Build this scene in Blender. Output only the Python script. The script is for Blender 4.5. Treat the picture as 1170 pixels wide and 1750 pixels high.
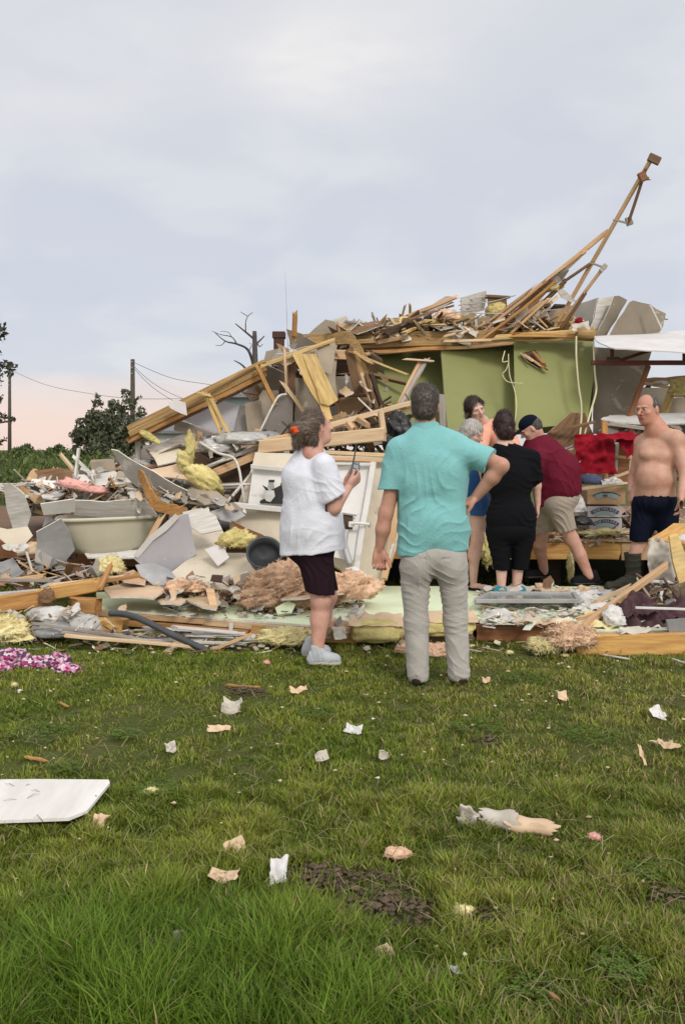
import bpy, bmesh, math, random
import numpy as np
from mathutils import Vector, Matrix, noise, geometry
R = math.radians
for o in list(bpy.data.objects): bpy.data.objects.remove(o)
scene = bpy.context.scene
# ---------------------------------------------------------------- camera
K, HY, CH = 1500.0, 768.0, 1.41            # focal length in photo pixels, horizon row, camera height
cam = bpy.data.objects.new('camera', bpy.data.cameras.new('camera'))
scene.collection.objects.link(cam); scene.camera = cam
cam.location = (0, 0, CH); cam.rotation_euler = (R(90), 0, 0)
cam.data.sensor_fit = 'VERTICAL'; cam.data.sensor_height = 24; cam.data.lens = 24*K/1750
cam.data.shift_y = -(875-HY)/1750; cam.data.clip_start = .05; cam.data.clip_end = 5000
# ---------------------------------------------------------------- world: soft overcast evening sky
scene.view_settings.view_transform = 'Standard'; scene.view_settings.look = 'None'
scene.view_settings.exposure = 0.0; scene.view_settings.gamma = 1
SUN_EL, SUN_AZ = 38, 155                   # azimuth clockwise from +Y (north, where the camera looks)
w = bpy.data.worlds.new('World'); scene.world = w; w.use_nodes = True
nt = w.node_tree; nt.nodes.clear()
def N(nt, t, **kw):
    n = nt.nodes.new(t)
    for k, v in kw.items():
        if k in n.inputs: n.inputs[k].default_value = v
        else: setattr(n, k, v)
    return n
def ramp(nt, fac, stops, interp='LINEAR'):
    n = nt.nodes.new('ShaderNodeValToRGB'); cr = n.color_ramp; cr.interpolation = interp
    while len(cr.elements) < len(stops): cr.elements.new(.5)
    for e, (p, c) in zip(cr.elements, stops):
        e.position = p; e.color = (c[0], c[1], c[2], 1) if len(c) == 3 else c
    nt.links.new(fac, n.inputs[0]); return n
def mix(nt, f, a, b, mode='MIX'):
    n = nt.nodes.new('ShaderNodeMix'); n.data_type = 'RGBA'; n.blend_type = mode
    for i, v in ((0, f), (6, a), (7, b)):
        if isinstance(v, bpy.types.NodeSocket): nt.links.new(v, n.inputs[i])
        elif i == 0: n.inputs[0].default_value = v
        else: n.inputs[i].default_value = (v[0], v[1], v[2], 1)
    return n.outputs[2]
def M1(nt, op, a, b=0.0, c=0.0, clamp=False):
    n = nt.nodes.new('ShaderNodeMath'); n.operation = op; n.use_clamp = clamp
    for i, v in enumerate((a, b, c)):
        if isinstance(v, bpy.types.NodeSocket): nt.links.new(v, n.inputs[i])
        else: n.inputs[i].default_value = v
    return n.outputs[0]
tc = N(nt, 'ShaderNodeTexCoord'); sp = N(nt, 'ShaderNodeSeparateXYZ'); nt.links.new(tc.outputs['Generated'], sp.inputs[0])
sx, sy, sz = sp.outputs
base = ramp(nt, M1(nt, 'MAXIMUM', sz, 0.0), [(0, (.66, .60, .61)), (.035, (.66, .635, .66)), (.09, (.61, .635, .695)), (.16, (.59, .62, .695)),
        (.30, (.60, .625, .69)), (.45, (.645, .66, .70)), (.75, (.95, .96, 1.0)), (1, (1.15, 1.15, 1.17))])
# pink evening band low on the left
lo = M1(nt, 'MULTIPLY', M1(nt, 'SUBTRACT', 1.0, M1(nt, 'DIVIDE', sz, .085), clamp=True), M1(nt, 'MULTIPLY_ADD', sx, -3.2, .22, clamp=True))
lo = M1(nt, 'MULTIPLY', M1(nt, 'POWER', lo, .6), 1.25, clamp=True)
c1 = base.outputs[0]
# clouds on a plane overhead
den = M1(nt, 'ADD', M1(nt, 'MAXIMUM', sz, 0.0), .34)
cb = N(nt, 'ShaderNodeCombineXYZ')
nt.links.new(M1(nt, 'DIVIDE', sx, den), cb.inputs[0]); nt.links.new(M1(nt, 'DIVIDE', sy, den), cb.inputs[1])
nz = N(nt, 'ShaderNodeTexNoise', Scale=2.6, Detail=7.0, Roughness=.48, Distortion=.35); nt.links.new(cb.outputs[0], nz.inputs['Vector'])
nz2 = N(nt, 'ShaderNodeTexNoise', Scale=5.0, Detail=6.0, Roughness=.5); 
mp = N(nt, 'ShaderNodeMapping'); mp.inputs['Location'].default_value = (3.1, 7.7, 1.2); mp.inputs['Scale'].default_value = (.6, 1.2, 1)
nt.links.new(cb.outputs[0], mp.inputs[0]); nt.links.new(mp.outputs[0], nz2.inputs['Vector'])
r1 = ramp(nt, nz.outputs[0], [(.44, (0, 0, 0)), (.62, (1, 1, 1))], 'EASE')
r2 = ramp(nt, nz2.outputs[0], [(.42, (0, 0, 0)), (.68, (1, 1, 1))], 'EASE')
c2 = mix(nt, M1(nt, 'MULTIPLY', r1.outputs[0], .5), c1, (.75, .755, .765))
c3 = mix(nt, M1(nt, 'MULTIPLY', r2.outputs[0], .26), c2, (.52, .575, .66))
def glow(px, py, rx, ry):                  # one brighter cloud bank
    v = Vector(((px-585)/K, 1, (HY-py)/K)).normalized()
    a = M1(nt, 'DIVIDE', M1(nt, 'SUBTRACT', sx, v.x), rx); b = M1(nt, 'DIVIDE', M1(nt, 'SUBTRACT', sz, v.z), ry)
    q = M1(nt, 'ADD', M1(nt, 'MULTIPLY', a, a), M1(nt, 'MULTIPLY', b, b))
    g = M1(nt, 'POWER', 2.718, M1(nt, 'MULTIPLY', q, -1.0))
    g = M1(nt, 'MULTIPLY', g, M1(nt, 'MULTIPLY_ADD', nz2.outputs[0], 4.0, -1.25, clamp=True))
    return M1(nt, 'MULTIPLY', g, M1(nt, 'GREATER_THAN', sy, 0.0))
c4 = mix(nt, M1(nt, 'MULTIPLY', glow(560, 105, .11, .045), .95), c3, (.88, .845, .82))
c4 = mix(nt, M1(nt, 'MULTIPLY', glow(110, 170, .12, .04), .5), c4, (.78, .755, .755))
c4 = mix(nt, M1(nt, 'MULTIPLY', glow(720, 520, .10, .025), .6), c4, (.80, .79, .80))
c4 = mix(nt, M1(nt, 'MULTIPLY', lo, .78, clamp=True), c4, (.90, .665, .565))
# the half of the sky behind the camera, where the sun stands behind thin cloud, is brighter
back = M1(nt, 'MULTIPLY_ADD', sy, -1.6, .0, clamp=True)
c5 = mix(nt, M1(nt, 'MULTIPLY', back, .9), c4, (1.35, 1.30, 1.22))
bg = N(nt, 'ShaderNodeBackground'); nt.links.new(c5, bg.inputs[0]); bg.inputs[1].default_value = 1.05
sky = N(nt, 'ShaderNodeTexSky', sky_type='NISHITA', sun_disc=False)
sky.sun_elevation = R(SUN_EL); sky.sun_rotation = R(SUN_AZ)
bg2 = N(nt, 'ShaderNodeBackground'); nt.links.new(sky.outputs[0], bg2.inputs[0]); bg2.inputs[1].default_value = .006
ad = N(nt, 'ShaderNodeAddShader'); out = N(nt, 'ShaderNodeOutputWorld')
nt.links.new(bg.outputs[0], ad.inputs[0]); nt.links.new(bg2.outputs[0], ad.inputs[1]); nt.links.new(ad.outputs[0], out.inputs[0])
# ---------------------------------------------------------------- sun through cloud, from behind the camera's right shoulder
sl = bpy.data.lights.new('sun', 'SUN'); sl.energy = 1.75; sl.angle = R(14); sl.color = (1, .95, .88)
so = bpy.data.objects.new('sun', sl); scene.collection.objects.link(so)
sd = Vector((math.sin(R(SUN_AZ))*math.cos(R(SUN_EL)), math.cos(R(SUN_AZ))*math.cos(R(SUN_EL)), math.sin(R(SUN_EL))))
so.rotation_euler = sd.to_track_quat('Z', 'Y').to_euler(); so.location = sd*50

# ================================================================ helpers
def at(px, py, d): return Vector(((px-585)/K*d, d, CH-(py-HY)/K*d))
def gnd(px, py, z=0.0):
    d = K*(CH-z)/(py-HY); return at(px, py, d)
MATS = {}
def mat(name, col, col2=None, scale=8, rough=.75, bump=.25, bscale=60, stretch=None, obj_var=.12, extra=None, sheen=0, trans=0, spec=.3, attr=False, dirt=0, coord='Object', torn=None):
    m = bpy.data.materials.new(name); m.use_nodes = True; t = m.node_tree; b = t.nodes['Principled BSDF']
    tc = N(t, 'ShaderNodeTexCoord'); mp = N(t, 'ShaderNodeMapping'); mp.inputs['Scale'].default_value = stretch or (1, 1, 1)
    oi = N(t, 'ShaderNodeObjectInfo')
    off = N(t, 'ShaderNodeCombineXYZ'); 
    for i in range(3): t.links.new(M1(t, 'MULTIPLY', oi.outputs['Random'], 17.0+9*i), off.inputs[i])
    t.links.new(tc.outputs[coord], mp.inputs[0]); t.links.new(off.outputs[0], mp.inputs['Location'])
    n1 = N(t, 'ShaderNodeTexNoise', Scale=scale, Detail=6.0, Roughness=.6); t.links.new(mp.outputs[0], n1.inputs['Vector'])
    c2 = col2 or tuple(c*.72 for c in col)
    r = ramp(t, n1.outputs[0], [(.32, c2), (.66, col)])
    c = r.outputs[0]
    if attr:
        a = N(t, 'ShaderNodeAttribute'); a.attribute_name = 'Col'
        c = mix(t, 1.0, a.outputs['Color'], mix(t, .35, (1, 1, 1), c), 'MULTIPLY') if attr == 'mul' else mix(t, .18, a.outputs['Color'], c)
    if torn:
        n4 = N(t, 'ShaderNodeTexNoise', Scale=3.4, Detail=9.0, Roughness=.62, Distortion=.6); t.links.new(mp.outputs[0], n4.inputs['Vector'])
        rt = ramp(t, n4.outputs[0], [(.625, (0, 0, 0)), (.64, (1, 1, 1))]); c = mix(t, M1(t, 'MULTIPLY', rt.outputs[0], .5), c, torn)
        vo = N(t, 'ShaderNodeTexVoronoi', Scale=9.0); t.links.new(mp.outputs[0], vo.inputs['Vector']); rv = ramp(t, vo.outputs['Distance'], [(.035, (1, 1, 1)), (.05, (0, 0, 0))]); c = mix(t, M1(t, 'MULTIPLY', rv.outputs[0], .7), c, (.12, .10, .08))
    if dirt:
        n3 = N(t, 'ShaderNodeTexNoise', Scale=.7 if stretch else 2.3, Detail=4.0 if stretch else 8.0, Roughness=.6); t.links.new(mp.outputs[0], n3.inputs['Vector'])
        rd = ramp(t, n3.outputs[0], [(.52, (0, 0, 0)), (.68, (1, 1, 1))])
        c = mix(t, M1(t, 'MULTIPLY', rd.outputs[0], dirt), c, (.16, .12, .08))
    hv = N(t, 'ShaderNodeHueSaturation'); t.links.new(c, hv.inputs['Color'])
    t.links.new(M1(t, 'MULTIPLY_ADD', oi.outputs['Random'], 2*obj_var, 1-obj_var), hv.inputs['Value'])
    t.links.new(hv.outputs[0], b.inputs['Base Color'])
    b.inputs['Roughness'].default_value = rough; b.inputs['Specular IOR Level'].default_value = spec
    if sheen: b.inputs['Sheen Weight'].default_value = sheen
    if trans: b.inputs['Subsurface Weight'].default_value = trans; b.inputs['Subsurface Radius'].default_value = (.02, .01, .006)
    if bump:
        n2 = N(t, 'ShaderNodeTexNoise', Scale=bscale, Detail=4.0, Roughness=.6); t.links.new(mp.outputs[0], n2.inputs['Vector'])
        bp = N(t, 'ShaderNodeBump', Strength=bump, Distance=.01); t.links.new(n2.outputs[0], bp.inputs['Height']); t.links.new(bp.outputs[0], b.inputs['Normal'])
    MATS[name] = m; return m
wst = (1.2, 14, 14)
mat('pine', (.60, .40, .235), (.46, .275, .14), 3, .7, .3, 30, wst, .14, dirt=.5)
mat('pale_pine', (.66, .50, .33), (.52, .36, .21), 3, .7, .3, 30, wst, .1, dirt=.5)
mat('laminated', (.43, .28, .12), (.23, .135, .05), 3.2, .7, .35, 30, (1.0, 9, 22), .12, dirt=.5)
mat('yellow_wood', (.68, .50, .22), (.44, .28, .10), 3.2, .7, .35, 30, (1.0, 9, 18), .08, dirt=.35)
mat('orange_wood', (.52, .27, .09), (.30, .14, .045), 3, .7, .35, 30, wst, .12, dirt=.5)
mat('amber_wood', (.60, .36, .12), (.40, .20, .06), 3, .7, .35, 30, wst, .1, dirt=.5)
mat('red_wood', (.32, .14, .06), (.18, .075, .035), 3, .7, .35, 30, wst, .12, dirt=.5)
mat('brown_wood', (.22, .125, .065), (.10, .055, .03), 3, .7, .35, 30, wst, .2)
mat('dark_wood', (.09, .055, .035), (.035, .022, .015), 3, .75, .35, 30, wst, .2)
mat('grey_wood', (.40, .36, .32), (.23, .19, .165), 3, .8, .4, 30, wst, .15)
mat('white_wood', (.62, .59, .55), (.42, .39, .36), 3, .7, .3, 30, wst, .1, dirt=.2, torn=(.38, .30, .23))
mat('drywall_back', (.27, .23, .18), (.20, .165, .125), 2.2, .85, .2, 40, None, .10, dirt=.4, torn=(.50, .46, .40))
mat('drywall_tan', (.40, .335, .26), (.30, .25, .19), 2.0, .85, .2, 40, None, .08, dirt=.35, torn=(.56, .52, .46))
mat('drywall_grey', (.32, .30, .28), (.24, .22, .20), 2.0, .85, .2, 40, None, .10, dirt=.35, torn=(.52, .49, .45))
mat('gypsum', (.70, .67, .61), (.52, .48, .42), 20, .9, .4, 80, None, .05)
mat('cream_paint', (.63, .56, .45), (.53, .465, .37), 1.6, .55, .06, 30, None, .04, dirt=.2, torn=(.42, .35, .27))
mat('lavender', (.47, .46, .50), (.40, .39, .43), 2, .6, .06, 30, None, .05, dirt=.12, torn=(.62, .60, .58))
mat('white_paint', (.68, .66, .64), (.56, .54, .52), 2.4, .5, .08, 40, None, .05, dirt=.15, torn=(.42, .37, .31))
mat('white_sheet', (.66, .64, .63), (.54, .52, .52), 3, .55, .15, 25, None, .04, dirt=.1, torn=(.50, .47, .44))
mat('mint_paint', (.72, .80, .55), (.64, .72, .49), 2.2, .55, .08, 30, None, .0, dirt=.08)
mat('green_paint', (.222, .235, .088), (.195, .207, .076), 1.2, .6, .05, 30, None, 0, dirt=.12)
mat('enamel', (.54, .50, .39), (.46, .43, .33), 3, .3, .05, 20, None, 0, spec=.5, dirt=.55)
mat('chalky_board', (.76, .73, .70), (.66, .63, .60), 3, .6, .2, 60, (6, 1, 1), 0, dirt=.12)
mat('grey_metal', (.38, .38, .38), (.24, .24, .25), 4, .38, .1, 20, None, .1, spec=.6)
mat('dark_plastic', (.045, .05, .055), (.03, .033, .036), 6, .4, .1, 20, None, .1, spec=.5)
mat('black_plastic', (.012, .012, .013), (.02, .02, .02), 6, .45, .15, 20, None, .1, spec=.5)
mat('grey_plastic', (.30, .31, .31), (.20, .20, .205), 5, .3, .2, 12, None, .1, spec=.5)
mat('clear_plastic', (.52, .51, .49), (.33, .32, .30), 7, .25, .4, 16, None, .1, spec=.6)
mat('yellow_batt', (.70, .61, .27), (.40, .32, .12), 6, .95, .9, 45, None, .1)
mat('pale_batt', (.76, .67, .36), (.50, .42, .20), 6, .95, .9, 45, None, .1)
mat('pink_batt', (.74, .42, .37), (.60, .30, .26), 6, .95, .7, 45, None, .05)
mat('salmon_batt', (.74, .51, .35), (.40, .245, .155), 11, .95, 1.0, 40, None, .1)
mat('paper_tan', (.60, .44, .30), (.48, .34, .22), 3, .8, .15, 20, None, .1)
mat('paper_white', (.56, .52, .46), (.40, .36, .30), 5, .8, .3, 25, None, .06)
mat('red_steel', (.16, .04, .025), (.08, .025, .02), 5, .6, .3, 40, None, .1)
mat('red_cloth', (.27, .010, .022), (.17, .006, .013), 5, .9, .3, 60, None, 0, spec=.1)
mat('denim', (.09, .11, .20), (.06, .07, .13), 6, .9, .3, 90, None, 0)
mat('maroon_cloth', (.10, .05, .06), (.05, .025, .03), 5, .9, .4, 50, None, 0)
mat('brick', (.085, .04, .033), (.05, .026, .022), 12, .9, .4, 40, None, 0)
mat('cardboard', (.46, .30, .17), (.36, .23, .13), 3, .8, .1, 30, None, .05)
mat('carton_white', (.50, .46, .47), (.42, .38, .39), 3, .7, .08, 30, None, .05)
mat('print_blue', (.055, .075, .12), (.04, .055, .09), 8, .7, 0, 30, None, 0)
mat('print_teal', (.27, .36, .36), (.22, .30, .29), 8, .7, 0, 30, None, 0)
mat('rubble_mix', (1, 1, 1), (.45, .42, .38), 5, .85, .4, 40, None, 0, attr='mul')
mat('bark', (.09, .075, .06), (.05, .04, .032), 10, .9, .5, 30, None, .1)
mat('dead_bark', (.10, .085, .08), (.06, .05, .045), 10, .9, .5, 30, None, .1)
mat('roof_grey', (.20, .20, .20), (.14, .14, .15), 10, .8, .2, 30, None, .1)
mat('siding_teal', (.30, .36, .37), (.25, .30, .31), 3, .6, .1, 30, None, .05)
mat('siding_white', (.52, .52, .54), (.45, .45, .47), 3, .6, .1, 30, None, .05)
mat('wire_black', (.03, .03, .03), None, 5, .6, 0)
mat('cable_cream', (.55, .52, .32), (.42, .38, .22), 5, .5, 0)
mat('soil', (.14, .10, .068), (.06, .042, .028), 14, .95, 1.0, 50, None, 0)
mat('orange_hair_tie', (.72, .09, .015), None, 5, .6, .3)
def glass_mat():
    m = bpy.data.materials.new('window_glass'); m.use_nodes = True; b = m.node_tree.nodes['Principled BSDF']
    b.inputs['Base Color'].default_value = (.33, .37, .34, 1); b.inputs['Roughness'].default_value = .06
    b.inputs['Specular IOR Level'].default_value = .8; b.inputs['Alpha'].default_value = .75; MATS['glass'] = m
glass_mat()

def link(o, parent=None):
    scene.collection.objects.link(o)
    if parent:
        o.parent = parent; bpy.context.view_layer.update() if False else None
        o.matrix_parent_inverse = Matrix.Identity(4)
    return o
WORLD = {}
def setw(o, W, parent=None):
    """remember world matrices so that children may be written in world space"""
    WORLD[o.name] = W
    if parent: o.matrix_basis = WORLD[parent.name].inverted() @ W
    else: o.matrix_basis = W
def tag(o, label=None, cat=None, group=None, kind=None):
    if label: o['label'] = label
    if cat: o['category'] = cat
    if group: o['group'] = group
    if kind: o['kind'] = kind
    return o
def meshobj(name, verts, faces, ms, parent=None, W=None, smooth=False, fm=None, cols=None):
    me = bpy.data.meshes.new(name)
    me.from_pydata([tuple(v) for v in verts], [], faces); me.validate(clean_customdata=False)
    ms = ms if isinstance(ms, (list, tuple)) else [ms]
    for m in ms: me.materials.append(MATS[m] if isinstance(m, str) else m)
    if fm is not None and len(fm) == len(me.polygons): me.polygons.foreach_set('material_index', fm)
    if smooth: me.polygons.foreach_set('use_smooth', [True]*len(me.polygons))
    if cols is not None:
        a = me.color_attributes.new('Col', 'FLOAT_COLOR', 'POINT'); a.data.foreach_set('color', np.asarray(cols, dtype=np.float32).ravel())
    me.update()
    o = bpy.data.objects.new(name, me); link(o, parent); setw(o, W or Matrix.Identity(4), parent); return o
def empty(name, loc, label, cat, group=None):
    o = bpy.data.objects.new(name, None); link(o); o.empty_display_size = .1
    setw(o, Matrix.Translation(loc)); return tag(o, label, cat, group)
def frame(p0, p1, up=Vector((0, 0, 1)), roll=0):
    x = (p1-p0).normalized(); y = up.cross(x)
    if y.length < 1e-3: y = Vector((0, 1, 0)).cross(x)
    y.normalize(); z = x.cross(y)
    Mx = Matrix((x, y, z)).transposed().to_4x4(); Mx.translation = (p0+p1)/2
    return Mx @ Matrix.Rotation(R(roll), 4, 'X')
_seed = [1]
def rng():
    _seed[0] += 1; return random.Random(_seed[0]*7919)
def P3(p): return p if isinstance(p, Vector) else at(*p)
def beam(name, label, cat, m, p0, p1, w=.04, h=.09, roll=0, group=None, parent=None, rag=.03, warp=.006, seg=None, twist=0):
    """sawn timber between two points: real section, softened edges, ragged ends"""
    p0, p1 = P3(p0), P3(p1); L = (p1-p0).length; r = rng()
    n = seg or max(3, min(14, int(L/.18)+2)); W = frame(p0, p1, roll=roll)
    b = min(w, h)*.10; prof = [(-w/2+b, -h/2), (w/2-b, -h/2), (w/2, -h/2+b), (w/2, h/2-b), (w/2-b, h/2), (-w/2+b, h/2), (-w/2, h/2-b), (-w/2, -h/2+b)]
    V = []; F = []; s = r.random()*100; k = len(prof)
    for i in range(n+1):
        t = i/n; x = (t-.5)*L; dy = noise.noise(Vector((t*2.2, s, 0)))*warp*L; dz = noise.noise(Vector((t*2.2, s, 9)))*warp*L
        a = R(twist)*(t-.5); ca, sa = math.cos(a), math.sin(a)
        for j, (y, z) in enumerate(prof):
            xx = x + (r.uniform(-rag, rag)+(r.uniform(-1, 1)**3*rag*2) if i in (0, n) else 0)
            V.append((xx, y*ca-z*sa+dy, y*sa+z*ca+dz))
    for i in range(n):
        for j in range(k): F.append((i*k+j, i*k+(j+1) % k, (i+1)*k+(j+1) % k, (i+1)*k+j))
    F.append(tuple(range(k-1, -1, -1))); F.append(tuple(n*k+j for j in range(k)))
    o = meshobj(name, V, F, m, parent, W)
    return tag(o, label, cat, group) if not parent else (tag(o, label) if label else o)
def panel(name, label, cat, m, pts, d, lean=(0, 0), th=.013, rag=.010, warp=.011, edge='gypsum', group=None, parent=None, size=.14, seg=.12):
    """a board cut to an outline; d = depth at its middle, lean = change of depth per 100 px across and down"""
    r = rng()
    if len(pts[0]) == 2:
        cx = sum(p[0] for p in pts)/len(pts); cy = sum(p[1] for p in pts)/len(pts)
        def P(px, py):
            return at(px, py, 1/(1/d*(1-(lean[0]*(px-cx)+lean[1]*(py-cy))/100/d)))
        P_ = [P(*p) for p in pts]
    else: P_ = [at(*p) for p in pts]
    c = sum(P_, Vector())/len(P_)
    nrm = Vector()
    for i in range(len(P_)): nrm += (P_[i]-c).cross(P_[(i+1) % len(P_)]-c)
    nrm.normalize()
    if nrm.dot(c-Vector((0, 0, CH))) > 0: nrm = -nrm            # towards the viewer's side
    x = (P_[1]-P_[0]); x = (x-nrm*x.dot(nrm)).normalized(); y = nrm.cross(x)
    W = Matrix((x, y, nrm)).transposed().to_4x4(); W.translation = c
    L2 = [Vector(((p-c).dot(x), (p-c).dot(y))) for p in P_]; zz = [(p-c).dot(nrm) for p in P_]
    out = []; oz = []
    for i in range(len(L2)):
        a, b2 = L2[i], L2[(i+1) % len(L2)]; n = max(1, int((b2-a).length/seg)); pr = Vector((-(b2-a).y, (b2-a).x)).normalized() if (b2-a).length > 0 else Vector((0, 0))
        for j in range(n):
            t = j/n; q = a.lerp(b2, t)
            out.append(q + pr*(r.uniform(-rag, rag) if j else 0)); oz.append(zz[i]*(1-t)+zz[(i+1) % len(L2)]*t)
    bm = bmesh.new()
    vs = [bm.verts.new((q.x, q.y, 0)) for q in out]
    for v, z in zip(vs, oz): v.co.z = z
    es = [bm.edges.new((vs[i], vs[(i+1) % len(vs)])) for i in range(len(vs))]
    bmesh.ops.triangle_fill(bm, use_beauty=True, edges=es)
    for _ in range(3):
        el = [e for e in bm.edges if e.calc_length() > size*1.6]
        if not el or len(bm.verts) > 900: break
        bmesh.ops.subdivide_edges(bm, edges=[e for e in el], cuts=1, use_grid_fill=False)
        bmesh.ops.triangulate(bm, faces=[f for f in bm.faces if len(f.verts) > 3])
    s = r.random()*50
    for v in bm.verts: v.co.z += noise.noise(Vector((v.co.x*1.3+s, v.co.y*1.3, s)))*warp*4
    bm.normal_update()
    for f in bm.faces:
        if f.normal.z < 0: f.normal_flip()
    bm.verts.index_update(); V = [v.co.copy() for v in bm.verts]; nV = len(V)
    F = [tuple(v.index for v in f.verts) for f in bm.faces]; be = [(e.verts[0].index, e.verts[1].index, e.link_faces[0]) for e in bm.edges if len(e.link_faces) == 1]
    side = []
    for a, b2, f in be:
        vi = [v.index for v in f.verts]; ia = vi.index(a)
        if vi[(ia+1) % len(vi)] != b2: a, b2 = b2, a
        side.append((b2, a, a+nV, b2+nV))
    bm.free()
    V2 = V+[v-Vector((0, 0, th)) for v in V]
    F2 = F+[tuple(i+nV for i in reversed(f)) for f in F]+side
    ms = [m, edge or m]; fm = [0]*(2*len(F))+[1]*len(side)
    o = meshobj(name, V2, F2, ms, parent, W, fm=fm)
    return tag(o, label, cat, group) if not parent else (tag(o, label) if label else o)
def fbm(p, oc=4, H=.5):
    v = 0; a = 1
    for _ in range(oc): v += a*noise.noise(p); p = p*2.03; a *= H
    return v
def fluff(name, label, cat, m, c, size, amp=.35, freq=4, tufts=200, sub=4, tlen=.03, group=None, flat=True, parent=None, ridged=False, rot=0, kind=None):
    """torn fibre batting, crumpled cloth or bags: a lump with folded relief and loose tufts"""
    c = P3(c); r = rng(); s = r.random()*100
    bm = bmesh.new(); bmesh.ops.create_icosphere(bm, subdivisions=sub, radius=1)
    V = []; cr, sr = math.cos(R(rot)), math.sin(R(rot)); fd = Vector((r.uniform(.4, 1), r.uniform(-.3, .3), r.uniform(.1, .7)*(1 if r.random() < .7 else -1))).normalized()
    for v in bm.verts:
        p = v.co.copy(); P0 = Vector((p.x*size[0], p.y*size[1], p.z*size[2])); P0 = P0*1.25-fd*(P0.dot(fd)*.95) if tufts else P0; n = fbm(P0*freq*4+Vector((s, 0, 0)), 5, .6)
        if ridged:
            w_ = Vector((fbm(P0*freq*3+Vector((s, 9, 0)), 2), fbm(P0*freq*3+Vector((3, s, 0)), 2), 0)); n = fbm((P0+w_*.05)*freq*2, 2)*.6+(.35-abs(fbm((P0+w_*.08)*freq*6+Vector((0, 0, s)), 3, .55))*1.5)*.5
        elif tufts: n = n*.75+(.5-abs(noise.noise(Vector((P0.x*freq*5, P0.y*freq*5, P0.z*freq*16+s))))*1.8)*.35
        q = p*(1+amp*n)
        q = Vector((q.x*size[0], q.y*size[1], q.z*size[2]))
        if flat and q.z < -size[2]*.45: q.z = -size[2]*.45+(q.z+size[2]*.45)*.15
        q = Vector((q.x*cr-q.y*0, q.y, q.z)) if not rot else Vector((q.x*cr+q.z*sr, q.y, -q.x*sr+q.z*cr))
        V.append(q)
    F = [tuple(v.index for v in f.verts) for f in bm.faces]; bm.free(); nv = len(V)
    for i in range(tufts*4):
        b = V[r.randrange(nv)]; n0 = Vector((b.x/size[0]**2, b.y/size[1]**2, b.z/size[2]**2)).normalized(); t0 = n0.cross(Vector((r.uniform(-1, 1), r.uniform(-1, 1), r.uniform(-1, 1)))).normalized()
        dr = (t0+n0*r.uniform(-.1, .55)).normalized(); sd_ = dr.cross(n0).normalized()*tlen*.075; l = tlen*r.uniform(.25, .8); k = len(V)
        e = b+n0*.003+dr*l; b = b-n0*.003; V += [b-sd_, b+sd_, e+sd_*.5, e-sd_*.3]; F.append((k, k+1, k+2, k+3))
    o = meshobj(name, V, F, m, parent, Matrix.Translation(c), smooth=True)
    if kind: o['kind'] = kind
    return tag(o, label, cat, group)
def sheet(name, label, cat, m, c, size, nrm=Vector((0, 0, 1)), crease=.04, freq=3, seed=0, curl=0, group=None, rot=0, th=.002, rag=.12, n=26, aspect_cut=1, cols=None, parent=None):
    """thin crumpled paper, film or cloth with its own small thickness"""
    c = P3(c); r = rng(); s = r.random()*50+seed
    V = []; F = []; 
    for j in range(n+1):
        for i in range(n+1):
            u, v = i/n*2-1, j/n*2-1
            e = 1+rag*noise.noise(Vector((math.atan2(v, u)*1.5, s, 3)))*1.5
            rr = max(abs(u), abs(v)); k = 1-(1-aspect_cut)*max(0, abs(u)*abs(v))
            x, y = u*size[0]*e*k, v*size[1]*e*k
            q = fbm(Vector((x*freq, y*freq, s)), 3); z = (abs(q)*1.4-.3)*crease + curl*(u*u)*size[0]
            V.append(Vector((x, y, z)))
    g = n+1
    for j in range(n):
        for i in range(n): F.append((j*g+i, j*g+i+1, (j+1)*g+i+1, (j+1)*g+i))
    nV = len(V); V += [v-Vector((0, 0, th)) for v in V]; F2 = F+[tuple(k+nV for k in reversed(f)) for f in F]
    bd = [i for i in range(g)]+[j*g+n for j in range(1, g)]+[n*g+i for i in range(n-1, -1, -1)]+[j*g for j in range(n-1, 0, -1)]
    for i in range(len(bd)):
        a, b = bd[i], bd[(i+1) % len(bd)]; F2.append((b, a, a+nV, b+nV))
    W = Matrix.Translation(c) @ Vector(nrm).to_track_quat('Z', 'Y').to_matrix().to_4x4() @ Matrix.Rotation(R(rot), 4, 'Z')
    o = meshobj(name, V, F2, m, parent, W, smooth=True)
    return tag(o, label, cat, group)
def tube(name, label, cat, m, pts, rad, group=None, parent=None, k=7, sm=True, closed=False, vn=False):
    P_ = [P3(p) for p in pts]
    if sm and len(P_) > 2:                                          # Catmull-Rom
        Q = []
        for i in range(len(P_)-1):
            a = P_[max(0, i-1)]; b = P_[i]; c = P_[i+1]; d = P_[min(len(P_)-1, i+2)]
            for j in range(6):
                t = j/6; Q.append(.5*((2*b)+(c-a)*t+(2*a-5*b+4*c-d)*t*t+(3*b-a-3*c+d)*t**3))
        P_ = Q+[P_[-1]]
    o0 = P_[0]; V = []; F = []
    for i, p in enumerate(P_):
        x = (P_[min(i+1, len(P_)-1)]-P_[max(0, i-1)]).normalized(); y = x.cross(Vector((.13, .2, 1))).normalized(); z = x.cross(y)
        rr = rad if not isinstance(rad, (list, tuple)) else rad[0]+(rad[1]-rad[0])*i/(len(P_)-1)
        for j in range(k):
            a = 2*math.pi*j/k; V.append(p-o0+y*math.cos(a)*rr+z*math.sin(a)*rr)
    for i in range(len(P_)-1):
        for j in range(k): F.append((i*k+j, i*k+(j+1) % k, (i+1)*k+(j+1) % k, (i+1)*k+j))
    F.append(tuple(range(k-1, -1, -1))); F.append(tuple((len(P_)-1)*k+j for j in range(k)))
    o = meshobj(name, V, F, m, parent, Matrix.Translation(o0), smooth=True)
    return tag(o, label, cat, group) if not parent else (tag(o, label) if label else o)
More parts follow.
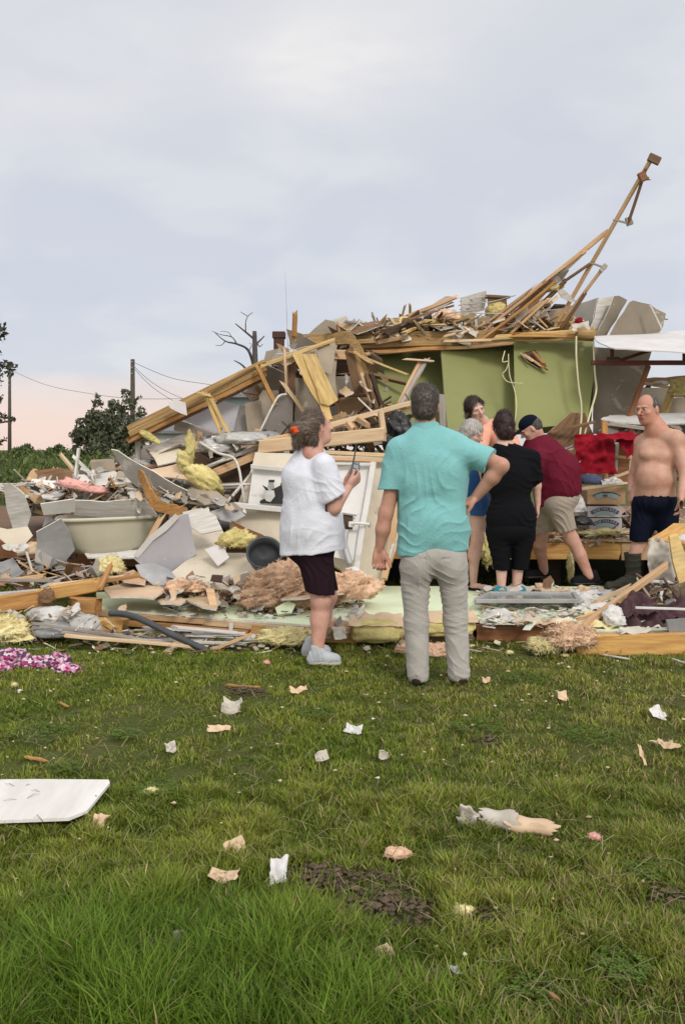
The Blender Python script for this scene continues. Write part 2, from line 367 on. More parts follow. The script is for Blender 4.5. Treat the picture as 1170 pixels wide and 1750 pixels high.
def box(name, c, size, m, parent=None, rot=(0, 0, 0), bev=.006, W=None, label=None):
    bm = bmesh.new(); bmesh.ops.create_cube(bm, size=1)
    for v in bm.verts: v.co = Vector((v.co.x*size[0], v.co.y*size[1], v.co.z*size[2]))
    if bev: bmesh.ops.bevel(bm, geom=bm.edges[:], offset=min(bev, min(size)*.3), segments=2, affect='EDGES')
    bm.verts.index_update()
    V = [v.co.copy() for v in bm.verts]; F = [tuple(v.index for v in f.verts) for f in bm.faces]; bm.free()
    if W is None:
        from mathutils import Euler
        W = Matrix.Translation(c) @ Euler([R(a) for a in rot]).to_matrix().to_4x4()
    o = meshobj(name, V, F, m, parent, W)
    if label: o['label'] = label
    return o
def rubble(name, label, region, n, size, pal, wood=.5, seed=0, cat='rubble', tilt=1.0, depth=None):
    """countless small broken pieces as one heap; region(r) gives a random point"""
    r = random.Random(seed*31+5); V = []; F = []; C = []
    for _ in range(n):
        p = region(r); col = r.choice(pal); k = r.uniform(.7, 1.2); col = [min(1, c*k) for c in col]+[1]
        s = size*r.uniform(.35, 1.5)
        if r.random() < wood: dm = (s*1.6, s*.10, s*.05)
        else: dm = (s*r.uniform(.4, 1), s*r.uniform(.3, .9), .008)
        e = Matrix.Rotation(r.uniform(0, 6.28), 3, 'Z') @ Matrix.Rotation(r.gauss(0, .5*tilt), 3, 'Y') @ Matrix.Rotation(r.gauss(0, .7*tilt), 3, 'X')
        b = len(V)
        for zz in (-1, 1):
            m4 = [(-1, -1), (1, -1), (1, 1), (-1, 1)]
            for x, y in m4:
                q = Vector((x*dm[0]/2*r.uniform(.75, 1.0), y*dm[1]/2*r.uniform(.6, 1.0), zz*dm[2]/2)); V.append(p+e @ q); C.append(col)
        F += [(b+3, b+2, b+1, b), (b+4, b+5, b+6, b+7)]+[(b+i, b+(i+1) % 4, b+4+(i+1) % 4, b+4+i) for i in range(4)]
    o = meshobj(name, V, F, 'rubble_mix', cols=C); return tag(o, label, cat, None, 'stuff')
PAL = [(.42, .355, .28), (.36, .30, .23), (.62, .58, .52), (.60, .40, .235), (.50, .31, .14), (.30, .17, .09), (.66, .5, .33), (.15, .1, .07), (.5, .48, .46)]
def vnoise(P, seed=0):
    """smooth lattice noise on an (n,3) array, about -1..1"""
    i = np.floor(P).astype(np.int64); f = P-i; f = f*f*(3-2*f); out = 0
    for a in (0, 1):
        for b in (0, 1):
            for c in (0, 1):
                h = ((i[:, 0]+a)*73856093) ^ ((i[:, 1]+b)*19349663) ^ ((i[:, 2]+c)*83492791) ^ (seed*2654435+17)
                h = (h ^ (h >> 13))*1274126177 & 0x7fffffff; h = (h ^ (h >> 16)) & 0xffff
                out = out+(h/32767.5-1)*np.where(a, f[:, 0], 1-f[:, 0])*np.where(b, f[:, 1], 1-f[:, 1])*np.where(c, f[:, 2], 1-f[:, 2])
    return out

def ribbon(name, label, cat, m, pts, wd, th=.012, parent=None, twist=0):
    P_ = [P3(a) for a in pts]; Q = []
    for i in range(len(P_)-1):
        a = P_[max(0, i-1)]; b = P_[i]; c = P_[i+1]; d = P_[min(len(P_)-1, i+2)]
        for j in range(5):
            t = j/5; Q.append(.5*((2*b)+(c-a)*t+(2*a-5*b+4*c-d)*t*t+(3*b-a-3*c+d)*t**3))
    Q.append(P_[-1]); V = []; F = []; n = len(Q); r = rng()
    for i, q in enumerate(Q):
        x = (Q[min(i+1, n-1)]-Q[max(0, i-1)]).normalized(); y = x.cross(Vector((.15, 1, .35))).normalized(); y = Matrix.Rotation(R(twist)*(i/n-.5), 3, x) @ y; z = x.cross(y); w_ = wd*(.8+.4*r.random())/2*(.55 if i in (0, n-1) else 1)
        for a, b in ((-1, -1), (1, -1), (1, 1), (-1, 1)): V.append(q-Q[0]+y*a*w_+z*b*th/2)
    for i in range(n-1):
        for j in range(4): F.append((i*4+j, i*4+(j+1) % 4, (i+1)*4+(j+1) % 4, (i+1)*4+j))
    F.append((3, 2, 1, 0)); F.append(tuple((n-1)*4+j for j in range(4)))
    o = meshobj(name, V, F, m, parent, Matrix.Translation(Q[0])); return tag(o, label, cat)
# ================================================================ ground, lawn, far land
def build_ground():
    X = np.concatenate([np.linspace(-600, -12, 16), np.linspace(-10, 10, 121), np.linspace(12, 600, 16)]); Y = np.concatenate([np.linspace(-40, .5, 8), np.linspace(1, 9, 100), np.linspace(10, 80, 24), np.array([120, 200, 400, 900, 2500])])
    V = []; 
    for y in Y:
        for x in X:
            z = 0
            if y < 30 and abs(x) < 12: z = noise.noise(Vector((x*.8, y*.8, 0)))*.012+noise.noise(Vector((x*4, y*4, 5)))*.006
            V.append((x, y, z-.006))
    n = len(X); F = [(j*n+i, j*n+i+1, (j+1)*n+i+1, (j+1)*n+i) for j in range(len(Y)-1) for i in range(n-1)]
    m = bpy.data.materials.new('ground_turf'); m.use_nodes = True; t = m.node_tree; b = t.nodes['Principled BSDF']
    tc = N(t, 'ShaderNodeTexCoord')
    n1 = N(t, 'ShaderNodeTexNoise', Scale=1.6, Detail=8.0, Roughness=.7); n2 = N(t, 'ShaderNodeTexNoise', Scale=45.0, Detail=5.0, Roughness=.7)
    for q in (n1, n2): t.links.new(tc.outputs['Object'], q.inputs['Vector'])
    c = mix(t, ramp(t, n1.outputs[0], [(.40, (0, 0, 0)), (.62, (1, 1, 1))]).outputs[0], (.055, .07, .018), (.10, .09, .038))
    c = mix(t, ramp(t, n2.outputs[0], [(.42, (0, 0, 0)), (.62, (1, 1, 1))]).outputs[0], c, (.095, .115, .028))
    t.links.new(c, b.inputs['Base Color']); b.inputs['Roughness'].default_value = .95; b.inputs['Specular IOR Level'].default_value = .1
    bp = N(t, 'ShaderNodeBump', Strength=.8, Distance=.02); t.links.new(n2.outputs[0], bp.inputs['Height']); t.links.new(bp.outputs[0], b.inputs['Normal'])
    MATS['ground_turf'] = m
    tag(meshobj('ground', V, F, 'ground_turf', smooth=True), kind='structure')
build_ground()
def leafmat(name, rough=.6, tr=.35):
    m = bpy.data.materials.new(name); m.use_nodes = True; t = m.node_tree; b = t.nodes['Principled BSDF']
    a = N(t, 'ShaderNodeAttribute'); a.attribute_name = 'Col'; t.links.new(a.outputs['Color'], b.inputs['Base Color']); b.inputs['Roughness'].default_value = rough; b.inputs['Specular IOR Level'].default_value = .25
    tl = N(t, 'ShaderNodeBsdfTranslucent'); t.links.new(a.outputs['Color'], tl.inputs[0]); mx = N(t, 'ShaderNodeMixShader'); mx.inputs[0].default_value = tr
    o = t.nodes['Material Output']; t.links.new(b.outputs[0], mx.inputs[1]); t.links.new(tl.outputs[0], mx.inputs[2]); t.links.new(mx.outputs[0], o.inputs[0]); MATS[name] = m
leafmat('grass_blade'); leafmat('leaf', .65, .25)
def numesh(name, V, F, cols, m, label, cat=None, kind='stuff', parent=None):
    """V (n,3), F (m,k) with one k, colours per vertex"""
    me = bpy.data.meshes.new(name); V = np.asarray(V, np.float32); F = np.asarray(F, np.int32); c = V.mean(0) if parent is None else np.zeros(3)
    me.vertices.add(len(V)); me.vertices.foreach_set('co', (V-c).astype(np.float32).ravel()); k = F.shape[1]
    me.loops.add(F.size); me.loops.foreach_set('vertex_index', F.ravel()); me.polygons.add(len(F)); me.polygons.foreach_set('loop_start', np.arange(0, F.size, k, dtype=np.int32))
    me.update(calc_edges=True); me.materials.append(MATS[m]); C = np.ones((len(V), 4), np.float32); C[:, :3] = cols
    a = me.color_attributes.new('Col', 'FLOAT_COLOR', 'POINT'); a.data.foreach_set('color', C.ravel())
    o = bpy.data.objects.new(name, me); link(o, parent); setw(o, Matrix.Translation(Vector(c)) if parent is None else WORLD[parent.name], parent); 
    if label: o['label'] = label
    if cat: o['category'] = cat
    if kind: o['kind'] = kind
    return o
DIRT = [(gnd(600, 1520), .25, .16), (gnd(665, 1565), .20, .12), (gnd(540, 1500), .15, .11), (gnd(850, 1575), .12, .07), (gnd(1130, 1535), .09, .06), (gnd(415, 1185), .16, .12), (gnd(830, 1270), .08, .07)]
DIRT = [(c.x, c.y, a, b) for c, a, b in DIRT]
def dirtmask(x, y):
    o = np.zeros_like(x)
    for cx, cy, a, b in DIRT: o = np.maximum(o, 1-((x-cx)/a)**2-((y-cy)/b)**2)
    return o
def build_grass():
    rs = np.random.RandomState(5); out = []
    def field(n, y0, y1, wx, hs, wd, tag_):
        u = rs.rand(n); y = np.sqrt(y0**2+u*(y1**2-y0**2)); x = (rs.rand(n)*2-1)*(.40*y+wx)
        P = np.stack([x, y, np.zeros(n)], 1); n1 = vnoise(P*1.7+3, 1); n2 = vnoise(P*5.5, 2); n3 = vnoise(P*14, 7)
        lush = np.clip(1.0-((x+.62)/.85)**2*.6-(y-2.2)*1.0, 0, 1)           # the tall tuft in the near left corner
        h = hs*(.62+.30*n1+.38*n2+.30*n3)*(.7+.6*rs.rand(n))+lush*.085*(.3+1.0*rs.rand(n))
        dm = dirtmask(x+n2*.05, y+n1*.05); keep = (rs.rand(n) > np.clip(dm*1.7-n3*.3, 0, .95)); keep &= (h > .006)
        thin = np.clip(.75+n1*.6+n3*.4, .45, 1); keep &= rs.rand(n) < thin+lush
        x, y, h, n1, n2, n3, lush = [q[keep] for q in (x, y, h, n1, n2, n3, lush)]; m = len(x)
        az = rs.rand(m)*6.283; lean = h*(.25+.9*rs.rand(m)); lx, ly = np.cos(az)*lean, np.sin(az)*lean+0; fa = az+1.57+rs.randn(m)*.5
        w = wd*(.6+.8*rs.rand(m))*(.6+y/5.5); wx_, wy_ = np.cos(fa)*w, np.sin(fa)*w
        V = np.zeros((m, 7, 3)); zb = -.008
        for k, (t, ww) in enumerate(((0, 1), (.38, .9), (.75, .6))):
            V[:, 2*k, 0] = x+lx*t*t-wx_*ww; V[:, 2*k, 1] = y+ly*t*t-wy_*ww; V[:, 2*k, 2] = zb+h*t*(1.12-.12*t)
            V[:, 2*k+1, 0] = x+lx*t*t+wx_*ww; V[:, 2*k+1, 1] = y+ly*t*t+wy_*ww; V[:, 2*k+1, 2] = zb+h*t*(1.12-.12*t)
        V[:, 6, 0] = x+lx; V[:, 6, 1] = y+ly; V[:, 6, 2] = zb+h
        g1, g2, g3, dry = np.array([.140, .195, .022]), np.array([.235, .265, .038]), np.array([.110, .200, .016]), np.array([.36, .29, .13])
        a = np.clip(.5+n2*.7+rs.randn(m)*.3, 0, 1)[:, None]; c = g1*(1-a)+g2*a; b = np.clip(lush+n1*.3, 0, .8)[:, None]; c = c*(1-b)+g3*b
        right = np.clip((x+.2)*.22, 0, .28); dr = (rs.rand(m) < np.clip(.06+right*.8+n3*.12-n1*.08-lush*.12, .02, .4))[:, None]; c = np.where(dr, dry*(.5+.7*rs.rand(m)[:, None]), c)*(.6+.75*rs.rand(m)[:, None])*(1+.14*n3+.14*n2)[:, None]
        out.append((V, c))
    field(265000, 2.0, 3.6, 1.2, .052, .0022, 0); field(250000, 3.6, 7.2, 1.2, .034, .0023, 1); field(16000, 7.2, 9.5, 1.5, .05, .004, 2)
    V = np.concatenate([o[0] for o in out]); C = np.concatenate([o[1] for o in out]); m = len(V)
    b = np.arange(m)[:, None]*7; Q = np.concatenate([b+np.array([0, 1, 3, 2]), b+np.array([2, 3, 5, 4]), b+np.array([4, 5, 6, 6])])
    me_c = np.repeat(C[:, None, :], 7, 1)
    # last segment is a triangle: build as polygons of 4 and 3
    me = bpy.data.meshes.new('grass'); Vf = V.reshape(-1, 3); me.vertices.add(len(Vf)); me.vertices.foreach_set('co', Vf.astype(np.float32).ravel())
    q = np.concatenate([b+np.array([0, 1, 3, 2]), b+np.array([2, 3, 5, 4])]).ravel(); tr = (b+np.array([4, 5, 6])).ravel(); L = np.concatenate([q, tr])
    st = np.concatenate([np.arange(0, len(q), 4), len(q)+np.arange(0, len(tr), 3)]); me.loops.add(len(L)); me.loops.foreach_set('vertex_index', L.astype(np.int32)); me.polygons.add(len(st)); me.polygons.foreach_set('loop_start', st.astype(np.int32))
    me.update(calc_edges=True); me.materials.append(MATS['grass_blade']); Cc = np.ones((len(Vf), 4), np.float32); Cc[:, :3] = me_c.reshape(-1, 3); a = me.color_attributes.new('Col', 'FLOAT_COLOR', 'POINT'); a.data.foreach_set('color', Cc.ravel())
    o = bpy.data.objects.new('grass', me); link(o); tag(o, 'green lawn grass, long and lush at the near left, trampled and drier to the right', None, None, 'stuff')
    # long loose stems lying over the near lawn and thatch
    rs2 = np.random.RandomState(9); V = []; F = []; C = []
    for i in range(2600):
        y = 2.1+rs2.rand()**1.3*4.2; x = (rs2.rand()*2-1)*(.40*y+.2); l = .04+.11*rs2.rand(); a = rs2.rand()*6.28; w = .0013*(.6+y/5); dr = np.array([math.cos(a), math.sin(a), 0]); s_ = np.array([-dr[1], dr[0], 0])*w; z = .01+.05*rs2.rand(); k = len(V); up = .03*rs2.rand()
        p0 = np.array([x, y, z]); p1 = p0+dr*l*.5+np.array([0, 0, up]); p2 = p0+dr*l+np.array([0, 0, -.005])
        V += [p0-s_, p0+s_, p1+s_, p1-s_, p2+s_*.4, p2-s_*.4]; F += [(k, k+1, k+2, k+3), (k+3, k+2, k+4, k+5)]
        c = (.30, .26, .13) if rs2.rand() < .6 else (.16, .22, .05); C += [np.array(c)*(.6+.7*rs2.rand())]*6
    numesh('dry_stems', V, F, C, 'grass_blade', 'loose pale grass stems and clippings strewn over the lawn')
build_grass()
def build_soil():
    r = random.Random(4); V = []; F = []
    for (cx, cy, a, b) in DIRT:
        n = int(520*a*b/.05)
        for _ in range(n):
            t = r.uniform(0, 6.28); q = math.sqrt(r.random()); x = cx+a*q*math.cos(t); y = cy+b*q*math.sin(t); s = r.uniform(.004, .017)*(1.15-q*.6); k = len(V); z = (1-q*q)*.030*r.random()+.004
            for dx, dy, dz in ((1, 0, 0), (0, 1, 0), (-1, 0, 0), (0, -1, 0), (0, 0, .8), (0, 0, -.8)):
                V.append((x+dx*s*r.uniform(.6, 1.3), y+dy*s*r.uniform(.6, 1.3), z+dz*s*r.uniform(.5, 1)))
            for i in range(4): F += [(k+i, k+(i+1) % 4, k+4), (k+(i+1) % 4, k+i, k+5)]
    tag(meshobj('soil', V, F, 'soil', smooth=False), 'dark clods of torn-up soil showing through the lawn', None, None, 'stuff')
build_soil()
# ---------------------------------------------------------------- trees and the far land
def leaves(blobs, n, size, col, seed, core=None):
    rs = np.random.RandomState(seed); V = []; C = []; ws = np.array([b[1]**2 for b in blobs]); ws = ws/ws.sum(); pick = rs.choice(len(blobs), n, p=ws)
    for i in pick:
        c, r_ = blobs[i]; d = rs.randn(3); d /= np.linalg.norm(d); rr = r_*(.55+.55*rs.rand()); p = np.array(c)+d*rr*np.array([1, 1, .85])
        a = rs.randn(3); a /= np.linalg.norm(a); b = np.cross(a, rs.randn(3)); b /= np.linalg.norm(b); s = size*(.5+rs.rand())
        V += [p-a*s, p+b*s*.45, p+a*s, p-b*s*.45]; k = np.array(col)*(.55+.8*rs.rand()); C += [k]*4
    F = np.arange(len(V)).reshape(-1, 4); return V, F, C
def tree(label, base, blobs, n, size, col, trunk, seed, cat='tree', group=None, name='tree', tm='bark'):
    root = empty(name, base, label, cat, group)
    V, F, C = leaves(blobs, n, size, col, seed); o = numesh('crown', V, F, C, 'leaf', None, None, None); o.parent = root
    setw(o, Matrix.Translation(Vector(np.mean(V, axis=0))), root)
    tube('trunk', None, None, tm, trunk[0], trunk[1], parent=root)
    for b in trunk[2:]: tube('limb', None, None, tm, b[0], b[1], parent=root)
    return root
r0 = random.Random(8)
def bl(lst, d): return [((at(px, py, d+r0.uniform(-s/75*d/30, s/75*d/30))), s/K*d) for px, py, s in lst]
# dark bush in front of the pole
B_ = bl([(150, 730, 22), (175, 745, 32), (210, 730, 26), (200, 705, 16), (185, 765, 34), (225, 770, 28), (150, 765, 24), (168, 690, 9), (196, 692, 11), (222, 690, 13), (240, 705, 10), (235, 735, 20), (132, 745, 12), (214, 672, 8), (238, 680, 5), (168, 678, 5), (160, 712, 14), (250, 760, 16), (175, 720, 24), (216, 752, 26)], 30)
tree('dark leafy tree on the left in front of the right-hand utility pole', gnd(190, 768+72), B_, 6200, .085, (.115, .125, .075), ([at(190, 820, 30), at(190, 760, 30), at(185, 715, 30)], [.14, .05], ([at(190, 760, 30), at(215, 700, 30)], [.06, .02]), ([at(190, 760, 30), at(160, 720, 30)], [.06, .02])), 3)
# pine reaching in from the left edge
Bp = bl([(-14, 560, 14), (2, 568, 9), (8, 562, 5), (-25, 600, 25), (-8, 628, 14), (10, 622, 10), (22, 628, 9), (15, 640, 8), (-5, 655, 8), (-20, 690, 20), (3, 712, 9), (20, 718, 8), (-4, 716, 8), (8, 752, 6), (-8, 760, 10), (-60, 560, 60), (-70, 660, 70), (-50, 480, 40)], 16)
tree('pine tree at the left edge, only its ragged branch ends in view', gnd(-70, 768+132), Bp, 3400, .05, (.075, .08, .045), ([at(-75, 886, 16), at(-70, 700, 16), at(-62, 470, 16)], [.2, .05], ([at(-70, 640, 16), at(-20, 625, 16), at(28, 628, 16)], [.04, .012]), ([at(-72, 700, 16), at(-20, 722, 16), at(24, 718, 16)], [.04, .012]), ([at(-68, 575, 16), at(-10, 562, 16), at(10, 562, 16)], [.035, .01]), ([at(-72, 760, 16), at(-10, 755, 16), at(12, 752, 16)], [.03, .01])), 6, name='pine_tree')
def brush():
    rs = np.random.RandomState(3); V = []; C = []
    for i in range(24000):
        d = 17+rs.rand()*22; px = -260+rs.rand()*560; x = (px-585)/K*d
        top = 1.22+.25*vnoise(np.array([[x*.5, d*.3, 2.]]), 4)[0]+.15*vnoise(np.array([[x*2., d*.8, 2.]]), 5)[0]; z = top*rs.rand()**.6*(.75+.3*rs.rand())
        a = rs.randn(3); a[2] = abs(a[2])+.6; a /= np.linalg.norm(a); b = np.cross(a, rs.randn(3)); b /= np.linalg.norm(b); s = .03+.07*rs.rand(); p = np.array([x, d, z])
        V += [p-a*s, p+b*s*.4, p+a*s, p-b*s*.4]; g = (.12, .16, .045) if rs.rand() < .6 else (.07, .095, .03); C += [np.array(g)*(.6+.8*rs.rand())]*4
    numesh('undergrowth', V, np.arange(len(V)).reshape(-1, 4), C, 'leaf', 'green weeds and low scrub across the field on the left')
brush()
for k, (px, d_, s_, lb) in enumerate(((40, 32, 34, 'rounded low shrub in the weeds near the left edge pole'), (95, 34, 30, 'low shrub between the left edge pole and the dark leafy tree'), (-30, 30, 40, 'bushy shrub at the very left edge behind the rubble'), (262, 36, 34, 'shrub in the shade right of the dark leafy tree'))):
    B3 = bl([(px, 782, s_*.6), (px-s_*.6, 790, s_*.45), (px+s_*.6, 788, s_*.5), (px+s_*.2, 768, s_*.3), (px-s_*.3, 772, s_*.25)], d_)
    tree(lb, gnd(px, 768+K*CH/d_), B3, 1500, .09, (.085, .115, .04), ([at(px, 768+K*CH/d_, d_), at(px, 800, d_), at(px, 788, d_)], [.05, .02]), 30+k, 'shrub', name='shrub')
def dead_tree():
    root = empty('bare_tree', gnd(437, 768+85), 'leafless storm-stripped tree behind the wreckage, left of the red chimney', 'tree'); d = 25
    def b(name, pts, r): tube(name, None, None, 'dead_bark', [at(x, y, d+dz) for x, y, dz in pts], r, parent=root, k=6)
    b('trunk', [(441, 835, 0), (439, 750, 0), (437, 680, 0), (436, 620, 0), (435, 566, 0)], [.16, .06])
    for pts, r in (([(437, 640, 0), (425, 600, .3), (405, 588, .5), (385, 583, .6), (366, 567, .8)], [.05, .010]), ([(435, 580, 0), (418, 566, -.2), (402, 553, -.4)], [.035, .012]), ([(420, 568, -.2), (420, 550, -.2), (424, 540, 0), (432, 534, 0)], [.02, .007]),
                   ([(424, 541, 0), (416, 536, 0), (411, 533, 0)], [.012, .006]), ([(436, 590, 0), (446, 580, .3), (452, 574, .3)], [.035, .012]), ([(436, 580, 0), (443, 592, .1), (449, 588, .1)], [.02, .008]),
                   ([(405, 588, .5), (396, 576, .5), (378, 572, .5), (362, 566, .6)], [.02, .006]), ([(385, 583, .6), (378, 590, .6), (368, 590, .6)], [.014, .006]), ([(396, 576, .5), (390, 568, .5), (376, 566, .5)], [.012, .005]), ([(437, 650, 0), (415, 625, -.3), (400, 616, -.3)], [.04, .012]),
                   ([(437, 660, 0), (448, 640, .3), (462, 628, .3)], [.04, .012]), ([(425, 600, .3), (430, 590, .3), (426, 586, .3)], [.014, .005]), ([(437, 690, 0), (420, 672, .2), (405, 668, .2)], [.04, .012])): b('branch', pts, r)
dead_tree()
def utility_pole(label, px, top, basey, d, rad, arm=True):
    root = empty('utility_pole', gnd(px, HY+K*CH/d), label, 'utility pole', 'utility poles')
    x = (px-585)/K*d; zt = CH-(top-HY)/K*d
    tube('pole', None, None, 'bark', [Vector((x, d, 0)), Vector((x, d, zt/2)), Vector((x, d, zt))], [rad*1.2, rad*.8], parent=root, sm=False, k=10)
    for i, z in enumerate((.15, .45, .75)): box('insulator', Vector((x, d-rad-.03, zt-z)), (.07, .1, .09), 'grey_wood', root, bev=.02)
    return root
utility_pole('thin pale utility pole near the left edge', 17, 640, 770, 60, .12)
utility_pole('dark utility pole rising behind the dark leafy tree', 227, 614, 700, 45, .13)
for lb, pts, r in (('sagging power line from the left edge pole to the right', [(20, 633, 60), (80, 658, 58), (150, 672, 55), (227, 681, 45), (330, 681, 52), (420, 680, 60)], .012),
                   ('upper power line falling right from the dark pole', [(228, 619, 45), (290, 645, 45.5), (350, 656, 46), (420, 664, 47), (520, 665, 48)], .012),
                   ('middle power line falling steeply from the dark pole', [(228, 625, 45), (262, 655, 46), (310, 680, 47), (380, 700, 48)], .012),
                   ('lowest power line falling from the dark pole', [(228, 628, 45), (250, 652, 46), (275, 672, 47), (330, 705, 48)], .012)):
    tube('power_line', lb, 'power line', 'wire_black', pts, r, k=5)
tube('aerial_mast', 'hair-thin radio mast against the sky above the wreckage', 'mast', 'grey_metal', [at(492, 600, 20), at(490, 540, 20), at(487, 462, 20)], [.009, .0025], k=5)
def house(name, label, d, x0, x1, eave, ridge, wallm, base=None, chim=None):
    root = empty(name, at((x0+x1)/2, HY+K*CH/d, d), label, 'house'); a = (x0-585)/K*d; b = (x1-585)/K*d; ze = CH-(eave-HY)/K*d; zr = CH-(ridge-HY)/K*d; dep = 7
    V = [(a, d, 0), (b, d, 0), (b, d+dep, 0), (a, d+dep, 0), (a, d, ze), (b, d, ze), (b, d+dep, ze), (a, d+dep, ze)]
    meshobj('wall', V, [(0, 1, 5, 4), (1, 2, 6, 5), (2, 3, 7, 6), (3, 0, 4, 7)], wallm, root)
    o = .4; rf = meshobj('roof', [(a-o, d-o, ze-.05), (b+o, d-o, ze-.05), (b+o, d+dep+o, ze-.05), (a-o, d+dep+o, ze-.05), (a-o, d+dep/2, zr), (b+o, d+dep/2, zr), (a-o, d-o, ze-.2), (b+o, d-o, ze-.2), (a-o, d+dep+o, ze-.2), (b+o, d+dep+o, ze-.2)],
            [(0, 1, 5, 4), (2, 3, 4, 5), (1, 2, 5), (3, 0, 4), (6, 7, 1, 0), (7, 9, 2, 1), (9, 8, 3, 2), (8, 6, 0, 3), (6, 8, 9, 7)], 'roof_grey', root)
    for k in range(3):
        xx = a+(b-a)*(k+.5)/3; f = box('window', Vector((xx, d-.03, ze*.58)), (.95, .08, 1.15), 'white_paint', root); box('pane', Vector((xx, d-.09, ze*.58)), (.75, .03, .95), 'dark_plastic', f, bev=.003)
    return root, rf
h1, rf1 = house('far_house', 'distant grey-teal house glimpsed under the long sloping timber', 38, 372, 520, 672, 640, 'siding_teal')
c = at(473, 640, 40)
ch = box('chimney', Vector((c.x, 41.4, CH+(768-622)/K*41.4)), (.48, .5, 1.95+.9), 'brick', rf1, bev=.01); box('chimney_cap', Vector((c.x, 41.4, CH+(768-573)/K*41.4)), (.60, .62, .30), 'brick', ch, bev=.02)
house('far_house', 'small distant white building behind the left end of the sloping timber', 50, 150, 330, 735, 708, 'siding_white')

# ================================================================ the wreck: floor decks first
def deck(name, label, pts, z, th, m, edge, cat='floor deck', parts=True):
    P_ = []
    for px, d in pts: P_.append(Vector(((px-585)/K*d, d, z)))
    c = sum(P_, Vector())/len(P_); V = [p-c for p in P_]+[p-c-Vector((0, 0, th)) for p in P_]; n = len(P_)
    F = [tuple(range(n)), tuple(range(2*n-1, n-1, -1))]+[((i+1) % n, i, i+n, (i+1) % n+n) for i in range(n)]
    return tag(meshobj(name, V, F, [m, edge], fm=[0, 1]+[1]*n, W=Matrix.Translation(c)), label, cat)
dk = deck('floor_deck', 'raised plywood floor of the wrecked house, dark crawl space beneath it', [(-120, 9.0), (330, 8.7), (640, 8.6), (1330, 8.55), (1330, 14), (-120, 14)], .51, .02, 'brown_wood', 'orange_wood')
beam('rim_board', None, None, 'amber_wood', Vector((1.55, 8.53, .425)), Vector((2.70, 8.53, .425)), .04, .165, parent=dk); beam('rim_board', None, None, 'pine', Vector((2.72, 8.52, .42)), Vector((4.9, 8.55, .42)), .04, .17, parent=dk)
beam('rim_board', None, None, 'orange_wood', Vector((.3, 8.56, .42)), Vector((1.53, 8.54, .42)), .04, .16, parent=dk); beam('rim_board', None, None, 'red_wood', Vector((-4.0, 8.85, .41)), Vector((-1.9, 8.64, .41)), .04, .18, parent=dk); beam('rim_board', None, None, 'brown_wood', Vector((-1.88, 8.62, .41)), Vector((.28, 8.57, .41)), .04, .18, parent=dk)
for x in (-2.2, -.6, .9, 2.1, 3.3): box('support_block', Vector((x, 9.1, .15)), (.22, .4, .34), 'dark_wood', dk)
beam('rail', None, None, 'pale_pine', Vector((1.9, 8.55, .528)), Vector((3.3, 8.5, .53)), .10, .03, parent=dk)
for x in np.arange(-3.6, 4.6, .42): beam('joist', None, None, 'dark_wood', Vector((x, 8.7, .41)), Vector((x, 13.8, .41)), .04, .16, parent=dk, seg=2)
# low black skirt of soil in the crawl space is simply shade. the flat mint panel in front
mp_ = deck('wall_panel', 'big mint green wall panel lying flat on its timber frame in front of the wreckage', [(166, 6.95), (350, 6.62), (530, 6.30), (560, 6.33), (700, 6.42), (812, 6.46), (975, 6.42), (986, 6.12), (1290, 6.05), (1300, 8.05), (560, 8.1), (330, 8.0), (165, 7.75)], .150, .016, 'mint_paint', 'gypsum', 'wall panel')
def pz(px, d, z): return Vector(((px-585)/K*d, d, z))
beam('frame_board', None, None, 'pine', pz(170, 6.94, .112), pz(352, 6.61, .112), .035, .040, parent=mp_); beam('frame_board', None, None, 'pale_pine', pz(352, 6.62, .108), pz(530, 6.29, .106), .035, .05, parent=mp_)
beam('frame_board', None, None, 'orange_wood', pz(175, 6.92, .062), pz(420, 6.47, .058), .035, .045, parent=mp_); beam('frame_board', None, None, 'amber_wood', pz(430, 6.45, .070), pz(610, 6.30, .068), .04, .10, parent=mp_)
beam('frame_board', None, None, 'brown_wood', pz(640, 6.36, .066), pz(800, 6.44, .066), .04, .12, parent=mp_)
for d in (6.9, 7.3, 7.7): beam('stud', None, None, 'pine', pz(330, d, .09), pz(1200, d, .09), .04, .09, parent=mp_, seg=3)
for px, d, z, w, h in ((395, 6.49, .10, .03, .06), (560, 6.27, .095, .05, .07)): box('tape', pz(px, d, z), (w, .006, h), 'white_sheet', mp_, (0, 6, 8), .002)
beam('rim_beam', 'reddish brown timber on the grass under the window frame, right of the aqua shirt', 'beam', 'red_wood', at(812, 1081, 6.43), at(966, 1083, 6.38), .05, .115)
beam('rim_beam', 'heavy weathered yellow timber on the grass at the right edge', 'beam', 'amber_wood', at(985, 1101, 6.04), at(1290, 1100, 5.98), .07, .145, rag=.03)

